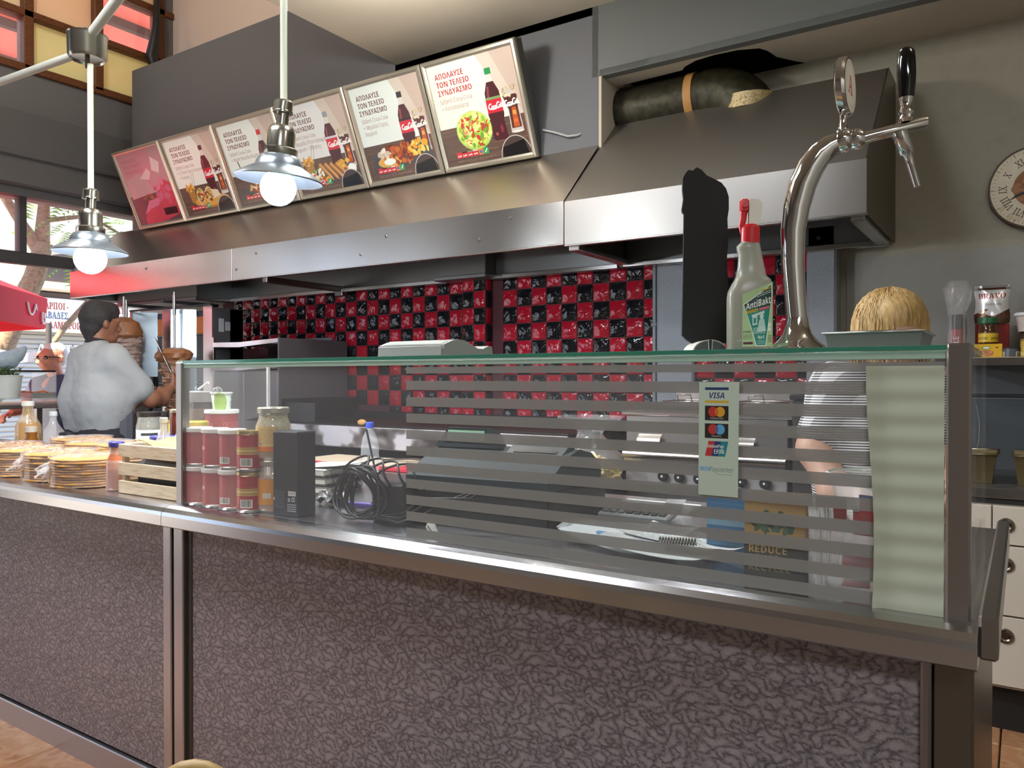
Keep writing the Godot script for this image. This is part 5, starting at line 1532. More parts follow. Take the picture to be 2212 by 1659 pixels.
	# crumpled pouch, marker, highlighter
	single("foil_pouch", "crumpled silver and black pouch beside the black box", "pouch", G.new().sheet(8, 8, func(u: float, v: float): return Vector3((u - 0.5) * 0.11, 0.012 + 0.018 * absf(sin(u * 7.0 + v * 3.0)) + 0.012 * sin(v * 9.0), (0.5 - v) * 0.08), 0.004), M("#8a8886", 0.3, 0.7, {"tex": N("pouch", 0.02, ["#1a1a1a", "#202020", "#e8e8e8", "#ffffff"], [0.0, 0.45, 0.55, 1.0], 256, 1), "tri": Vector3.ONE * 5.0}), Vector3(-1.66, Y, -1.56))
	var mk := thing("marker", "purple marker pen lying on the worktop", "marker", Vector3(-1.53, Y + 0.0085, -1.575), 0.15)
	part(mk, "barrel", G.new().tube([Vector3(-0.06, 0, 0), Vector3(0.04, 0, 0)], 0.008, 16), M("#56419a", 0.4))
	part(mk, "cap", G.new().tube([Vector3(-0.102, 0, 0), Vector3(-0.098, 0, 0), Vector3(-0.058, 0, 0)], [0.006, 0.0092, 0.0092], 16), M("#5a3f9c", 0.35))
	single("yellow_tag", "bright yellow plastic wedge behind the cables", "tag", G.new().prism(PackedVector2Array([Vector2(-0.02, 0), Vector2(0.025, 0), Vector2(0.02, 0.05), Vector2(0.01, 0.05)]), 0.02), M("#d8d420", 0.4), Vector3(-1.50, Y, -1.60))
	# adapter and the coil of cable
	var ad := thing("power_adapter", "black box of a power adapter inside the coil of cables", "adapter", Vector3(-1.325, Y, -1.47), 0.05)
	part(ad, "case", G.new().bx(-0.05, 0.05, 0, 0.098, -0.03, 0.03, 0.004), M("#19191a", 0.6))
	part(ad, "seam", G.new().bx(-0.0505, 0.0505, 0.045, 0.048, -0.0305, 0.0305, 0.0), M("#0e0e0e", 0.6))
	var cc := thing("cable_coil", "tangled coil of black cables inside the display case", "cable", Vector3(-1.385, Y + 0.003, -1.415))
	var r2 := RandomNumberGenerator.new()
	r2.seed = 21
	for i in 11:
		var pts := []
		var ox := r2.randf_range(-0.02, 0.025)
		var ry := r2.randf_range(0.045, 0.062)
		var rx := r2.randf_range(0.052, 0.075)
		var oz := r2.randf_range(-0.02, 0.022)
		var ph := r2.randf() * TAU
		for k in 30:
			var a := TAU * k / 29.0 * r2.randf_range(0.99, 1.0)
			pts.append(Vector3(ox + cos(a) * rx, 0.066 + sin(a) * ry * (1.0 if sin(a) < 0 else 1.25), oz + 0.012 * sin(a * 2.0 + ph)))
		part(cc, "loop", G.new().tube(pts, 0.0034, 7), M("#1b1a1a", 0.42))
	for i in 4:
		var pts := []
		for k in 22:
			var a := PI * k / 21.0
			pts.append(Vector3(-0.02 + i * 0.036 - cos(a) * (0.05 + i * 0.008), 0.085 + sin(a) * (0.075 - i * 0.006), -0.02 - i * 0.01 + 0.02 * sin(a * 3.0)))
		part(cc, "loop", G.new().tube(pts, 0.0032, 7), M("#222121", 0.4))
	for i in 3:
		part(cc, "tail", G.new().tube([Vector3(0.06, 0.02, 0.01), Vector3(0.12, 0.008 + i * 0.01, 0.0 - i * 0.01), Vector3(0.18, 0.03 + i * 0.02, -0.02), Vector3(0.26 + i * 0.02, 0.075, -0.05), Vector3(0.32, 0.10, -0.10)], 0.0028, 7), M("#1f1e1e", 0.4))
	var pl := thing("white_plug", "white plastic plug lying by the cables behind the stripes", "plug", Vector3(-1.145, Y, -1.40), 0.3)
	part(pl, "body", G.new().tube([Vector3(-0.008, 0.03, 0), Vector3(0.0, 0.018, 0), Vector3(0.012, 0.004, 0.004)], [0.006, 0.008, 0.005], 12), M("#e2e0d8", 0.4))
	part(pl, "ring", G.new().tube([Vector3(-0.008, 0.03, 0), Vector3(-0.014, 0.015, 0), Vector3(-0.006, 0.003, 0), Vector3(0.01, 0.002, 0.002)], 0.003, 8), M("#d8d6ce", 0.4))
	# bottle of water with blue cap
	var wb := thing("water_bottle", "half empty clear plastic water bottle with a blue cap", "bottle", Vector3(-2.08, Y, -2.17))
	part(wb, "bottle", G.new().lathe([Vector2(0, 0.004), Vector2(0.030, 0), Vector2(0.034, 0.006), Vector2(0.034, 0.05), Vector2(0.032, 0.055), Vector2(0.034, 0.06), Vector2(0.034, 0.10), Vector2(0.028, 0.135), Vector2(0.014, 0.165), Vector2(0.013, 0.178)], 28), M("#f4f8fa", 0.05, 0.0, {"a": 0.16}))
	part(wb, "cap", G.new().cyl(0.0155, 0.172, 0.194, 24, 0.002), M("#2a4ac0", 0.4))
	single("black_straw", "thin black stick leaning in front of the water bottle", "stick", G.new().tube([Vector3(0.02, 0, 0), Vector3(-0.03, 0.17, 0)], 0.004, 8), M("#1c1c1c", 0.5), Vector3(-2.02, Y, -2.12))
	register()
	papers()
	left_counter(Y)


func register() -> void:
	var Y := 0.8895
	var t := thing("cash_register", "dark cash register with a teal top and a lit display behind the stripes", "cash register", Vector3(-1.13, Y, -1.70), 0.10)
	var blk := M("#1c1d1e", 0.6)
	var teal := M("#24363a", 0.6)
	part(t, "drawer_box", G.new().bx(-0.22, 0.20, 0, 0.09, -0.18, 0.17, 0.006), blk)
	part(t, "drawer_front", G.new().bx(-0.21, 0.19, 0.01, 0.08, 0.17, 0.174, 0.003), M("#242526", 0.5))
	var bp := PackedVector2Array([Vector2(-0.17, 0.09), Vector2(0.17, 0.09), Vector2(0.17, 0.115), Vector2(0.06, 0.165), Vector2(-0.02, 0.18), Vector2(-0.10, 0.165), Vector2(-0.17, 0.13)])
	var bg := G.new()
	bg.x = Transform3D(Basis(Vector3(0, 0, 1), Vector3(0, 1, 0), Vector3(-1, 0, 0)), Vector3(0.19, 0, 0))
	part(t, "body", bg.prism(bp, 0.40), teal)
	var hp := PackedVector2Array([Vector2(-0.10, 0.0), Vector2(0.11, 0.0), Vector2(0.07, 0.055), Vector2(-0.06, 0.055)])
	part(t, "display_hood", G.new().to(Vector3(-0.12, 0.165, -0.02), 0, -0.25).prism(hp, 0.045), teal)
	var dp := Pic.new(self, 256, 64, "#8fb89a")
	dp.text("1/06 2022 13:42", 12, 46, 28, "#6c9078", "", 0, 0.8)
	var dg := G.new().to(Vector3(-0.12, 0.165, -0.02), 0, -0.25)
	dg.quad(Vector3(-0.062, 0.018, 0.0456), Vector3(0.052, 0.018, 0.0456), Vector3(0.052, 0.046, 0.0456), Vector3(-0.062, 0.046, 0.0456))
	part(t, "display_screen", dg, M("#ffffff", 0.3, 0.0, {"tex": dp.tex(), "em": dp.tex(), "ee": 0.35}))
	part(t, "display_bezel", G.new().to(Vector3(-0.12, 0.165, -0.02), 0, -0.25).bx(-0.068, 0.058, 0.012, 0.051, 0.044, 0.0453, 0.0), M("#151617", 0.3))
	var sp := Pic.new(self, 256, 96, "#c8ccd0")
	sp.rect(0, 0, 256, 58, "#33477e").text("ΑΕ ΤΕΧΝΙΚΗ", 12, 26, 18, "#d8dce8", "b", 0, 0.9).text("ΕΓΚΡΙΣΗ ΕΛΤΑ", 12, 52, 18, "#d8dce8", "b", 0, 0.9).small(12, 66, 220, 3, 9, "#6a6e78", 3)
	var sg := G.new()
	sg.quad(Vector3(-0.195, 0.117, 0.1707), Vector3(-0.085, 0.117, 0.1707), Vector3(-0.085, 0.147, 0.104), Vector3(-0.195, 0.147, 0.104))
	part(t, "service_sticker", G.new().to(Vector3(-0.15, 0.135, 0.118), 0, -1.12).box(Vector3.ZERO, Vector3(0.10, 0.042, 0.001), 0.0), M("#33477e", 0.5))
	part(t, "sticker_print", (func():
		var g := G.new().to(Vector3(-0.15, 0.135, 0.118), 0, -1.12)
		g.quad(Vector3(-0.05, -0.021, 0.0007), Vector3(0.05, -0.021, 0.0007), Vector3(0.05, 0.021, 0.0007), Vector3(-0.05, 0.021, 0.0007))
		return g).call(), M("#ffffff", 0.5, 0.0, {"tex": sp.tex()}))
	part(t, "printer_lid", G.new().to(Vector3(0.09, 0.165, 0.02), 0, 0.42).bx(-0.085, 0.085, -0.01, 0.012, -0.07, 0.07, 0.006), M("#2b3a3e", 0.4))
	part(t, "paper_slot", G.new().to(Vector3(0.09, 0.165, 0.02), 0, 0.42).bx(-0.06, 0.06, 0.012, 0.014, 0.0, 0.012, 0.0), M("#101112", 0.4))
	part(t, "keypad", G.new().to(Vector3(0.06, 0.128, 0.118), 0, 0.42).bx(-0.10, 0.10, -0.004, 0.006, -0.04, 0.04, 0.003), M("#232829", 0.5))


func papers() -> void:
	var Y := 0.8895
	var names := ["white paper sheet with printed blue heading at the back of the pile", "white form with ruled lines on the paper pile", "white leaflet with a blue drop picture at the left of the pile", "plain white sheet at the front of the paper pile", "white receipt sheets at the right end of the paper pile"]
	var spots := [[-0.77, -1.66, 0.16, 0.30, 0.16], [-0.62, -1.60, -0.12, 0.22, 0.15], [-0.72, -1.50, -0.30, 0.25, 0.12], [-0.60, -1.445, -0.16, 0.26, 0.09], [-0.52, -1.46, -0.5, 0.15, 0.09]]
	for k in 5:
		var q = spots[k]
		var p := Pic.new(self, 256, 160, "#e6ebe8")
		if k == 0:
			p.rect(14, 8, 74, 140, "#c8d4dc").text("Κατ", 22, 60, 26, "#3a5a8c", "b").text("Volto", 22, 96, 24, "#3a5a8c").small(104, 20, 130, 10, 13, "#9aa4aa", 3)
		elif k == 1:
			p.small(20, 16, 210, 12, 11, "#8c969c", 9).rect(20, 60, 60, 2, "#4a5a6a").rect(100, 60, 60, 2, "#4a5a6a").text("Volton", 150, 140, 20, "#3a5a8c", "b")
		elif k == 2:
			p.rect(0, 0, 256, 160, "#e2e8ea").ell(90, 70, 34, 20, "#6a94c4").ell(90, 66, 22, 12, "#8ab0d8").small(140, 30, 90, 8, 14, "#98a4aa", 5)
		elif k == 4:
			p.small(20, 20, 200, 10, 13, "#a8a4a0", 11)
		var w: float = q[3]
		var d: float = q[4]
		var sd := float(k)
		single("paper_sheet", names[k], "paper", G.new().sheet(8, 5, func(u: float, v: float): return Vector3((u - 0.5) * w, 0.006 * sin(u * 3.1 + sd) + 0.006 + 0.004 * sin(v * 5.0 + sd * 2.0) + 0.010 * pow(absf(u - 0.5) * 2.0, 4.0), (0.5 - v) * d), 0.001), M("#ffffff", 0.75, 0.0, {"tex": p.tex()}), Vector3(q[0], Y + 0.001 + 0.006 * k, q[1]), q[2], "papers inside the display case")
	var sp := []
	for i in 90:
		var a := TAU * i / 7.0
		sp.append(Vector3(-0.035 + 0.07 * i / 89.0, 0.009 + sin(a) * 0.007, cos(a) * 0.007))
	var bnd := thing("spiral_pad", "small pad with a wire spiral lying under the papers at the front", "pad", Vector3(-0.56, Y + 0.036, -1.43), 0.35)
	part(bnd, "spiral", G.new().tube(sp, 0.0012, 5), M("#55534f", 0.3, 0.9))
	part(bnd, "pages", G.new().bx(-0.035, 0.035, 0.003, 0.009, -0.05, -0.004, 0.001), M("#dcdcd6", 0.7))
	# calculator
	var c := thing("calculator", "grey desk calculator with dark keys among the papers", "calculator", Vector3(-0.83, Y, -1.855), 0.06)
	part(c, "case", G.new().to(Vector3.ZERO, 0, 0.12).bx(-0.095, 0.095, 0.006, 0.022, -0.06, 0.055, 0.004), M("#8c8f90", 0.5))
	for i in 8:
		for j in 4:
			part(c, "key", G.new().to(Vector3.ZERO, 0, 0.12).bx(-0.086 + i * 0.0218, -0.069 + i * 0.0218, 0.022, 0.027, -0.034 + j * 0.021, -0.019 + j * 0.021, 0.002), M("#34383a" if i > 2 and j > 0 else "#6c7070", 0.5))
	part(c, "screen", G.new().to(Vector3.ZERO, 0, 0.12).bx(-0.08, 0.08, 0.022, 0.024, -0.055, -0.04, 0.001), M("#7f8a78", 0.3))
	# steel ruler-like edge and white slip further back
	single("white_slip", "white paper slip folded upright behind the calculator", "paper", G.new().sheet(3, 2, func(u: float, v: float): return Vector3((u - 0.5) * 0.05 + v * 0.02, v * 0.035, -v * 0.01 * u), 0.0008), M("#eef0f0", 0.7), Vector3(-0.80, Y, -1.98), 0.2)
	single("order_pad", "white order pad lying flat behind the calculator", "pad", G.new().bx(-0.10, 0.12, 0, 0.012, -0.05, 0.04, 0.002), M("#e4e6e6", 0.7), Vector3(-0.86, Y, -2.02), 0.05)
	# blue pack
	var bpk := Pic.new(self, 128, 256, "#3f7fae")
	for i in 14:
		for j in 8:
			bpk.line([Vector2(j * 18 - 6, i * 18), Vector2(j * 18 + 3, i * 18 + 9), Vector2(j * 18 + 12, i * 18)], 2, "#2f6690")
	bpk.rect(0, 100, 128, 26, "#8ab4cc").rect(0, 180, 128, 30, "#6a9cc0")
	var bx := thing("blue_pack", "blue patterned cardboard pack behind the frosted stripes", "box", Vector3(-0.50, Y, -1.575), 0.0)
	part(bx, "carton", G.new().bx(-0.043, 0.043, 0, 0.125, -0.035, 0.032, 0.002), M("#3f7fae", 0.5))
	var bf := G.new()
	bf.quad(Vector3(-0.042, 0.002, 0.0326), Vector3(0.042, 0.002, 0.0326), Vector3(0.042, 0.123, 0.0326), Vector3(-0.042, 0.123, 0.0326))
	part(bx, "printed_face", bf, M("#ffffff", 0.5, 0.0, {"tex": bpk.tex()}))
	# kraft carton
	var kp := Pic.new(self, 256, 360, "#b08a4a")
	kp.rect(0, 206, 256, 154, "#3c3c30")
	kp.blobs(24, 60, 190, 96, 60, 5, 22, ["#3a5a3c", "#4c6c4a", "#56704e", "#2e4a34"], 12, true)
	kp.text("REDUCE", 18, 244, 32, "#c09a50", "b").text("REUSE", 18, 284, 32, "#8a7c50", "b").text("RECYCLE", 18, 324, 32, "#8a7c50", "b")
	var k := thing("kraft_carton", "brown kraft carton with a dark foot printed reduce reuse recycle", "box", Vector3(-0.376, Y, -1.455), 0.10)
	part(k, "carton", G.new().bx(-0.053, 0.053, 0, 0.147, -0.045, 0.042, 0.002), M("#a98649", 0.7))
	part(k, "dark_foot", G.new().bx(-0.0533, 0.0533, 0, 0.06, -0.0453, 0.0422, 0.0), M("#3c3c30", 0.7))
	var kf := G.new()
	kf.quad(Vector3(-0.052, 0.001, 0.0426), Vector3(0.052, 0.001, 0.0426), Vector3(0.052, 0.146, 0.0426), Vector3(-0.052, 0.146, 0.0426))
	part(k, "printed_face", kf, M("#ffffff", 0.7, 0.0, {"tex": kp.tex()}))
	part(k, "top_slot", G.new().bx(-0.02, 0.02, 0.1465, 0.1476, -0.004, 0.004, 0.0), M("#5c4524", 0.7))
	# clear box of cutlery and sachets
	var a := thing("cutlery_box", "clear plastic box holding white cutlery and red sachets", "box", Vector3(-0.255, Y, -1.432), 0.05)
	var ac := M("#ffffff", 0.05, 0.0, {"a": 0.14})
	for s in [[-0.055, -0.053, -0.045, 0.045], [0.053, 0.055, -0.045, 0.045], [-0.055, 0.055, 0.043, 0.045], [-0.055, 0.055, -0.045, -0.043]]:
		part(a, "pane", G.new().bx(s[0], s[1], 0, 0.105, s[2], s[3], 0.0005), ac)
	part(a, "box_floor", G.new().bx(-0.053, 0.053, 0, 0.003, -0.043, 0.043, 0.0), ac)
	for i in 7:
		single("plastic_fork", "white plastic fork standing in the left of the clear box", "fork", G.new().to(Vector3.ZERO, 0, 0, 0.06 - i * 0.012).bx(-0.0025, 0.0025, 0, 0.11, -0.001, 0.001, 0.0005).bx(-0.006, 0.006, 0.10, 0.135, -0.001, 0.001, 0.0005), M("#e6e6e2", 0.4), Vector3(-0.300 + i * 0.004, Y + 0.0035, -1.41 - 0.004 * (i % 3)), 0.4 * i, "white plastic forks")
	single("plastic_spoon", "white plastic spoon leaning at the front of the clear box", "spoon", G.new().ball(Vector3(0, 0.02, 0), Vector3(0.014, 0.02, 0.005), 14).tube([Vector3(0, 0.036, 0), Vector3(0.012, 0.10, 0)], 0.003, 8), M("#e8e8e4", 0.4), Vector3(-0.268, Y + 0.004, -1.402))
	for i in 5:
		var q = [[-0.235, 0.03, -1.42, 0.2], [-0.24, 0.004, -1.41, 0.1], [-0.225, 0.085, -1.45, -0.2], [-0.285, 0.10, -1.455, 0.3], [-0.215, 0.11, -1.44, -0.4]][i]
		var sc := thing("sauce_sachet", ["red sauce sachet standing in the middle of the clear box", "red sauce sachet lying flat at the bottom of the clear box", "red sauce sachet at the back right of the clear box", "red and blue sauce sachet sticking out at the left of the clear box", "red and blue sauce sachet sticking out at the right of the clear box"][i], "sachet", Vector3(q[0], Y + q[1] + 0.004, q[2]), q[3], "sachets in the clear box")
		part(sc, "pouch", G.new().sheet(4, 4, func(u: float, v: float): return Vector3((u - 0.5) * 0.05, v * (0.012 if i == 1 else 0.045), 0.006 * sin(u * PI) * sin(v * PI)), 0.003), M("#b82c2c", 0.35))
		part(sc, "crimp", G.new().bx(-0.025, 0.025, 0.040 if i != 1 else 0.010, 0.046 if i != 1 else 0.013, -0.001, 0.002, 0.0), M("#5a6c8c" if i > 2 else "#c8bcb4", 0.4))
	# big glass bowl behind
	var gb := thing("glass_bowl", "large clear glass bowl standing behind the cutlery box", "bowl", Vector3(-0.30, Y, -2.10))
	part(gb, "bowl", G.new().lathe([Vector2(0, 0.0), Vector2(0.06, 0.0), Vector2(0.10, 0.05), Vector2(0.115, 0.115), Vector2(0.121, 0.122), Vector2(0.121, 0.126), Vector2(0.111, 0.118), Vector2(0.095, 0.052), Vector2(0.057, 0.006), Vector2(0, 0.006)], 40), M("#eef4f0", 0.04, 0.0, {"a": 0.18}))
	part(gb, "rim", G.new().to(Vector3(0, 0.124, 0)).lathe([Vector2(0.118, -0.003), Vector2(0.123, 0), Vector2(0.118, 0.003)], 40), M("#d8e0dc", 0.1))


func left_counter(Y: float) -> void:
	# stacks of flatbread in plastic
	var crumb := N("pita", 0.02, ["#a8783c", "#d8b070", "#e8cc94", "#c09050"], [0.0, 0.35, 0.7, 1.0])
	var pm := [M("#e8c890", 0.85, 0.0, {"tex": crumb, "tri": Vector3.ONE * 5.0}), M("#dcb87c", 0.85, 0.0, {"tex": crumb, "tri": Vector3.ONE * 5.0})]
	var film := M("#ffffff", 0.05, 0.0, {"a": 0.10})
	var spots := [Vector3(-2.66, Y, -1.415), Vector3(-2.90, Y, -1.44), Vector3(-3.15, Y, -1.44), Vector3(-2.86, Y, -1.68), Vector3(-3.12, Y, -1.70), Vector3(-3.42, Y, -1.50), Vector3(-3.40, Y, -1.78)]
	var words := ["stack of flatbreads in plastic film nearest the sauce bottle", "stack of flatbreads in plastic film, second from the sauce bottle", "stack of flatbreads in plastic film at the left edge of the picture", "back stack of flatbreads in plastic film behind the nearest stack", "back stack of flatbreads in plastic film behind the second stack", "stack of flatbreads in plastic film left of the second, mostly hidden", "farthest stack of flatbreads at the back left of the worktop"]
	var pm1 := []
	for v in 3:
		pm1.append(G.new().lathe([Vector2(0, 0), Vector2(0.105, 0.0), Vector2(0.117, 0.0028), Vector2(0.1165, 0.006), Vector2(0.11, 0.0082), Vector2(0.06, 0.0075), Vector2(0, 0.0085)], 26, 0.010, v + 2).mesh())
	for k in spots.size():
		var t := thing("flatbread_stack", words[k], "flatbread", spots[k], k * 0.9, "stacks of wrapped flatbread")
		var n: int = [11, 11, 11, 13, 12, 11, 12][k]
		for i in n:
			var o := part(t, "flatbread", pm1[(i + k) % 3], pm[(i + k) % 2])
			o.position = Vector3(rng.randf_range(-0.003, 0.003), 0.001 + i * 0.0086, rng.randf_range(-0.003, 0.003))
			o.rotation.y = rng.randf() * TAU
		var hh := n * 0.0086 + 0.004
		var sd := k * 3.7
		var fg := G.new()
		fg.sheet(30, 4, func(u: float, v: float):
			var a := -u * TAU
			var r := 0.1205 + 0.003 * sin(u * 60.0 + v * 9.0 + sd) + 0.002 * sin(u * 130.0 + sd)
			return Vector3(cos(a) * r, 0.002 + v * hh, sin(a) * r))
		fg.sheet(30, 5, func(u: float, v: float):
			var a := -u * TAU
			var r := 0.1205 * (1.0 - v)
			return Vector3(cos(a) * r, hh + 0.003 + 0.004 * sin(u * 50.0 + v * 20.0 + sd) * (1.0 - v) * v * 4.0, sin(a) * r))
		part(t, "plastic_film", fg, film)
		if k < 3:
			# gathered tail of the bag hanging over the front
			var tg := G.new()
			var rr := RandomNumberGenerator.new()
			rr.seed = k + 40
			var base := Vector3(0.0, 0.06, 0.118).rotated(Vector3.UP, -k * 0.9 - 0.3)
			var dirr := Vector3(0, 0, 1).rotated(Vector3.UP, -k * 0.9 - 0.3)
			for i in 16:
				var p0 := base + Vector3(rr.randf_range(-0.03, 0.03), rr.randf_range(-0.012, 0.026), rr.randf_range(-0.004, 0.006)).rotated(Vector3.UP, -k * 0.9 - 0.3)
				var d1 := (dirr * rr.randf_range(0.1, 0.5) + Vector3(rr.randf_range(-0.5, 0.5), rr.randf_range(-1.2, -0.1), rr.randf_range(-0.2, 0.2))).normalized() * rr.randf_range(0.03, 0.055)
				var sdw := d1.cross(dirr).normalized() * rr.randf_range(0.006, 0.016)
				if (p0 + d1).y < 0.006:
					d1.y = 0.006 - p0.y
				var md := p0 + d1 * 0.5 + dirr * 0.008
				tg.quad(p0 - sdw, p0 + sdw, md + sdw * 0.3, md - sdw)
				tg.quad(md - sdw, md + sdw * 0.3, p0 + d1 + sdw, p0 + d1 - sdw)
			part(t, "bag_tail", tg, M("#ffffff", 0.12, 0.0, {"a": 0.22}))
	# sauce bottle
	var s := thing("sauce_bottle", "half empty bottle of orange sauce with a purple lid", "bottle", Vector3(-2.45, Y, -1.392))
	part(s, "glass", G.new().lathe(jar_profile(0.032, 0.142, 0.020, 0.62), 30), M("#f0dcd0", 0.06, 0.0, {"a": 0.28}))
	part(s, "sauce", G.new().lathe([Vector2(0, 0.004), Vector2(0.028, 0.004), Vector2(0.030, 0.01), Vector2(0.030, 0.068), Vector2(0, 0.068)], 26), M("#a0441c", 0.4))
	part(s, "sauce_film", G.new().lathe([Vector2(0.0302, 0.068), Vector2(0.0302, 0.088), Vector2(0.028, 0.10), Vector2(0.019, 0.118), Vector2(0.0185, 0.138)], 26), M("#d0764a", 0.4, 0.0, {"a": 0.85}))
	part(s, "lid", G.new().cyl(0.024, 0.139, 0.156, 26, 0.003), M("#3d3a8c", 0.35))
	# wooden crate
	var c := thing("wooden_crate", "small pale wooden slatted crate beside the left post", "crate", Vector3(-2.205, Y, -1.475))
	var pine := M("#f4ece0", 0.7, 0.0, {"tex": N("pine", 0.012, ["#c4ae92", "#e0d0b8", "#e8dac4", "#d4c0a4"], [0.0, 0.4, 0.7, 1.0]), "tri": Vector3(1.5, 14, 1.5)})
	for j in 3:
		var y0 := 0.001 + j * 0.0572
		part(c, "slat", G.new().bx(-0.168, 0.166, y0, y0 + 0.039, 0.109, 0.117, 0.0015), pine)
		part(c, "slat", G.new().bx(-0.168, 0.166, y0, y0 + 0.039, -0.117, -0.109, 0.0015), pine)
		part(c, "slat", G.new().bx(-0.176, -0.168, y0, y0 + 0.039, -0.117, 0.117, 0.0015), pine)
		part(c, "slat", G.new().bx(0.166, 0.174, y0, y0 + 0.039, -0.117, 0.117, 0.0015), pine)
	for q in [[-0.16, 0.101], [0.158, 0.101], [-0.16, -0.101], [0.158, -0.101]]:
		part(c, "corner_post", G.new().bx(q[0] - 0.008, q[0] + 0.008, 0, 0.153, q[1] - 0.008, q[1] + 0.008, 0.001), pine)
	part(c, "bottom_board", G.new().bx(-0.16, 0.158, 0.001, 0.006, -0.109, 0.109, 0.0), pine)
	single("wrapping_paper", "yellow wrapping paper folded inside the wooden crate", "paper", G.new().sheet(12, 8, func(u: float, v: float): return Vector3((u - 0.5) * 0.29, 0.152 + 0.014 * sin(u * 7.0 + 0.6) + 0.006 * sin(v * 11.0 + u * 4.0), (0.5 - v) * 0.19), 0.002), M("#d8b85c", 0.7), Vector3(-2.205, Y, -1.475))
	single("dark_packet", "dark packet filling the wooden crate", "packet", G.new().bx(-0.14, 0.14, 0.008, 0.11, -0.09, 0.085, 0.02), M("#332e2c", 0.6), Vector3(-2.205, Y, -1.475))
	# jars between crate and cook
	var oj := thing("olive_jar", "large jar of dark olives with a white and teal label", "jar", Vector3(-3.16, Y, -1.94))
	var op := Pic.new(self, 512, 160, "#e2e4dc")
	for i in 3:
		op.rect(30 + i * 170, 22, 110, 20, "#3a3c3a").ell(90 + i * 170, 80, 32, 16, "#5a5230").rect(i * 171, 108, 171, 52, "#3aa098").text("OLIVES", 50 + i * 170, 138, 16, "#cfe8e4")
	part(oj, "glass", G.new().lathe(jar_profile(0.052, 0.20, 0.045, 0.78), 32), M("#e8e8d8", 0.06, 0.0, {"a": 0.22}))
	part(oj, "olives", G.new().lathe([Vector2(0, 0.004), Vector2(0.048, 0.006), Vector2(0.049, 0.15), Vector2(0.035, 0.165), Vector2(0, 0.168)], 28, 0.006, 4), M("#3a2c1c", 0.3))
	part(oj, "label", G.new().lathe([Vector2(0.0526, 0.045), Vector2(0.0526, 0.14)], 32), M("#ffffff", 0.5, 0.0, {"tex": op.tex()}))
	part(oj, "lid", G.new().cyl(0.049, 0.196, 0.216, 30, 0.003), M("#2c2824", 0.35, 0.3))
	var vb := thing("vinegar_bottle", "slim dark vinegar bottle between olive jar and yellow tin", "bottle", Vector3(-2.98, Y, -1.90))
	part(vb, "glass", G.new().lathe([Vector2(0, 0), Vector2(0.028, 0), Vector2(0.029, 0.1), Vector2(0.012, 0.16), Vector2(0.012, 0.20)], 24), M("#2a2320", 0.08))
	part(vb, "cap", G.new().cyl(0.014, 0.198, 0.224, 20, 0.002), M("#1c1c1c", 0.4))
	part(vb, "label", G.new().lathe([Vector2(0.0295, 0.02), Vector2(0.0295, 0.08)], 16, 0.0, 0, 0.2, 1.6), M("#a8aaa4", 0.5))
	var yt := thing("yellow_tin", "yellow tin with a picture label behind the wooden crate", "tin", Vector3(-2.80, Y, -1.86))
	var yp := Pic.new(self, 512, 200, "#d8b848")
	for i in 3:
		yp.rect(10 + i * 170, 30, 150, 130, "#9ac0d0").ell(80 + i * 170, 110, 46, 30, "#a84030").ell(100 + i * 170, 90, 20, 14, "#d8a08a").rect(10 + i * 170, 165, 150, 26, "#e2d070")
	part(yt, "body", G.new().lathe([Vector2(0, 0), Vector2(0.052, 0), Vector2(0.052, 0.19)], 32), M("#ffffff", 0.35, 0.1, {"tex": yp.tex()}))
	part(yt, "rim", G.new().lathe([Vector2(0.052, 0.186), Vector2(0.055, 0.188), Vector2(0.055, 0.196), Vector2(0.05, 0.196), Vector2(0.049, 0.192), Vector2(0, 0.192)], 32), M("#b8a25a", 0.3, 0.8))
	var gt := thing("green_tin", "flat green tin with white letters stacked on the yellow tin", "tin", Vector3(-2.80, Y + 0.1965, -1.86))
	var gp := Pic.new(self, 512, 80, "#5f6e4a")
	for i in 3:
		gp.rect(40 + i * 170, 16, 100, 44, "#2a3028").text("ΙΤΑΠ", 52 + i * 170, 52, 28, "#e2e4dc", "b")
	part(gt, "body", G.new().lathe([Vector2(0, 0), Vector2(0.047, 0), Vector2(0.047, 0.036)], 32), M("#ffffff", 0.4, 0.1, {"tex": gp.tex()}))
	part(gt, "lid", G.new().cyl(0.049, 0.036, 0.042, 32, 0.001), M("#8a8a60", 0.3, 0.6))
	var ob := thing("sauce_jar", "small jar of orange sauce just left of the post", "jar", Vector3(-2.62, Y, -1.76))
	part(ob, "jar", G.new().lathe(jar_profile(0.036, 0.17, 0.02, 0.62), 24), M("#c08a44", 0.2))
	part(ob, "cap", G.new().cyl(0.021, 0.168, 0.19, 20, 0.002), M("#2a2624", 0.4))
	part(ob, "label", G.new().lathe([Vector2(0.0365, 0.03), Vector2(0.0365, 0.085)], 24), M("#d8b878", 0.5))
	var rb := thing("red_bottle", "small red and white bottle with a dark cap near the meat spit", "bottle", Vector3(-2.72, Y, -1.96))
	part(rb, "bottle", G.new().lathe(jar_profile(0.026, 0.24, 0.012, 0.7), 20), M("#a83830", 0.3))
	part(rb, "cap", G.new().cyl(0.014, 0.238, 0.262, 18, 0.003), M("#1e2226", 0.4))
	part(rb, "label", G.new().lathe([Vector2(0.0266, 0.06), Vector2(0.0266, 0.15)], 20), M("#d8cfc4", 0.5))
	var pj := thing("jar", "jar with a purple lid hidden behind crate and sauce bottle", "jar", Vector3(-2.52, Y, -1.60))
	part(pj, "glass", G.new().lathe(jar_profile(0.045, 0.145, 0.04, 0.75), 28), M("#c88a5c", 0.2))
	part(pj, "lid", G.new().cyl(0.045, 0.143, 0.160, 28, 0.003), M("#4a4a94", 0.35))
	# bottles at the far left
	var oil := M("#e6c890", 0.05, 0.0, {"a": 0.3})
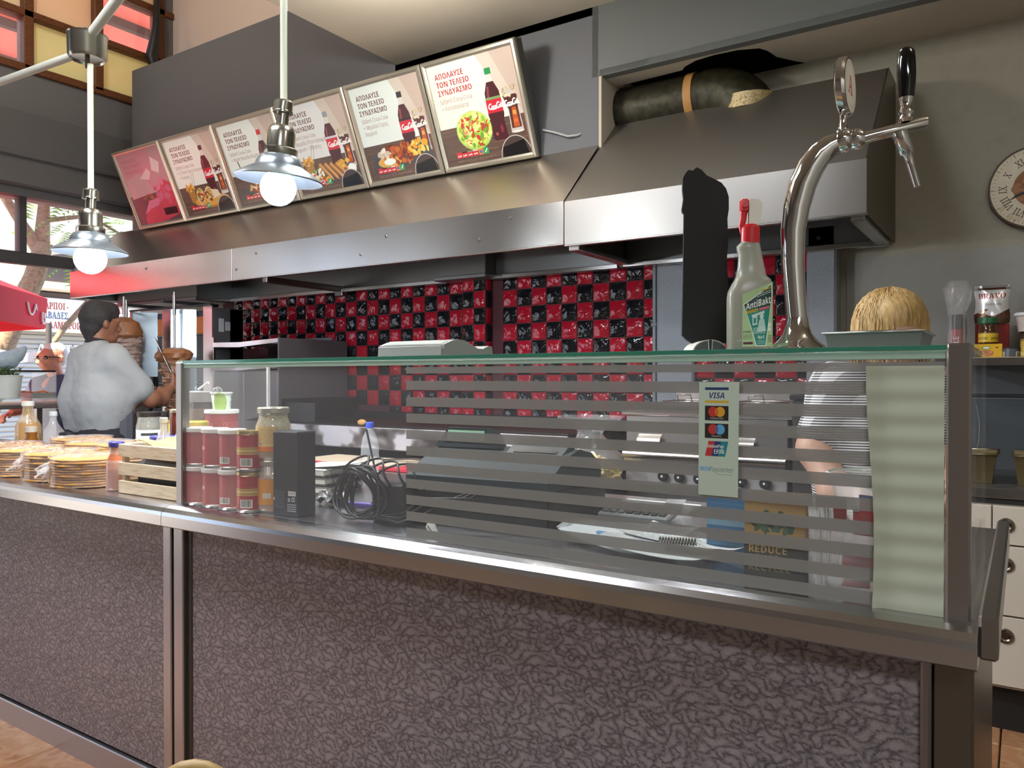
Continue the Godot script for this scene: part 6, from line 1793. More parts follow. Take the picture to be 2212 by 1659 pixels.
	var o1 := thing("oil_jug", "big glass oil jug with amber oil at the far left of the worktop", "jug", Vector3(-4.42, Y, -2.03))
	part(o1, "glass", G.new().lathe([Vector2(0, 0), Vector2(0.058, 0), Vector2(0.062, 0.01), Vector2(0.062, 0.11), Vector2(0.04, 0.15), Vector2(0.026, 0.18), Vector2(0.024, 0.215)], 28), oil)
	part(o1, "oil", G.new().lathe([Vector2(0, 0.004), Vector2(0.055, 0.005), Vector2(0.058, 0.012), Vector2(0.058, 0.108), Vector2(0.05, 0.126), Vector2(0, 0.126)], 26), M("#a86a1c", 0.15))
	part(o1, "cap", G.new().cyl(0.03, 0.212, 0.24, 22, 0.003), M("#d8d4c8", 0.4))
	var o2 := thing("sauce_bottle", "small brown sauce bottle with a pale cap before the oil jug", "bottle", Vector3(-4.02, Y, -1.86))
	part(o2, "bottle", G.new().lathe([Vector2(0, 0), Vector2(0.036, 0), Vector2(0.038, 0.01), Vector2(0.034, 0.05), Vector2(0.024, 0.08), Vector2(0.026, 0.10)], 24), M("#7a4a1c", 0.12))
	part(o2, "cap", G.new().cyl(0.027, 0.098, 0.128, 22, 0.003), M("#b0a494", 0.4))
	var o3 := thing("clear_bottle", "squat clear bottle with a little amber liquid beside the oil jug", "bottle", Vector3(-4.30, Y, -2.10))
	part(o3, "glass", G.new().lathe([Vector2(0, 0), Vector2(0.048, 0), Vector2(0.05, 0.008), Vector2(0.05, 0.08), Vector2(0.026, 0.115), Vector2(0.016, 0.14), Vector2(0.016, 0.165)], 26), M("#ffffff", 0.05, 0.0, {"a": 0.16}))
	part(o3, "liquid", G.new().lathe([Vector2(0, 0.003), Vector2(0.046, 0.004), Vector2(0.047, 0.02), Vector2(0, 0.02)], 24), M("#b8702c", 0.15))
	part(o3, "cap", G.new().cyl(0.02, 0.16, 0.185, 20, 0.002), M("#c8ccc8", 0.4))
	var o4 := thing("black_cup", "black plastic cup with white marks beside the clear bottle", "cup", Vector3(-4.05, Y, -2.05))
	part(o4, "cup", G.new().lathe([Vector2(0, 0), Vector2(0.035, 0), Vector2(0.042, 0.085), Vector2(0.039, 0.085), Vector2(0.033, 0.004), Vector2(0, 0.004)], 26), M("#222224", 0.5))
	part(o4, "marks", G.new().lathe([Vector2(0.0385, 0.03), Vector2(0.041, 0.06)], 3, 0.0, 0, 0.7, 0.85), M("#c8c8c8", 0.5))


func right_end() -> void:
	# wall clock
	var ck := thing("wall_clock", "round antique wall clock with roman numerals, cut by the right edge", "clock", Vector3(0.035, 2.03, -3.815))
	var p := Pic.new(self, 512, 512, "#c8bda4")
	p.ell(256, 256, 250, 250, "#cfc4ac").blobs(20, 20, 470, 470, 50, 10, 40, ["#c4b89e", "#d4cab4", "#bfb197", "#cabfa6"], 3).ell(256, 256, 128, 128, "#8a5a38").blobs(140, 140, 232, 232, 50, 10, 36, ["#9a6a44", "#7c4c30", "#a87850", "#86573a"], 5)
	var num := ["XII", "I", "II", "III", "IIII", "V", "VI", "VII", "VIII", "IX", "X", "XI"]
	for i in 12:
		var a := TAU * i / 12.0
		var q = glyphs(num[i], "s")
		var k: float = 44.0 / q[1]
		var t3: PackedVector2Array = q[0]
		for j in range(0, t3.size(), 3):
			var tri := []
			for m in 3:
				var v: Vector2 = Vector2((t3[j + m].x - q[2] / 2) * k * 0.8, -t3[j + m].y * k - 160.0)
				tri.append(v.rotated(a) + Vector2(256, 256))
			p.poly(tri, "#3a3228")
	for i in 60:
		var d := Vector2(sin(TAU * i / 60.0), cos(TAU * i / 60.0))
		p.line([Vector2(256, 256) + d * 228, Vector2(256, 256) + d * (244 if i % 5 else 250)], 2.0 if i % 5 else 4.0, "#5a4e3e")
	var fg := G.new()
	for i in 48:
		var a0 := TAU * i / 48
		var a1 := TAU * (i + 1) / 48
		fg.trio(Vector3.ZERO, Vector3(cos(a0), sin(a0), 0) * 0.163, Vector3(cos(a1), sin(a1), 0) * 0.163, Vector3(0, 0, 1), Vector2(0.5, 0.5), Vector2(0.5 + 0.5 * cos(a0), 0.5 - 0.5 * sin(a0)), Vector2(0.5 + 0.5 * cos(a1), 0.5 - 0.5 * sin(a1)))
	part(ck, "face", fg, M("#ffffff", 0.6, 0.0, {"tex": p.tex()}))
	var rg := G.new().to(Vector3.ZERO, 0, PI / 2)
	part(ck, "rim", rg.lathe([Vector2(0, -0.03), Vector2(0.165, -0.03), Vector2(0.172, -0.02), Vector2(0.170, 0.0), Vector2(0.163, 0.001), Vector2(0.160, -0.003), Vector2(0, -0.003)], 48, 0.003, 6), M("#4a3a2a", 0.6))
	part(ck, "hour_hand", G.new().prism(PackedVector2Array([Vector2(0.01, -0.004), Vector2(0.01, 0.004), Vector2(-0.07, -0.026), Vector2(-0.095, -0.047), Vector2(-0.075, -0.038)]), 0.003), M("#2a201a", 0.5))
	# shelf and what stands on it
	var sh := thing("wall_shelf", "wooden shelf with a steel edge on the right wall", "shelf", Vector3(0.1, 1.332, -3.68))
	part(sh, "board", G.new().bx(-0.40, 0.7, -0.02, 0.0, -0.165, 0.17, 0.002), M("#a08a68", 0.6))
	part(sh, "edge", G.new().bx(-0.40, 0.7, -0.034, -0.004, 0.17, 0.176, 0.002), steel("#77736e", 0.35))
	part(sh, "under_panel", G.new().bx(-0.40, 0.7, -0.17, -0.02, -0.165, -0.15, 0.0), M("#6c7074", 0.4))
	var Y := 1.3325
	var bag := thing("coffee_bag", "silver and white coffee bag with red lettering on the wall shelf", "bag", Vector3(-0.113, Y + 0.138, -3.67))
	var bp := Pic.new(self, 256, 320, "#c9c8c8")
	bp.rect(0, 0, 256, 40, "#8e8c8a").rect(30, 20, 196, 18, "#4a2c20").poly([Vector2(0, 60), Vector2(256, 40), Vector2(256, 230), Vector2(0, 240)], "#d8d6d4").text("BRAVO", 128, 112, 44, "#8c2c26", "sb", 1, 0.92).text("Κλασικός", 140, 172, 24, "#5a4a44", "s", 1, 0.85, 0.2).poly([Vector2(0, 240), Vector2(90, 200), Vector2(170, 250), Vector2(256, 200), Vector2(256, 320), Vector2(0, 320)], "#5c3a28").blobs(0, 220, 256, 110, 60, 5, 12, ["#4a2c1c", "#6c452e", "#7a5236"], 7).ell(130, 232, 50, 28, "#d8d4ce").ell(52, 222, 26, 18, "#cbb59c")
	part(bag, "bag", G.new().sheet(10, 12, func(u: float, v: float): return Vector3((u - 0.5) * (0.118 + 0.006 * sin(v * 9.0)), v * 0.152, 0.030 * pow(sin(u * PI), 0.6) * (1.0 - pow(v, 4.0)) + 0.003 * sin(u * 14.0 + v * 11.0)), 0.012), M("#ffffff", 0.25, 0.35, {"tex": bp.tex()}))
	part(bag, "back", G.new().bx(-0.058, 0.058, 0, 0.145, -0.03, -0.004, 0.008), M("#b8b6b4", 0.3, 0.4))
	single("red_carton", "red carton under the coffee bag, behind the instant coffee jar", "box", G.new().bx(-0.058, 0.058, 0, 0.136, -0.035, 0.035, 0.002), M("#9c2620", 0.5), Vector3(-0.113, Y, -3.70))
	var ij := thing("coffee_jar", "instant coffee jar with a green lid and yellow label on the yellow box", "jar", Vector3(-0.123, Y + 0.052, -3.605))
	var jp := Pic.new(self, 512, 100, "#d8b020")
	for i in 4:
		jp.text("JACOBS", 20 + i * 128, 74, 26, "#2c3a1c", "b", 0, 0.9).rect(i * 128, 0, 128, 14, "#8a6a30").rect(i * 128, 12, 128, 6, "#e0cc60")
	part(ij, "glass", G.new().lathe(jar_profile(0.034, 0.082, 0.030, 0.7), 24), M("#4a2c18", 0.1))
	part(ij, "label", G.new().lathe([Vector2(0.0345, 0.008), Vector2(0.0345, 0.045)], 24), M("#ffffff", 0.4, 0.0, {"tex": jp.tex()}))
	part(ij, "lid", G.new().cyl(0.035, 0.080, 0.105, 24, 0.002), M("#1c5a34", 0.4))
	var yb := thing("tea_box", "flat yellow box with a small emblem lying on the wall shelf", "box", Vector3(-0.122, Y, -3.60))
	var yp := Pic.new(self, 256, 128, "#d6a81c")
	yp.ell(120, 90, 60, 34, "#b8784c").ell(110, 36, 42, 16, "#3c7a3c").ell(110, 36, 34, 11, "#d8e0c0").blobs(70, 70, 100, 40, 12, 6, 14, ["#c88a5c", "#e0b070", "#a85c38"], 3).ell(210, 34, 12, 8, "#7a3c20")
	part(yb, "carton", G.new().bx(-0.047, 0.047, 0, 0.052, -0.03, 0.03, 0.001), M("#d6a81c", 0.5))
	var yf := G.new()
	yf.quad(Vector3(-0.046, 0.001, 0.0305), Vector3(0.046, 0.001, 0.0305), Vector3(0.046, 0.051, 0.0305), Vector3(-0.046, 0.051, 0.0305))
	part(yb, "printed_face", yf, M("#ffffff", 0.5, 0.0, {"tex": yp.tex()}))
	var cn := thing("fish_tin", "flat round tin with a pale label beside the yellow box", "tin", Vector3(-0.045, Y, -3.58))
	var cp := Pic.new(self, 256, 64, "#55565c")
	cp.bars(20, 12, 70, 40).bars(150, 12, 70, 40)
	part(cn, "body", G.new().lathe([Vector2(0, 0), Vector2(0.030, 0), Vector2(0.030, 0.032)], 24), M("#ffffff", 0.4, 0.2, {"tex": cp.tex()}))
	part(cn, "lid", G.new().cyl(0.031, 0.031, 0.036, 24, 0.001), M("#3a3838", 0.4, 0.5))
	var tb := thing("plastic_tub", "white plastic tub with a lid high at the right edge of the shelf", "tub", Vector3(0.025, Y + 0.10, -3.66))
	part(tb, "tub", G.new().lathe([Vector2(0, 0), Vector2(0.05, 0), Vector2(0.058, 0.062)], 28), M("#c8b8ac", 0.5))
	part(tb, "lid", G.new().cyl(0.064, 0.060, 0.074, 28, 0.003), M("#d8d4ce", 0.5))
	single("brown_canister", "dark canister under the white plastic tub", "canister", G.new().cyl(0.05, 0, 0.099, 24, 0.003), M("#4a3a2a", 0.5), Vector3(0.03, Y, -3.68))
	var dt := thing("decorated_tin", "small tin with a painted pattern at the right edge of the shelf", "tin", Vector3(0.005, Y, -3.56))
	var dp := Pic.new(self, 256, 128, "#b89a3c")
	dp.blobs(0, 0, 256, 128, 60, 5, 14, ["#3c4a6c", "#d8cc90", "#8a3c28", "#c8b050"], 5)
	part(dt, "body", G.new().lathe([Vector2(0, 0), Vector2(0.022, 0), Vector2(0.022, 0.06)], 24), M("#ffffff", 0.4, 0.0, {"tex": dp.tex()}))
	part(dt, "lid", G.new().cyl(0.023, 0.059, 0.068, 24, 0.002), M("#8a7a3c", 0.4, 0.5))
	var rb := thing("red_tube", "red and black tube wrapped in clear plastic at the left end of the shelf", "bottle", Vector3(-0.232, Y, -3.62))
	part(rb, "tube", G.new().lathe([Vector2(0, 0), Vector2(0.019, 0), Vector2(0.021, 0.12)], 22), M("#9c1c24", 0.3))
	part(rb, "top", G.new().lathe([Vector2(0.0212, 0.115), Vector2(0.020, 0.175), Vector2(0, 0.176)], 22), M("#1c1a1c", 0.35))
	part(rb, "lettering", (func():
		var g := G.new()
		letters(g, "LE", 0.02, Transform3D(Basis(Vector3(0, 1, 0), Vector3(-1, 0, 0), Vector3(0, 0, 1)), Vector3(0.008, 0.06, 0.0215)), "b")
		return g).call(), M("#d8ccc8", 0.5))
	part(rb, "plastic_wrap", G.new().lathe([Vector2(0.028, 0.0), Vector2(0.032, 0.1), Vector2(0.030, 0.18), Vector2(0.045, 0.23), Vector2(0.05, 0.28), Vector2(0.03, 0.31)], 22, 0.02, 5), M("#ffffff", 0.1, 0.0, {"a": 0.13}))
	# steel counter, pans and drawers
	var dc := thing("drawer_cabinet", "white drawer cabinet with round metal grips under the steel top at the right", "cabinet", Vector3(0.1, 0, -3.2))
	part(dc, "worktop", G.new().bx(-0.50, 0.9, 0.832, 0.868, -0.64, 0.015, 0.003), steel("#88857f", 0.35))
	part(dc, "rail", G.new().bx(-0.50, 0.9, 0.812, 0.832, -0.02, 0.004, 0.002), M("#2a2826", 0.5))
	part(dc, "body", G.new().bx(-0.50, 0.9, 0.17, 0.815, -0.63, -0.004, 0.0), M("#b0a898", 0.6))
	part(dc, "toe_kick", G.new().bx(-0.50, 0.9, 0.0, 0.17, -0.6, -0.06, 0.0), M("#1e1b1a", 0.6))
	for cxx in 3:
		var x0 := -0.49 + cxx * 0.297
		for q in [[0.674, 0.806], [0.428, 0.668], [0.182, 0.422]]:
			var dr := part(dc, "drawer", G.new().bx(x0, x0 + 0.293, q[0], q[1], -0.004, 0.014, 0.002), M("#cfc4b2", 0.4))
			if cxx == 1:
				var gy: float = {0.674: 0.74, 0.428: 0.603, 0.182: 0.356}[q[0]]
				part(dr, "grip", G.new().to(Vector3(-0.154, gy, 0.014), 0, PI / 2).lathe([Vector2(0, 0.003), Vector2(0.012, 0.003), Vector2(0.016, 0.006), Vector2(0.024, 0.005), Vector2(0.027, 0.0)], 30), steel("#8f857a", 0.25))
	part(dc, "splash_back", G.new().bx(-0.50, 0.9, 0.868, 1.30, -0.645, -0.635, 0.001), M("#5e6468", 0.4, 0.3))
	part(dc, "splash_edge", G.new().bx(-0.50, 0.9, 1.17, 1.185, -0.635, -0.625, 0.003), M("#34383c", 0.4))
	for i in 2:
		var gp := thing("steel_pan", ["deep brassy steel pan at the right edge of the steel top", "deep steel pan half hidden behind the glass case post"][i], "pan", Vector3([0.045, -0.165][i], 0.869, -3.4), 0, "steel pans")
		part(gp, "walls", tray_shape(0.13, 0.2, 0.105, 0.014), M("#9a8c66", 0.3, 0.9))
		part(gp, "rim", G.new().tube([Vector3(-0.085, 0.106, -0.12), Vector3(0.085, 0.106, -0.12), Vector3(0.085, 0.106, 0.12), Vector3(-0.085, 0.106, 0.12), Vector3(-0.085, 0.106, -0.12)], 0.004), M("#b0a888", 0.25, 1.0))
	single("thin_wire", "thin white wire hanging against the grey splash back", "wire", G.new().tube([Vector3(0, 0.2, 0), Vector3(0.012, 0.12, 0), Vector3(0.010, 0.05, 0), Vector3(0, 0, 0)], 0.0012, 5), M("#c0c0b8", 0.5), Vector3(-0.172, 0.94, -3.80))
	# chair whose back just enters the frame
	var ch := thing("wooden_chair", "pale wooden chair, only the top of its back in view at the bottom", "chair", Vector3(-1.03, 0, -0.70), 0.6)
	var w := M("#94763a", 0.5)
	var top := []
	for i in 11:
		var a := PI * i / 10.0
		top.append(Vector3(-cos(a) * 0.055, 0.612 + sin(a) * 0.055, 0))
	part(ch, "back_hoop", G.new().tube([Vector3(-0.055, 0.42, 0)] + top + [Vector3(0.055, 0.42, 0)], 0.016, 12), w)
	part(ch, "back_panel", G.new().bx(-0.05, 0.05, 0.44, 0.64, -0.008, 0.008, 0.004), M("#8a6c34", 0.5))
	part(ch, "seat", G.new().bx(-0.16, 0.16, 0.40, 0.43, 0.0, 0.32, 0.01), w)
	for q in [[-0.14, 0.02], [0.14, 0.02], [-0.14, 0.30], [0.14, 0.30]]:
		part(ch, "leg", G.new().to(Vector3(q[0], 0.004, q[1])).cyl(0.016, 0, 0.4, 14), w)


func hand_bones(f: Flesh, wrist: Vector3, palm: Vector3, side: Vector3, curl: Vector3, s := 1.0) -> void:
	# palm from wrist along «palm», fingers spread along «side» and bent towards «curl»
	var pl := palm.normalized()
	for i in 4:
		var o := side * (0.028 - i * 0.019) * s
		f.bone(wrist + o * 0.6, wrist + pl * 0.08 * s + o, 0.014 * s, 0.0125 * s)
		var l: float = [0.036, 0.042, 0.039, 0.030][i] * s
		var a := wrist + pl * 0.088 * s + o
		var b := a + (pl * 0.75 + curl * 0.65).normalized() * l
		var c := b + (curl * 0.9 - pl * 0.15).normalized() * l * 0.72
		var d := c + (curl * 0.35 - pl * 0.9).normalized() * l * 0.55
		f.chain([a, b, c, d], [0.0098 * s, 0.0092 * s, 0.0084 * s, 0.0074 * s])
	var t := wrist + side * 0.03 * s + pl * 0.02 * s
	f.chain([t, t + (side * 0.6 + pl * 0.6 + curl * 0.3).normalized() * 0.036 * s, t + side * 0.02 * s + pl * 0.052 * s + curl * 0.034 * s], [0.014 * s, 0.0108 * s, 0.0084 * s])


func people() -> void:
	# the cook, seen from behind and his right, carving
	var t := thing("person", "cook in a pale grey T-shirt seen from behind, carving meat with a long knife", "person", Vector3(-4.60, 0, -2.51), 0.0)
	t.scale = Vector3(0.92, 0.995, 0.92)
	var skin := M("#94644c", 0.5, 0.0, {"sss": 0.15})
	var g := G.new()
	var f := Flesh.new()
	f.k = 0.025
	f.bone(Vector3(0, 1.615, 0.012), Vector3(0, 1.595, -0.03), 0.083, 0.080)
	f.bone(Vector3(0, 1.545, -0.045), Vector3(0, 1.515, -0.055), 0.060, 0.048)
	f.bone(Vector3(0, 1.585, -0.118), Vector3(0, 1.553, -0.130), 0.012, 0.017)
	f.bone(Vector3(-0.02, 1.522, -0.105), Vector3(0.02, 1.522, -0.105), 0.012, 0.012)
	f.bone(Vector3(0, 1.488, -0.095), Vector3(0, 1.495, -0.08), 0.022, 0.03)
	f.bone(Vector3(-0.045, 1.606, -0.095), Vector3(0.045, 1.606, -0.095), 0.018, 0.018)
	for s in [-1.0, 1.0]:
		f.bone(Vector3(s * 0.080, 1.592, 0.004), Vector3(s * 0.086, 1.566, 0.0), 0.017, 0.012)
		f.bone(Vector3(s * 0.090, 1.600, 0.012), Vector3(s * 0.092, 1.578, 0.010), 0.010, 0.009)
	f.bone(Vector3(0, 1.36, 0.02), Vector3(0, 1.54, 0.01), 0.066, 0.060)
	f.mesh_into(g, 0.0055)
	var wr := Vector3(0.135, 1.185, -0.405)
	var arm := Flesh.new()
	arm.k = 0.03
	arm.chain([Vector3(0.20, 1.35, 0.0), Vector3(0.25, 1.135, -0.20), Vector3(0.20, 1.135, -0.31), wr], [0.058, 0.052, 0.047, 0.033])
	arm.chain([Vector3(-0.20, 1.35, 0.0), Vector3(-0.26, 1.12, -0.14), Vector3(-0.16, 1.11, -0.32), Vector3(-0.10, 1.14, -0.40)], [0.058, 0.050, 0.045, 0.032])
	arm.bone(Vector3(0, 1.0, 0), Vector3(0, 1.3, 0), 0.12, 0.12)
	arm.bone(Vector3(-0.17, 1.36, 0), Vector3(0.17, 1.36, 0), 0.06, 0.06)
	arm.mesh_into(g, 0.012)
	var hd := Flesh.new()
	hd.k = 0.012
	hd.bone(wr, wr + Vector3(-0.01, 0.012, -0.03), 0.03, 0.026)
	hand_bones(hd, wr + Vector3(-0.008, 0.012, -0.025), Vector3(-0.25, 0.55, -0.75), Vector3(0.35, 0.75, 0.35).normalized(), Vector3(-0.85, 0.1, 0.35).normalized(), 1.05)
	hand_bones(hd, Vector3(-0.10, 1.14, -0.40), Vector3(0.5, 0.3, -0.75), Vector3(-0.3, 0.8, 0.2).normalized(), Vector3(0.6, -0.3, 0.6).normalized(), 1.0)
	hd.mesh_into(g, 0.0036)
	for s in [-1.0, 1.0]:
		var lg := Flesh.new()
		lg.chain([Vector3(s * 0.09, 0.9, 0.01), Vector3(s * 0.11, 0.5, 0.0), Vector3(s * 0.12, 0.10, 0.03)], [0.07, 0.05, 0.038])
		lg.mesh_into(g, 0.02)
	part(t, "body", g, skin)
	var hr := Flesh.new()
	hr.k = 0.03
	hr.bone(Vector3(0, 1.640, 0.022), Vector3(0, 1.640, -0.045), 0.086, 0.076)
	hr.bone(Vector3(0, 1.60, 0.045), Vector3(0, 1.565, 0.052), 0.080, 0.062)
	hr.bone(Vector3(-0.05, 1.615, 0.01), Vector3(0.05, 1.615, 0.01), 0.055, 0.055)
	hr.bone(Vector3(0, 1.505, 0.05), Vector3(0, 1.55, 0.05), 0.04, 0.055)
	hr.bone(Vector3(0, 1.672, -0.09), Vector3(0, 1.66, -0.05), 0.035, 0.05)
	var hg := G.new()
	hr.mesh_into(hg, 0.007, 0.006, 3, 45.0)
	part(t, "hair", hg, M("#2e2a29", 0.75))
	# T-shirt with folds
	var sh := Flesh.new()
	sh.k = 0.06
	for s in [-1.0, 1.0]:
		sh.chain([Vector3(s * 0.085, 0.985, 0.01), Vector3(s * 0.095, 1.12, 0.015), Vector3(s * 0.075, 1.28, 0.015)], [0.155, 0.165, 0.142])
		sh.bone(Vector3(s * 0.06, 1.37, 0.012), Vector3(s * 0.165, 1.365, 0.005), 0.088, 0.082)
	sh.chain([Vector3(0.185, 1.36, 0.0), Vector3(0.235, 1.20, -0.13)], [0.086, 0.088])
	sh.chain([Vector3(-0.185, 1.36, 0.0), Vector3(-0.245, 1.18, -0.10)], [0.086, 0.086])
	sh.bone(Vector3(0, 1.445, 0.018), Vector3(0, 1.40, 0.018), 0.066, 0.09)
	var sg := G.new()
	sh.mesh_into(sg, 0.0115, 0.007, 9, 13.0)
	part(t, "t_shirt", sg, M("#9fa1a1", 0.85, 0.0, {"rim": 0.2}))
	var cl := Flesh.new()
	cl.bone(Vector3(0, 1.458, 0.018), Vector3(0, 1.45, 0.016), 0.070, 0.074)
	var cg := G.new()
	cl.mesh_into(cg, 0.01)
	part(t, "neck_strap", cg, M("#2c2523", 0.8))
	var tr := Flesh.new()
	tr.k = 0.05
	for s in [-1.0, 1.0]:
		tr.chain([Vector3(s * 0.085, 0.955, 0.01), Vector3(s * 0.10, 0.85, 0.01), Vector3(s * 0.11, 0.5, 0.0), Vector3(s * 0.12, 0.09, 0.03)], [0.150, 0.152, 0.095, 0.075])
	var tg := G.new()
	tr.mesh_into(tg, 0.018)
	part(t, "trousers", tg, M("#27262a", 0.8))
	for s in [-1.0, 1.0]:
		var so := Flesh.new()
		so.bone(Vector3(s * 0.12, 0.048, 0.05), Vector3(s * 0.125, 0.042, -0.12), 0.046, 0.040)
		var og := G.new()
		so.mesh_into(og, 0.014)
		part(t, "shoe", og, M("#1c1b1c", 0.6))
	var ap := G.new().sheet(14, 12, func(u: float, v: float):
		var a := lerpf(-1.55, 1.55, u)
		var w := 0.255 + 0.012 * sin(u * 17.0)
		return Vector3(sin(a) * w, 0.35 + v * 0.80, 0.01 - cos(a) * (0.195 + 0.01 * sin(u * 23.0)) ), 0.004)
	part(t, "apron", ap, M("#5c5c64", 0.8))
	# knife held in the fist
	var kn := thing("knife", "long thin carving knife held upright by the cook", "knife", Vector3(-4.62, 0, -2.50) + Vector3(0.105, 1.245, -0.452))
	var kd := Vector3(-0.075, 0.27, 0.10)
	part(kn, "blade", G.new().tube([kd * 0.1, kd * 0.9, kd * 1.0], [0.010, 0.007, 0.001], 8, true, 0.2), M("#d8d8d8", 0.2, 1.0))
	part(kn, "grip", G.new().tube([kd * -0.32, kd * 0.12], [0.012, 0.011], 10), M("#141414", 0.5))
	var sc := thing("meat_scoop", "black curved scoop held against the carved meat", "scoop", Vector3(-4.70, 1.06, -2.90))
	part(sc, "pan", G.new().sheet(8, 8, func(u: float, v: float): return Vector3((u - 0.5) * 0.10, v * 0.20, -0.06 * sin(u * PI) + 0.02 * v), 0.004), M("#1c1b1e", 0.5))
	part(sc, "grip", G.new().tube([Vector3(0, 0.0, 0.0), Vector3(0.0, -0.10, 0.03)], 0.012, 10), M("#161616", 0.5))
	woman()
	passer_by()


func woman() -> void:
	var t := thing("person", "woman with blond hair and striped T-shirt bending down behind the glass case", "person", Vector3(-0.345, 0, -2.46), 0.62)
	var skin := M("#b08a74", 0.5, 0.0, {"sss": 0.15})
	var g := G.new()
	var f := Flesh.new()
	f.k = 0.025
	f.bone(Vector3(0.0, 1.405, 0.03), Vector3(0, 1.40, 0.06), 0.080, 0.078)
	f.bone(Vector3(0, 1.345, 0.095), Vector3(0, 1.315, 0.105), 0.055, 0.042)
	f.bone(Vector3(0, 1.345, 0.155), Vector3(0, 1.325, 0.158), 0.012, 0.014)
	f.bone(Vector3(0, 1.20, -0.02), Vector3(0, 1.36, 0.03), 0.060, 0.055)
	f.mesh_into(g, 0.0065)
	var arm := Flesh.new()
	arm.k = 0.03
	arm.chain([Vector3(-0.15, 1.22, 0), Vector3(-0.205, 1.05, 0.03), Vector3(-0.19, 0.94, 0.12), Vector3(-0.13, 0.92, 0.22)], [0.056, 0.05, 0.042, 0.03])
	arm.chain([Vector3(0.13, 1.22, 0), Vector3(0.125, 1.05, 0.07), Vector3(0.08, 0.97, 0.16), Vector3(0.05, 0.93, 0.24)], [0.056, 0.05, 0.042, 0.03])
	arm.bone(Vector3(0, 0.9, 0), Vector3(0, 1.2, 0), 0.10, 0.10)
	arm.bone(Vector3(-0.13, 1.225, -0.01), Vector3(0.13, 1.225, -0.01), 0.05, 0.05)
	arm.mesh_into(g, 0.012)
	var hd := Flesh.new()
	hd.k = 0.012
	hand_bones(hd, Vector3(-0.13, 0.92, 0.22), Vector3(0.5, -0.1, 0.8), Vector3(-0.2, 0.9, 0.1).normalized(), Vector3(0.7, -0.3, -0.4).normalized(), 0.9)
	hand_bones(hd, Vector3(0.05, 0.93, 0.24), Vector3(-0.5, -0.1, 0.8), Vector3(0.2, 0.9, 0.1).normalized(), Vector3(-0.7, -0.3, -0.4).normalized(), 0.9)
	hd.mesh_into(g, 0.004)
	for s in [-1.0, 1.0]:
		var lg := Flesh.new()
		lg.chain([Vector3(s * 0.08, 0.85, 0), Vector3(s * 0.09, 0.45, 0.0), Vector3(s * 0.09, 0.09, -0.02)], [0.08, 0.05, 0.036])
		lg.mesh_into(g, 0.02)
	part(t, "body", g, skin)
	# hair: a cap and long locks parted on top
	var hg := G.new()
	var hr := Flesh.new()
	hr.k = 0.03
	hr.bone(Vector3(0, 1.418, 0.02), Vector3(0, 1.412, 0.06), 0.088, 0.084)
	hr.mesh_into(hg, 0.009)
	var r := RandomNumberGenerator.new()
	r.seed = 12
	for i in 520:
		var a := r.randf() * TAU
		var tilt := r.randf_range(0.05, 0.9)
		var c := Vector3(0, 1.415, 0.04)
		var pts := []
		for k in 7:
			var e := tilt + k * 0.30
			var rr := 0.0895 + r.randf_range(-0.002, 0.005) + 0.010 * maxf(0.0, e - 1.2)
			var pe := minf(e, 1.75)
			pts.append(c + Vector3(sin(a) * sin(pe) * rr, cos(pe) * rr - maxf(0.0, e - 1.75) * 0.13, cos(a) * sin(pe) * rr))
			a += r.randf_range(-0.035, 0.035)
		hg.tube(pts, [0.0012, 0.0026, 0.003, 0.003, 0.0028, 0.0024, 0.001], 4, false)
	part(t, "hair", hg, M("#d8c8a8", 0.5, 0.0, {"tex": N("hair", 0.02, ["#6a5638", "#b49a6c", "#e4d0a4", "#947c54"], [0.0, 0.35, 0.7, 1.0], 256, 3), "tri": Vector3(14, 2, 14)}))
	var sh := Flesh.new()
	sh.k = 0.05
	for s in [-1.0, 1.0]:
		sh.chain([Vector3(s * 0.07, 0.86, 0), Vector3(s * 0.07, 1.02, 0.0), Vector3(s * 0.065, 1.15, 0)], [0.125, 0.12, 0.115])
		sh.chain([Vector3(s * 0.08, 1.225, -0.01), Vector3(s * 0.13, 1.222, -0.005), Vector3(-0.190 if s < 0 else 0.125, 1.10, 0.025 if s < 0 else 0.05)], [0.068, 0.068, 0.066])
	var sg := G.new()
	sh.mesh_into(sg, 0.011, 0.006, 5, 10.0)
	var im := Pic.new(self, 16, 128, "#d8d6d4")
	for i in 4:
		im.rect(0, i * 32, 16, 16, "#2c2c30")
	part(t, "striped_t_shirt", sg, M("#ffffff", 0.85, 0.0, {"tex": im.tex(), "tri": Vector3(4, 34, 4)}))
	var tr := Flesh.new()
	tr.k = 0.05
	for s in [-1.0, 1.0]:
		tr.chain([Vector3(s * 0.07, 0.86, 0), Vector3(s * 0.08, 0.75, 0), Vector3(s * 0.09, 0.45, 0), Vector3(s * 0.09, 0.09, -0.02)], [0.125, 0.125, 0.08, 0.06])
	var tg := G.new()
	tr.mesh_into(tg, 0.02)
	part(t, "trousers", tg, M("#2c2e36", 0.8))
	for s in [-1.0, 1.0]:
		var so := Flesh.new()
		so.bone(Vector3(s * 0.09, 0.045, -0.03), Vector3(s * 0.095, 0.04, 0.12), 0.042, 0.036)
		var og := G.new()
		so.mesh_into(og, 0.014)
		part(t, "shoe", og, M("#2a2a2c", 0.6))


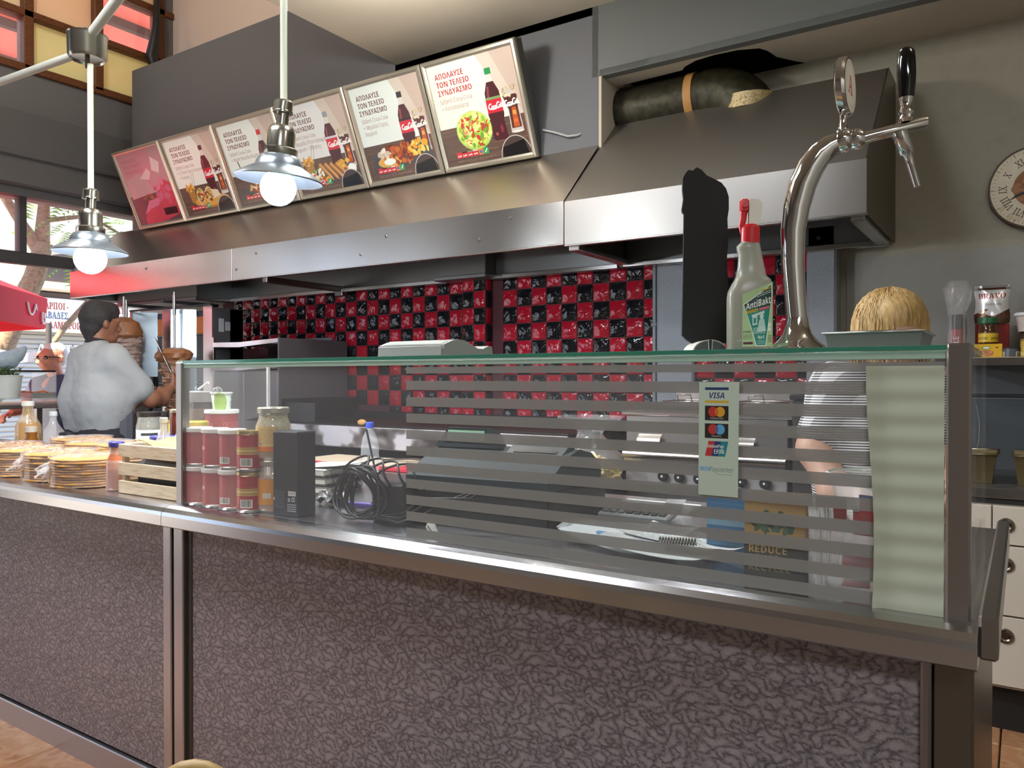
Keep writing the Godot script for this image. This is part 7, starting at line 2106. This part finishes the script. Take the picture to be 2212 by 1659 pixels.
func passer_by() -> void:
	var t := thing("person", "elderly man with white hair and sunglasses outside, bending over the food display", "person", Vector3(-7.02, 0, -3.44), 0.3)
	var skin := M("#d08a70", 0.5, 0.0, {"sss": 0.15})
	var g := G.new()
	var f := Flesh.new()
	f.k = 0.025
	f.bone(Vector3(0, 1.455, 0.0), Vector3(0, 1.44, 0.045), 0.085, 0.080)
	f.bone(Vector3(0, 1.385, 0.07), Vector3(0, 1.355, 0.08), 0.060, 0.046)
	f.bone(Vector3(0, 1.42, 0.122), Vector3(0, 1.392, 0.132), 0.009, 0.014)
	f.bone(Vector3(-0.045, 1.44, 0.112), Vector3(0.045, 1.44, 0.112), 0.016, 0.016)
	f.bone(Vector3(-0.02, 1.362, 0.125), Vector3(0.02, 1.362, 0.125), 0.011, 0.011)
	f.bone(Vector3(0, 1.22, -0.03), Vector3(0, 1.38, 0.02), 0.065, 0.06)
	for s in [-1.0, 1.0]:
		f.bone(Vector3(s * 0.085, 1.425, 0.01), Vector3(s * 0.088, 1.40, 0.012), 0.017, 0.012)
	f.mesh_into(g, 0.0065)
	var arm := Flesh.new()
	arm.k = 0.03
	arm.chain([Vector3(0.19, 1.19, 0), Vector3(0.24, 1.02, 0.12), Vector3(0.20, 1.09, 0.33)], [0.055, 0.048, 0.032])
	arm.chain([Vector3(-0.19, 1.19, 0), Vector3(-0.24, 0.98, 0.06), Vector3(-0.20, 0.96, 0.24)], [0.055, 0.048, 0.032])
	arm.bone(Vector3(0, 0.85, -0.02), Vector3(0, 1.15, 0), 0.12, 0.12)
	arm.bone(Vector3(-0.17, 1.2, -0.01), Vector3(0.17, 1.2, -0.01), 0.055, 0.055)
	arm.mesh_into(g, 0.013)
	var hd := Flesh.new()
	hd.k = 0.012
	hand_bones(hd, Vector3(0.20, 1.09, 0.33), Vector3(-0.2, 0.1, 0.9), Vector3(-0.8, 0.2, -0.1).normalized(), Vector3(0, -0.9, 0.3).normalized(), 1.0)
	hand_bones(hd, Vector3(-0.20, 0.96, 0.24), Vector3(0.2, -0.2, 0.9), Vector3(0.8, 0.2, 0.1).normalized(), Vector3(0, -0.9, 0.2).normalized(), 1.0)
	hd.mesh_into(g, 0.0045)
	for s in [-1.0, 1.0]:
		var lg := Flesh.new()
		lg.chain([Vector3(s * 0.09, 0.8, -0.03), Vector3(s * 0.10, 0.42, -0.02), Vector3(s * 0.10, 0.08, -0.05)], [0.08, 0.05, 0.036])
		lg.mesh_into(g, 0.022)
	part(t, "body", g, skin)
	var hr := Flesh.new()
	hr.bone(Vector3(0, 1.480, -0.02), Vector3(0, 1.485, 0.025), 0.082, 0.070)
	hr.bone(Vector3(0, 1.44, -0.045), Vector3(0, 1.41, -0.05), 0.072, 0.06)
	var hg := G.new()
	hr.mesh_into(hg, 0.008, 0.005, 2, 40.0)
	part(t, "hair", hg, M("#e2dedb", 0.7))
	var gl := G.new()
	for s in [-1.0, 1.0]:
		gl.ball(Vector3(s * 0.036, 1.427, 0.126), Vector3(0.028, 0.018, 0.008), 14)
		gl.tube([Vector3(s * 0.064, 1.432, 0.118), Vector3(s * 0.088, 1.43, 0.06), Vector3(s * 0.09, 1.43, 0.01)], 0.004, 6)
	gl.tube([Vector3(-0.01, 1.432, 0.133), Vector3(0.01, 1.432, 0.133)], 0.004, 6)
	part(t, "sunglasses", gl, M("#161214", 0.15))
	var sh := Flesh.new()
	sh.k = 0.06
	for s in [-1.0, 1.0]:
		sh.chain([Vector3(s * 0.08, 0.82, -0.03), Vector3(s * 0.085, 1.0, -0.01), Vector3(s * 0.07, 1.13, 0.0)], [0.14, 0.14, 0.13])
		sh.chain([Vector3(s * 0.08, 1.205, -0.01), Vector3(s * 0.17, 1.195, 0.0)], [0.078, 0.074])
	var sg := G.new()
	sh.mesh_into(sg, 0.013, 0.006, 3, 9.0)
	part(t, "navy_vest", sg, M("#37405c", 0.8))
	var sv := Flesh.new()
	sv.chain([Vector3(0.19, 1.185, 0.0), Vector3(0.232, 1.05, 0.08)], [0.070, 0.066])
	sv.chain([Vector3(-0.19, 1.185, 0.0), Vector3(-0.235, 1.03, 0.04)], [0.070, 0.066])
	var vg := G.new()
	sv.mesh_into(vg, 0.013)
	part(t, "pale_sleeves", vg, M("#b9c4d8", 0.8))
	var tr := Flesh.new()
	tr.k = 0.05
	for s in [-1.0, 1.0]:
		tr.chain([Vector3(s * 0.08, 0.83, -0.03), Vector3(s * 0.09, 0.72, -0.03), Vector3(s * 0.10, 0.42, -0.02), Vector3(s * 0.10, 0.08, -0.05)], [0.135, 0.135, 0.085, 0.065])
	var tg := G.new()
	tr.mesh_into(tg, 0.02)
	part(t, "trousers", tg, M("#5c4a4c", 0.8))
	for s in [-1.0, 1.0]:
		var so := Flesh.new()
		so.bone(Vector3(s * 0.10, 0.005, -0.06), Vector3(s * 0.105, 0.0, 0.10), 0.044, 0.038)
		var og := G.new()
		so.mesh_into(og, 0.015)
		part(t, "shoe", og, M("#2a2422", 0.6))


func outside() -> void:
	# street, pavement and the house across
	struct("floor_street", G.new().bx(-40, -8.2, -0.32, -0.14, -40, 30, 0.0), M("#8a8682", 0.9), "street outside the grill house")
	struct("floor_pavement", G.new().bx(-8.2, -6.25, -0.3, -0.05, -40, 30, 0.0), M("#b0a89c", 0.9), "pavement outside the grill house")
	var h := thing("building", "old pale house across the street with a shop sign and closed shutters", "building", Vector3(-14.0, -0.14, -6.5))
	var wall := M("#d8cdb8", 0.85)
	part(h, "wall", G.new().bx(-6.0, -0.12, 0, 8.0, -14, 12, 0.0), wall)
	part(h, "cornice", G.new().bx(-0.12, 0.25, 2.88, 3.02, -14, 12, 0.03), M("#cfc4b0", 0.8))
	part(h, "lintel", G.new().bx(-0.12, 0.05, 2.68, 2.86, -14, 12, 0.0), M("#6a5a54", 0.8))
	# arch over the shop front
	for z in [0.2, -2.6, 3.0]:
		var po := PackedVector2Array()
		var pi := PackedVector2Array()
		for i in 15:
			var a := PI * i / 14.0
			po.append(Vector2(cos(a) * 0.95, sin(a) * 0.72))
			pi.append(Vector2(cos(a) * 0.74, sin(a) * 0.52))
		var ag := G.new()
		ag.x = Transform3D(Basis(Vector3(0, 0, -1), Vector3.UP, Vector3(1, 0, 0)), Vector3(-0.12, 3.04, z - 0.9))
		part(h, "arch_surround", ag.prism(po, 0.10), M("#cdbfa2", 0.8))
		var bg := G.new()
		bg.x = Transform3D(Basis(Vector3(0, 0, -1), Vector3.UP, Vector3(1, 0, 0)), Vector3(-0.02, 3.06, z - 0.9))
		part(h, "arch_window", bg.prism(pi, 0.012), M("#4a3c36", 0.5))
	var st := M("#a9a8a2", 0.6)
	for b in 3:
		var z0: float = [1.2, -1.6, -4.6][b]
		for i in 26:
			part(h, "shutter_slat", G.new().bx(-0.13, -0.085, 0.1 + i * 0.082, 0.168 + i * 0.082, z0 - 2.5, z0, 0.015), st)
		part(h, "shutter_post", G.new().bx(-0.13, 0.02, 0, 2.3, z0 - 0.0, z0 + 0.2, 0.01), M("#7a746c", 0.7))
	for q in [["ΑΒΚΑ", 1.72, -0.75], ["ΤΟΝ", 1.72, -1.9]]:
		var gg := G.new()
		letters(gg, q[0], 0.26, Transform3D(Basis(Vector3(0, 0, -1), Vector3.UP, Vector3(1, 0, 0)), Vector3(-0.078, q[1], q[2] + 0.7)), "sb")
		part(h, "shutter_lettering", gg, M("#d0d0ca", 0.7))
	var sg := thing("shop_sign", "long cream shop sign with red and blue Greek capitals across the street", "sign", Vector3(-13.86, 2.06, -6.4))
	part(sg, "board", G.new().bx(-0.05, 0.0, -0.02, 0.56, -4.5, 2.2, 0.005), M("#ece2c4", 0.6))
	var red := M("#a82c30", 0.6)
	var blu := M("#40507c", 0.6)
	var B := Basis(Vector3(0, 0, -1), Vector3.UP, Vector3(1, 0, 0))
	for q in [["ΞΗΡΟΙ", 0.37, 0.06, red, 2], ["ΚΑΡΠΟΙ -", 0.37, -0.16, red, 0], ["ΑΛΑΤΑ", 0.37, -1.34, red, 0], ["ΠΑΣΤΑ -", 0.21, 0.02, blu, 2], ["ΧΑΛΒΑΔΕΣ -", 0.21, -0.14, blu, 0], ["ΛΟΥΣΑ", 0.21, -1.40, blu, 0], ["Μ. Κ. ΛΑΜΠΡΟΠΟΥΛΟΣ", 0.045, -0.02, red, 0], ["Ι. Ε.", 0.045, -1.75, red, 0]]:
		var gg := G.new()
		var s: float = 0.115
		letters(gg, q[0], s, Transform3D(B, Vector3(0.003, q[1], q[2])), "sb", q[4], 0.0, 0.62)
		part(sg, "lettering", gg, q[3])
	# tree in front of it
	var tr := thing("street_tree", "leaning pale-barked tree on the far pavement with thin green leaves", "tree", Vector3(-9.5, -0.14, -4.0))
	var bark := M("#b8aa98", 0.85, 0.0, {"tex": N("bark", 0.02, ["#8c8070", "#c8bca8", "#e0d6c4"], [0.0, 0.5, 1.0]), "tri": Vector3.ONE * 2.0})
	part(tr, "trunk", G.new().tube([Vector3(0, 0, 0.35), Vector3(0, 0.9, 0.12), Vector3(0, 1.6, -0.02), Vector3(0, 2.05, -0.22), Vector3(0, 2.55, -0.44), Vector3(0.05, 2.95, -0.52)], [0.19, 0.16, 0.145, 0.12, 0.11, 0.095], 14), bark)
	part(tr, "branch", G.new().tube([Vector3(0, 2.95, -0.52), Vector3(0.1, 3.4, -0.50), Vector3(0.2, 3.9, -0.62), Vector3(0.2, 4.6, -0.8)], [0.085, 0.06, 0.045, 0.02], 10), bark)
	part(tr, "branch", G.new().tube([Vector3(0, 2.85, -0.50), Vector3(0.0, 3.15, -0.30), Vector3(-0.1, 3.7, 0.0), Vector3(-0.1, 4.4, 0.3)], [0.08, 0.055, 0.04, 0.02], 10), bark)
	part(tr, "branch", G.new().tube([Vector3(0.3, 1.55, -0.32), Vector3(0.35, 2.0, -0.62), Vector3(0.3, 2.4, -0.98), Vector3(0.2, 2.55, -1.35), Vector3(0.1, 2.4, -1.7)], [0.035, 0.032, 0.03, 0.022, 0.01], 9), bark)
	part(tr, "branch", G.new().tube([Vector3(0.1, 3.2, -0.5), Vector3(0.3, 3.3, -0.9), Vector3(0.3, 3.1, -1.4)], [0.03, 0.022, 0.01], 8), bark)
	var lv := G.new()
	var r := RandomNumberGenerator.new()
	r.seed = 31
	for c in [[0.2, 3.0, -1.0, 0.45], [0.1, 2.95, -1.5, 0.35], [0.2, 3.5, -0.9, 0.7], [0.0, 4.0, -0.2, 0.9], [0.2, 4.3, -1.0, 0.9], [0.1, 3.3, -1.7, 0.6], [0.1, 4.0, 0.8, 0.8], [0.2, 4.6, -1.9, 0.9]]:
		for i in 26:
			var o: Vector3 = Vector3(c[0], c[1], c[2]) + Vector3(r.randf_range(-1, 1), r.randf_range(-1, 1), r.randf_range(-1, 1)) * c[3] * 0.8
			var d := Vector3(r.randf_range(-1, 1), r.randf_range(-0.8, 0.2), r.randf_range(-1, 1)).normalized()
			var sd := d.cross(Vector3.UP).normalized()
			for j in 6:
				var p: Vector3 = o + d * 0.05 * j
				for s in [-1.0, 1.0]:
					var q: Vector3 = p + sd * s * 0.075 + d * 0.02 + Vector3(0, -0.012, 0)
					lv.tri(p - d * 0.010, q, p + d * 0.016)
					lv.tri(p - d * 0.010, p + d * 0.016, q)
	part(tr, "leaves", lv, M("#8fb85c", 0.6, 0.0, {"back": "#a8d060"}), "", true)
	# red awning over the pavement, seen through the high window
	var aw := thing("awning", "red awning with dark ribs outside the high wooden window", "awning", Vector3(-6.45, 4.75, -4.8))
	var cloth := M("#cc8a84", 0.8, 0.0, {"back": "#cc8a80"})
	part(aw, "cloth", G.new().sheet(1, 1, func(u: float, v: float): return Vector3(-u * 3.0, -u * 0.35, 1.9 - v * 4.2), 0.006), cloth)
	for i in 5:
		part(aw, "rib", G.new().bx(-0.05 - i * 0.7, 0.02 - i * 0.7, -0.10 - i * 0.082, -0.02 - i * 0.082, -2.3, 1.9, 0.004), M("#4a2a2c", 0.6))
	# red parasol with white script
	var um := thing("parasol", "red street parasol with white script entering at the left edge", "parasol", Vector3(-8.0, -0.05, -2.2))
	var cv := M("#c8142c", 0.7, 0.0, {"back": "#a01020"})
	var top := Vector3(0, 2.62, 0)
	var cg := G.new()
	var vg := G.new()
	for i in 8:
		var a0 := TAU * i / 8 + 0.35
		var a1 := TAU * (i + 1) / 8 + 0.35
		var p0 := Vector3(cos(a0) * 1.5, 2.03, sin(a0) * 1.5)
		var p1 := Vector3(cos(a1) * 1.5, 2.03, sin(a1) * 1.5)
		cg.trio(top, p0, p1, Vector3(0, 1, 0) + p0)
		cg.trio(top + Vector3(0, -0.008, 0), p0 + Vector3(0, -0.008, 0), p1 + Vector3(0, -0.008, 0), Vector3(0, -1, 0) - p0)
		vg.quo(p0, p1, p1 * 0.99 - Vector3(0, 0.25, 0), p0 * 0.99 - Vector3(0, 0.25, 0), Vector3(p0.x + p1.x, 0, p0.z + p1.z))
		vg.quo(p0 * 0.995, p1 * 0.995, p1 * 0.985 - Vector3(0, 0.25, 0), p0 * 0.985 - Vector3(0, 0.25, 0), -Vector3(p0.x + p1.x, 0, p0.z + p1.z))
	part(um, "canopy", cg, cv)
	part(um, "valance", vg, cv)
	var sw := G.new()
	for k in 2:
		var t0: float = [0.07, 0.24][k]
		var wv := []
		for i in 14:
			var a := i * 0.62
			var q := Vector2(0.515, -1.41).lerp(Vector2(1.36, -0.632), t0 + i * 0.012 * (k + 0.4) + 0.02 * cos(a)) * 1.003
			wv.append(Vector3(q.x, 1.90 + 0.05 * sin(a) - 0.06 * (1 - k), q.y))
		sw.tube(wv, 0.009, 6)
	part(um, "white_script", sw, M("#f0e4e4", 0.6))
	part(um, "pole", G.new().cyl(0.025, 0.0, 2.6, 14), M("#b8b4b0", 0.4))
	# street-side food display under the opening
	var d := thing("food_display", "glass food display counter at the street opening on the left", "display case", Vector3(-5.9, 0, -2.0))
	var st2 := steel("#bfbfbd", 0.3)
	part(d, "body", G.new().bx(-0.35, 0.3, 0, 0.62, -1.05, 2.0, 0.004), M("#3c3a3a", 0.6))
	part(d, "base_tray", G.new().bx(-0.36, 0.32, 0.62, 0.66, -1.06, 2.0, 0.004), st2)
	part(d, "middle_shelf", G.new().bx(-0.36, 0.32, 1.045, 1.075, -0.98, 2.0, 0.004), st2)
	part(d, "shelf_glass", G.new().bx(-0.36, 0.32, 1.105, 1.115, -0.92, 2.0, 0.001), M("#bfe0d4", 0.03, 0.0, {"a": 0.2}))
	part(d, "upper_shelf", G.new().bx(-0.3, 0.0, 1.295, 1.308, -0.90, 2.0, 0.001), M("#2c2c30", 0.3))
	part(d, "end_pane", G.new().bx(-0.36, 0.0, 0.68, 1.30, -0.905, -0.899, 0.0), M("#ffffff", 0.03, 0.0, {"a": 0.1}))
	part(d, "leg_post", G.new().bx(-0.02, 0.02, 0.66, 1.05, -0.80, -0.76, 0.003), st2)
	var bk := thing("plastic_bucket", "white plastic bucket with greens inside the food display", "bucket", Vector3(-5.78, 1.116, -2.52))
	part(bk, "bucket", G.new().lathe([Vector2(0, 0), Vector2(0.075, 0), Vector2(0.092, 0.145), Vector2(0.096, 0.147), Vector2(0.096, 0.155), Vector2(0.088, 0.155), Vector2(0.072, 0.005), Vector2(0, 0.005)], 30), M("#d4d6d0", 0.4))
	var gr := G.new()
	for i in 60:
		var a := r.randf() * TAU
		var q := r.randf() * 0.08
		var p := Vector3(cos(a) * q, 0.14 + r.randf() * 0.05, sin(a) * q)
		gr.tri(p, p + Vector3(r.randf_range(-0.03, 0.03), 0.03, r.randf_range(-0.03, 0.03)), p + Vector3(0.02, 0.0, 0.02))
		gr.tri(p, p + Vector3(0.02, 0.0, 0.02), p + Vector3(r.randf_range(-0.03, 0.03), 0.03, r.randf_range(-0.03, 0.03)))
	part(bk, "greens", gr, M("#5c7a48", 0.7), "", true)
	var pb := Flesh.new()
	pb.k = 0.04
	pb.chain([Vector3(0, 0, -0.02), Vector3(0.0, 0.02, -0.16), Vector3(0, 0.06, -0.22), Vector3(0.0, 0.10, -0.26)], [0.05, 0.055, 0.035, 0.02])
	pb.chain([Vector3(0, 0, 0.3), Vector3(0.0, 0.0, 0.0)], [0.06, 0.05])
	var pg := G.new()
	pb.mesh_into(pg, 0.010, 0.008, 4, 18.0)
	single("plastic_bag", "pale blue plastic bag lying on the upper shelf of the food display", "bag", pg, M("#b8c6d0", 0.35, 0.0, {"back": "#8898a0"}), Vector3(-5.95, 1.36, -2.45))
	var sl := thing("salad_tray", "tray of chopped salad in the food display in front of the elderly man", "tray", Vector3(-5.95, 1.117, -2.78))
	part(sl, "tray", tray_shape(0.22, 0.14, 0.03, 0.01), M("#d8d8d6", 0.3, 0.8))
	var pic := G.new()
	for i in 70:
		pic.to(Vector3(r.randf_range(-0.1, 0.1), 0.012 + r.randf() * 0.03, r.randf_range(-0.06, 0.06)), r.randf() * 3.0, r.randf(), 0).box(Vector3.ZERO, Vector3(0.03, 0.008, 0.014), 0.003)
	part(sl, "salad", pic, M("#d88a6c", 0.6), "", true)
	single("street_post", "thin dark post standing on the pavement outside", "post", G.new().cyl(0.03, 0, 2.0, 14), M("#4a4644", 0.6), Vector3(-9.0, -0.14, -4.35))
	single("folded_banner", "folded white cloth banner stretched outside behind the elderly man", "cloth", G.new().sheet(20, 3, func(u: float, v: float): return Vector3(0.02 * sin(u * 30.0), v * 0.14 * (1.0 - u * 0.6) + 0.05 * u + 0.02 * sin(u * 12.0), -u * 1.1), 0.004), M("#e4e2de", 0.8), Vector3(-9.2, 1.42, -3.7))
	var cb := thing("chalkboard", "small dark chalkboard with white writing outside behind the cook", "sign", Vector3(-9.3, 1.30, -5.25), PI / 2 - 0.2)
	part(cb, "board", G.new().bx(-0.25, 0.25, 0, 0.26, -0.01, 0.01, 0.003), M("#3a3036", 0.7))
	part(cb, "chalk_marks", G.new().to(Vector3(0, 0, 0.011)).tube([Vector3(-0.15, 0.20, 0), Vector3(-0.18, 0.12, 0), Vector3(-0.12, 0.08, 0), Vector3(-0.16, 0.04, 0)], 0.008, 6).tube([Vector3(-0.05, 0.1, 0), Vector3(0.05, 0.14, 0), Vector3(0.1, 0.08, 0)], 0.006, 6), M("#e0dcd8", 0.8))
	part(cb, "stake", G.new().bx(-0.02, 0.02, -1.44, 0.0, -0.01, 0.01, 0.0), M("#4a4040", 0.7))
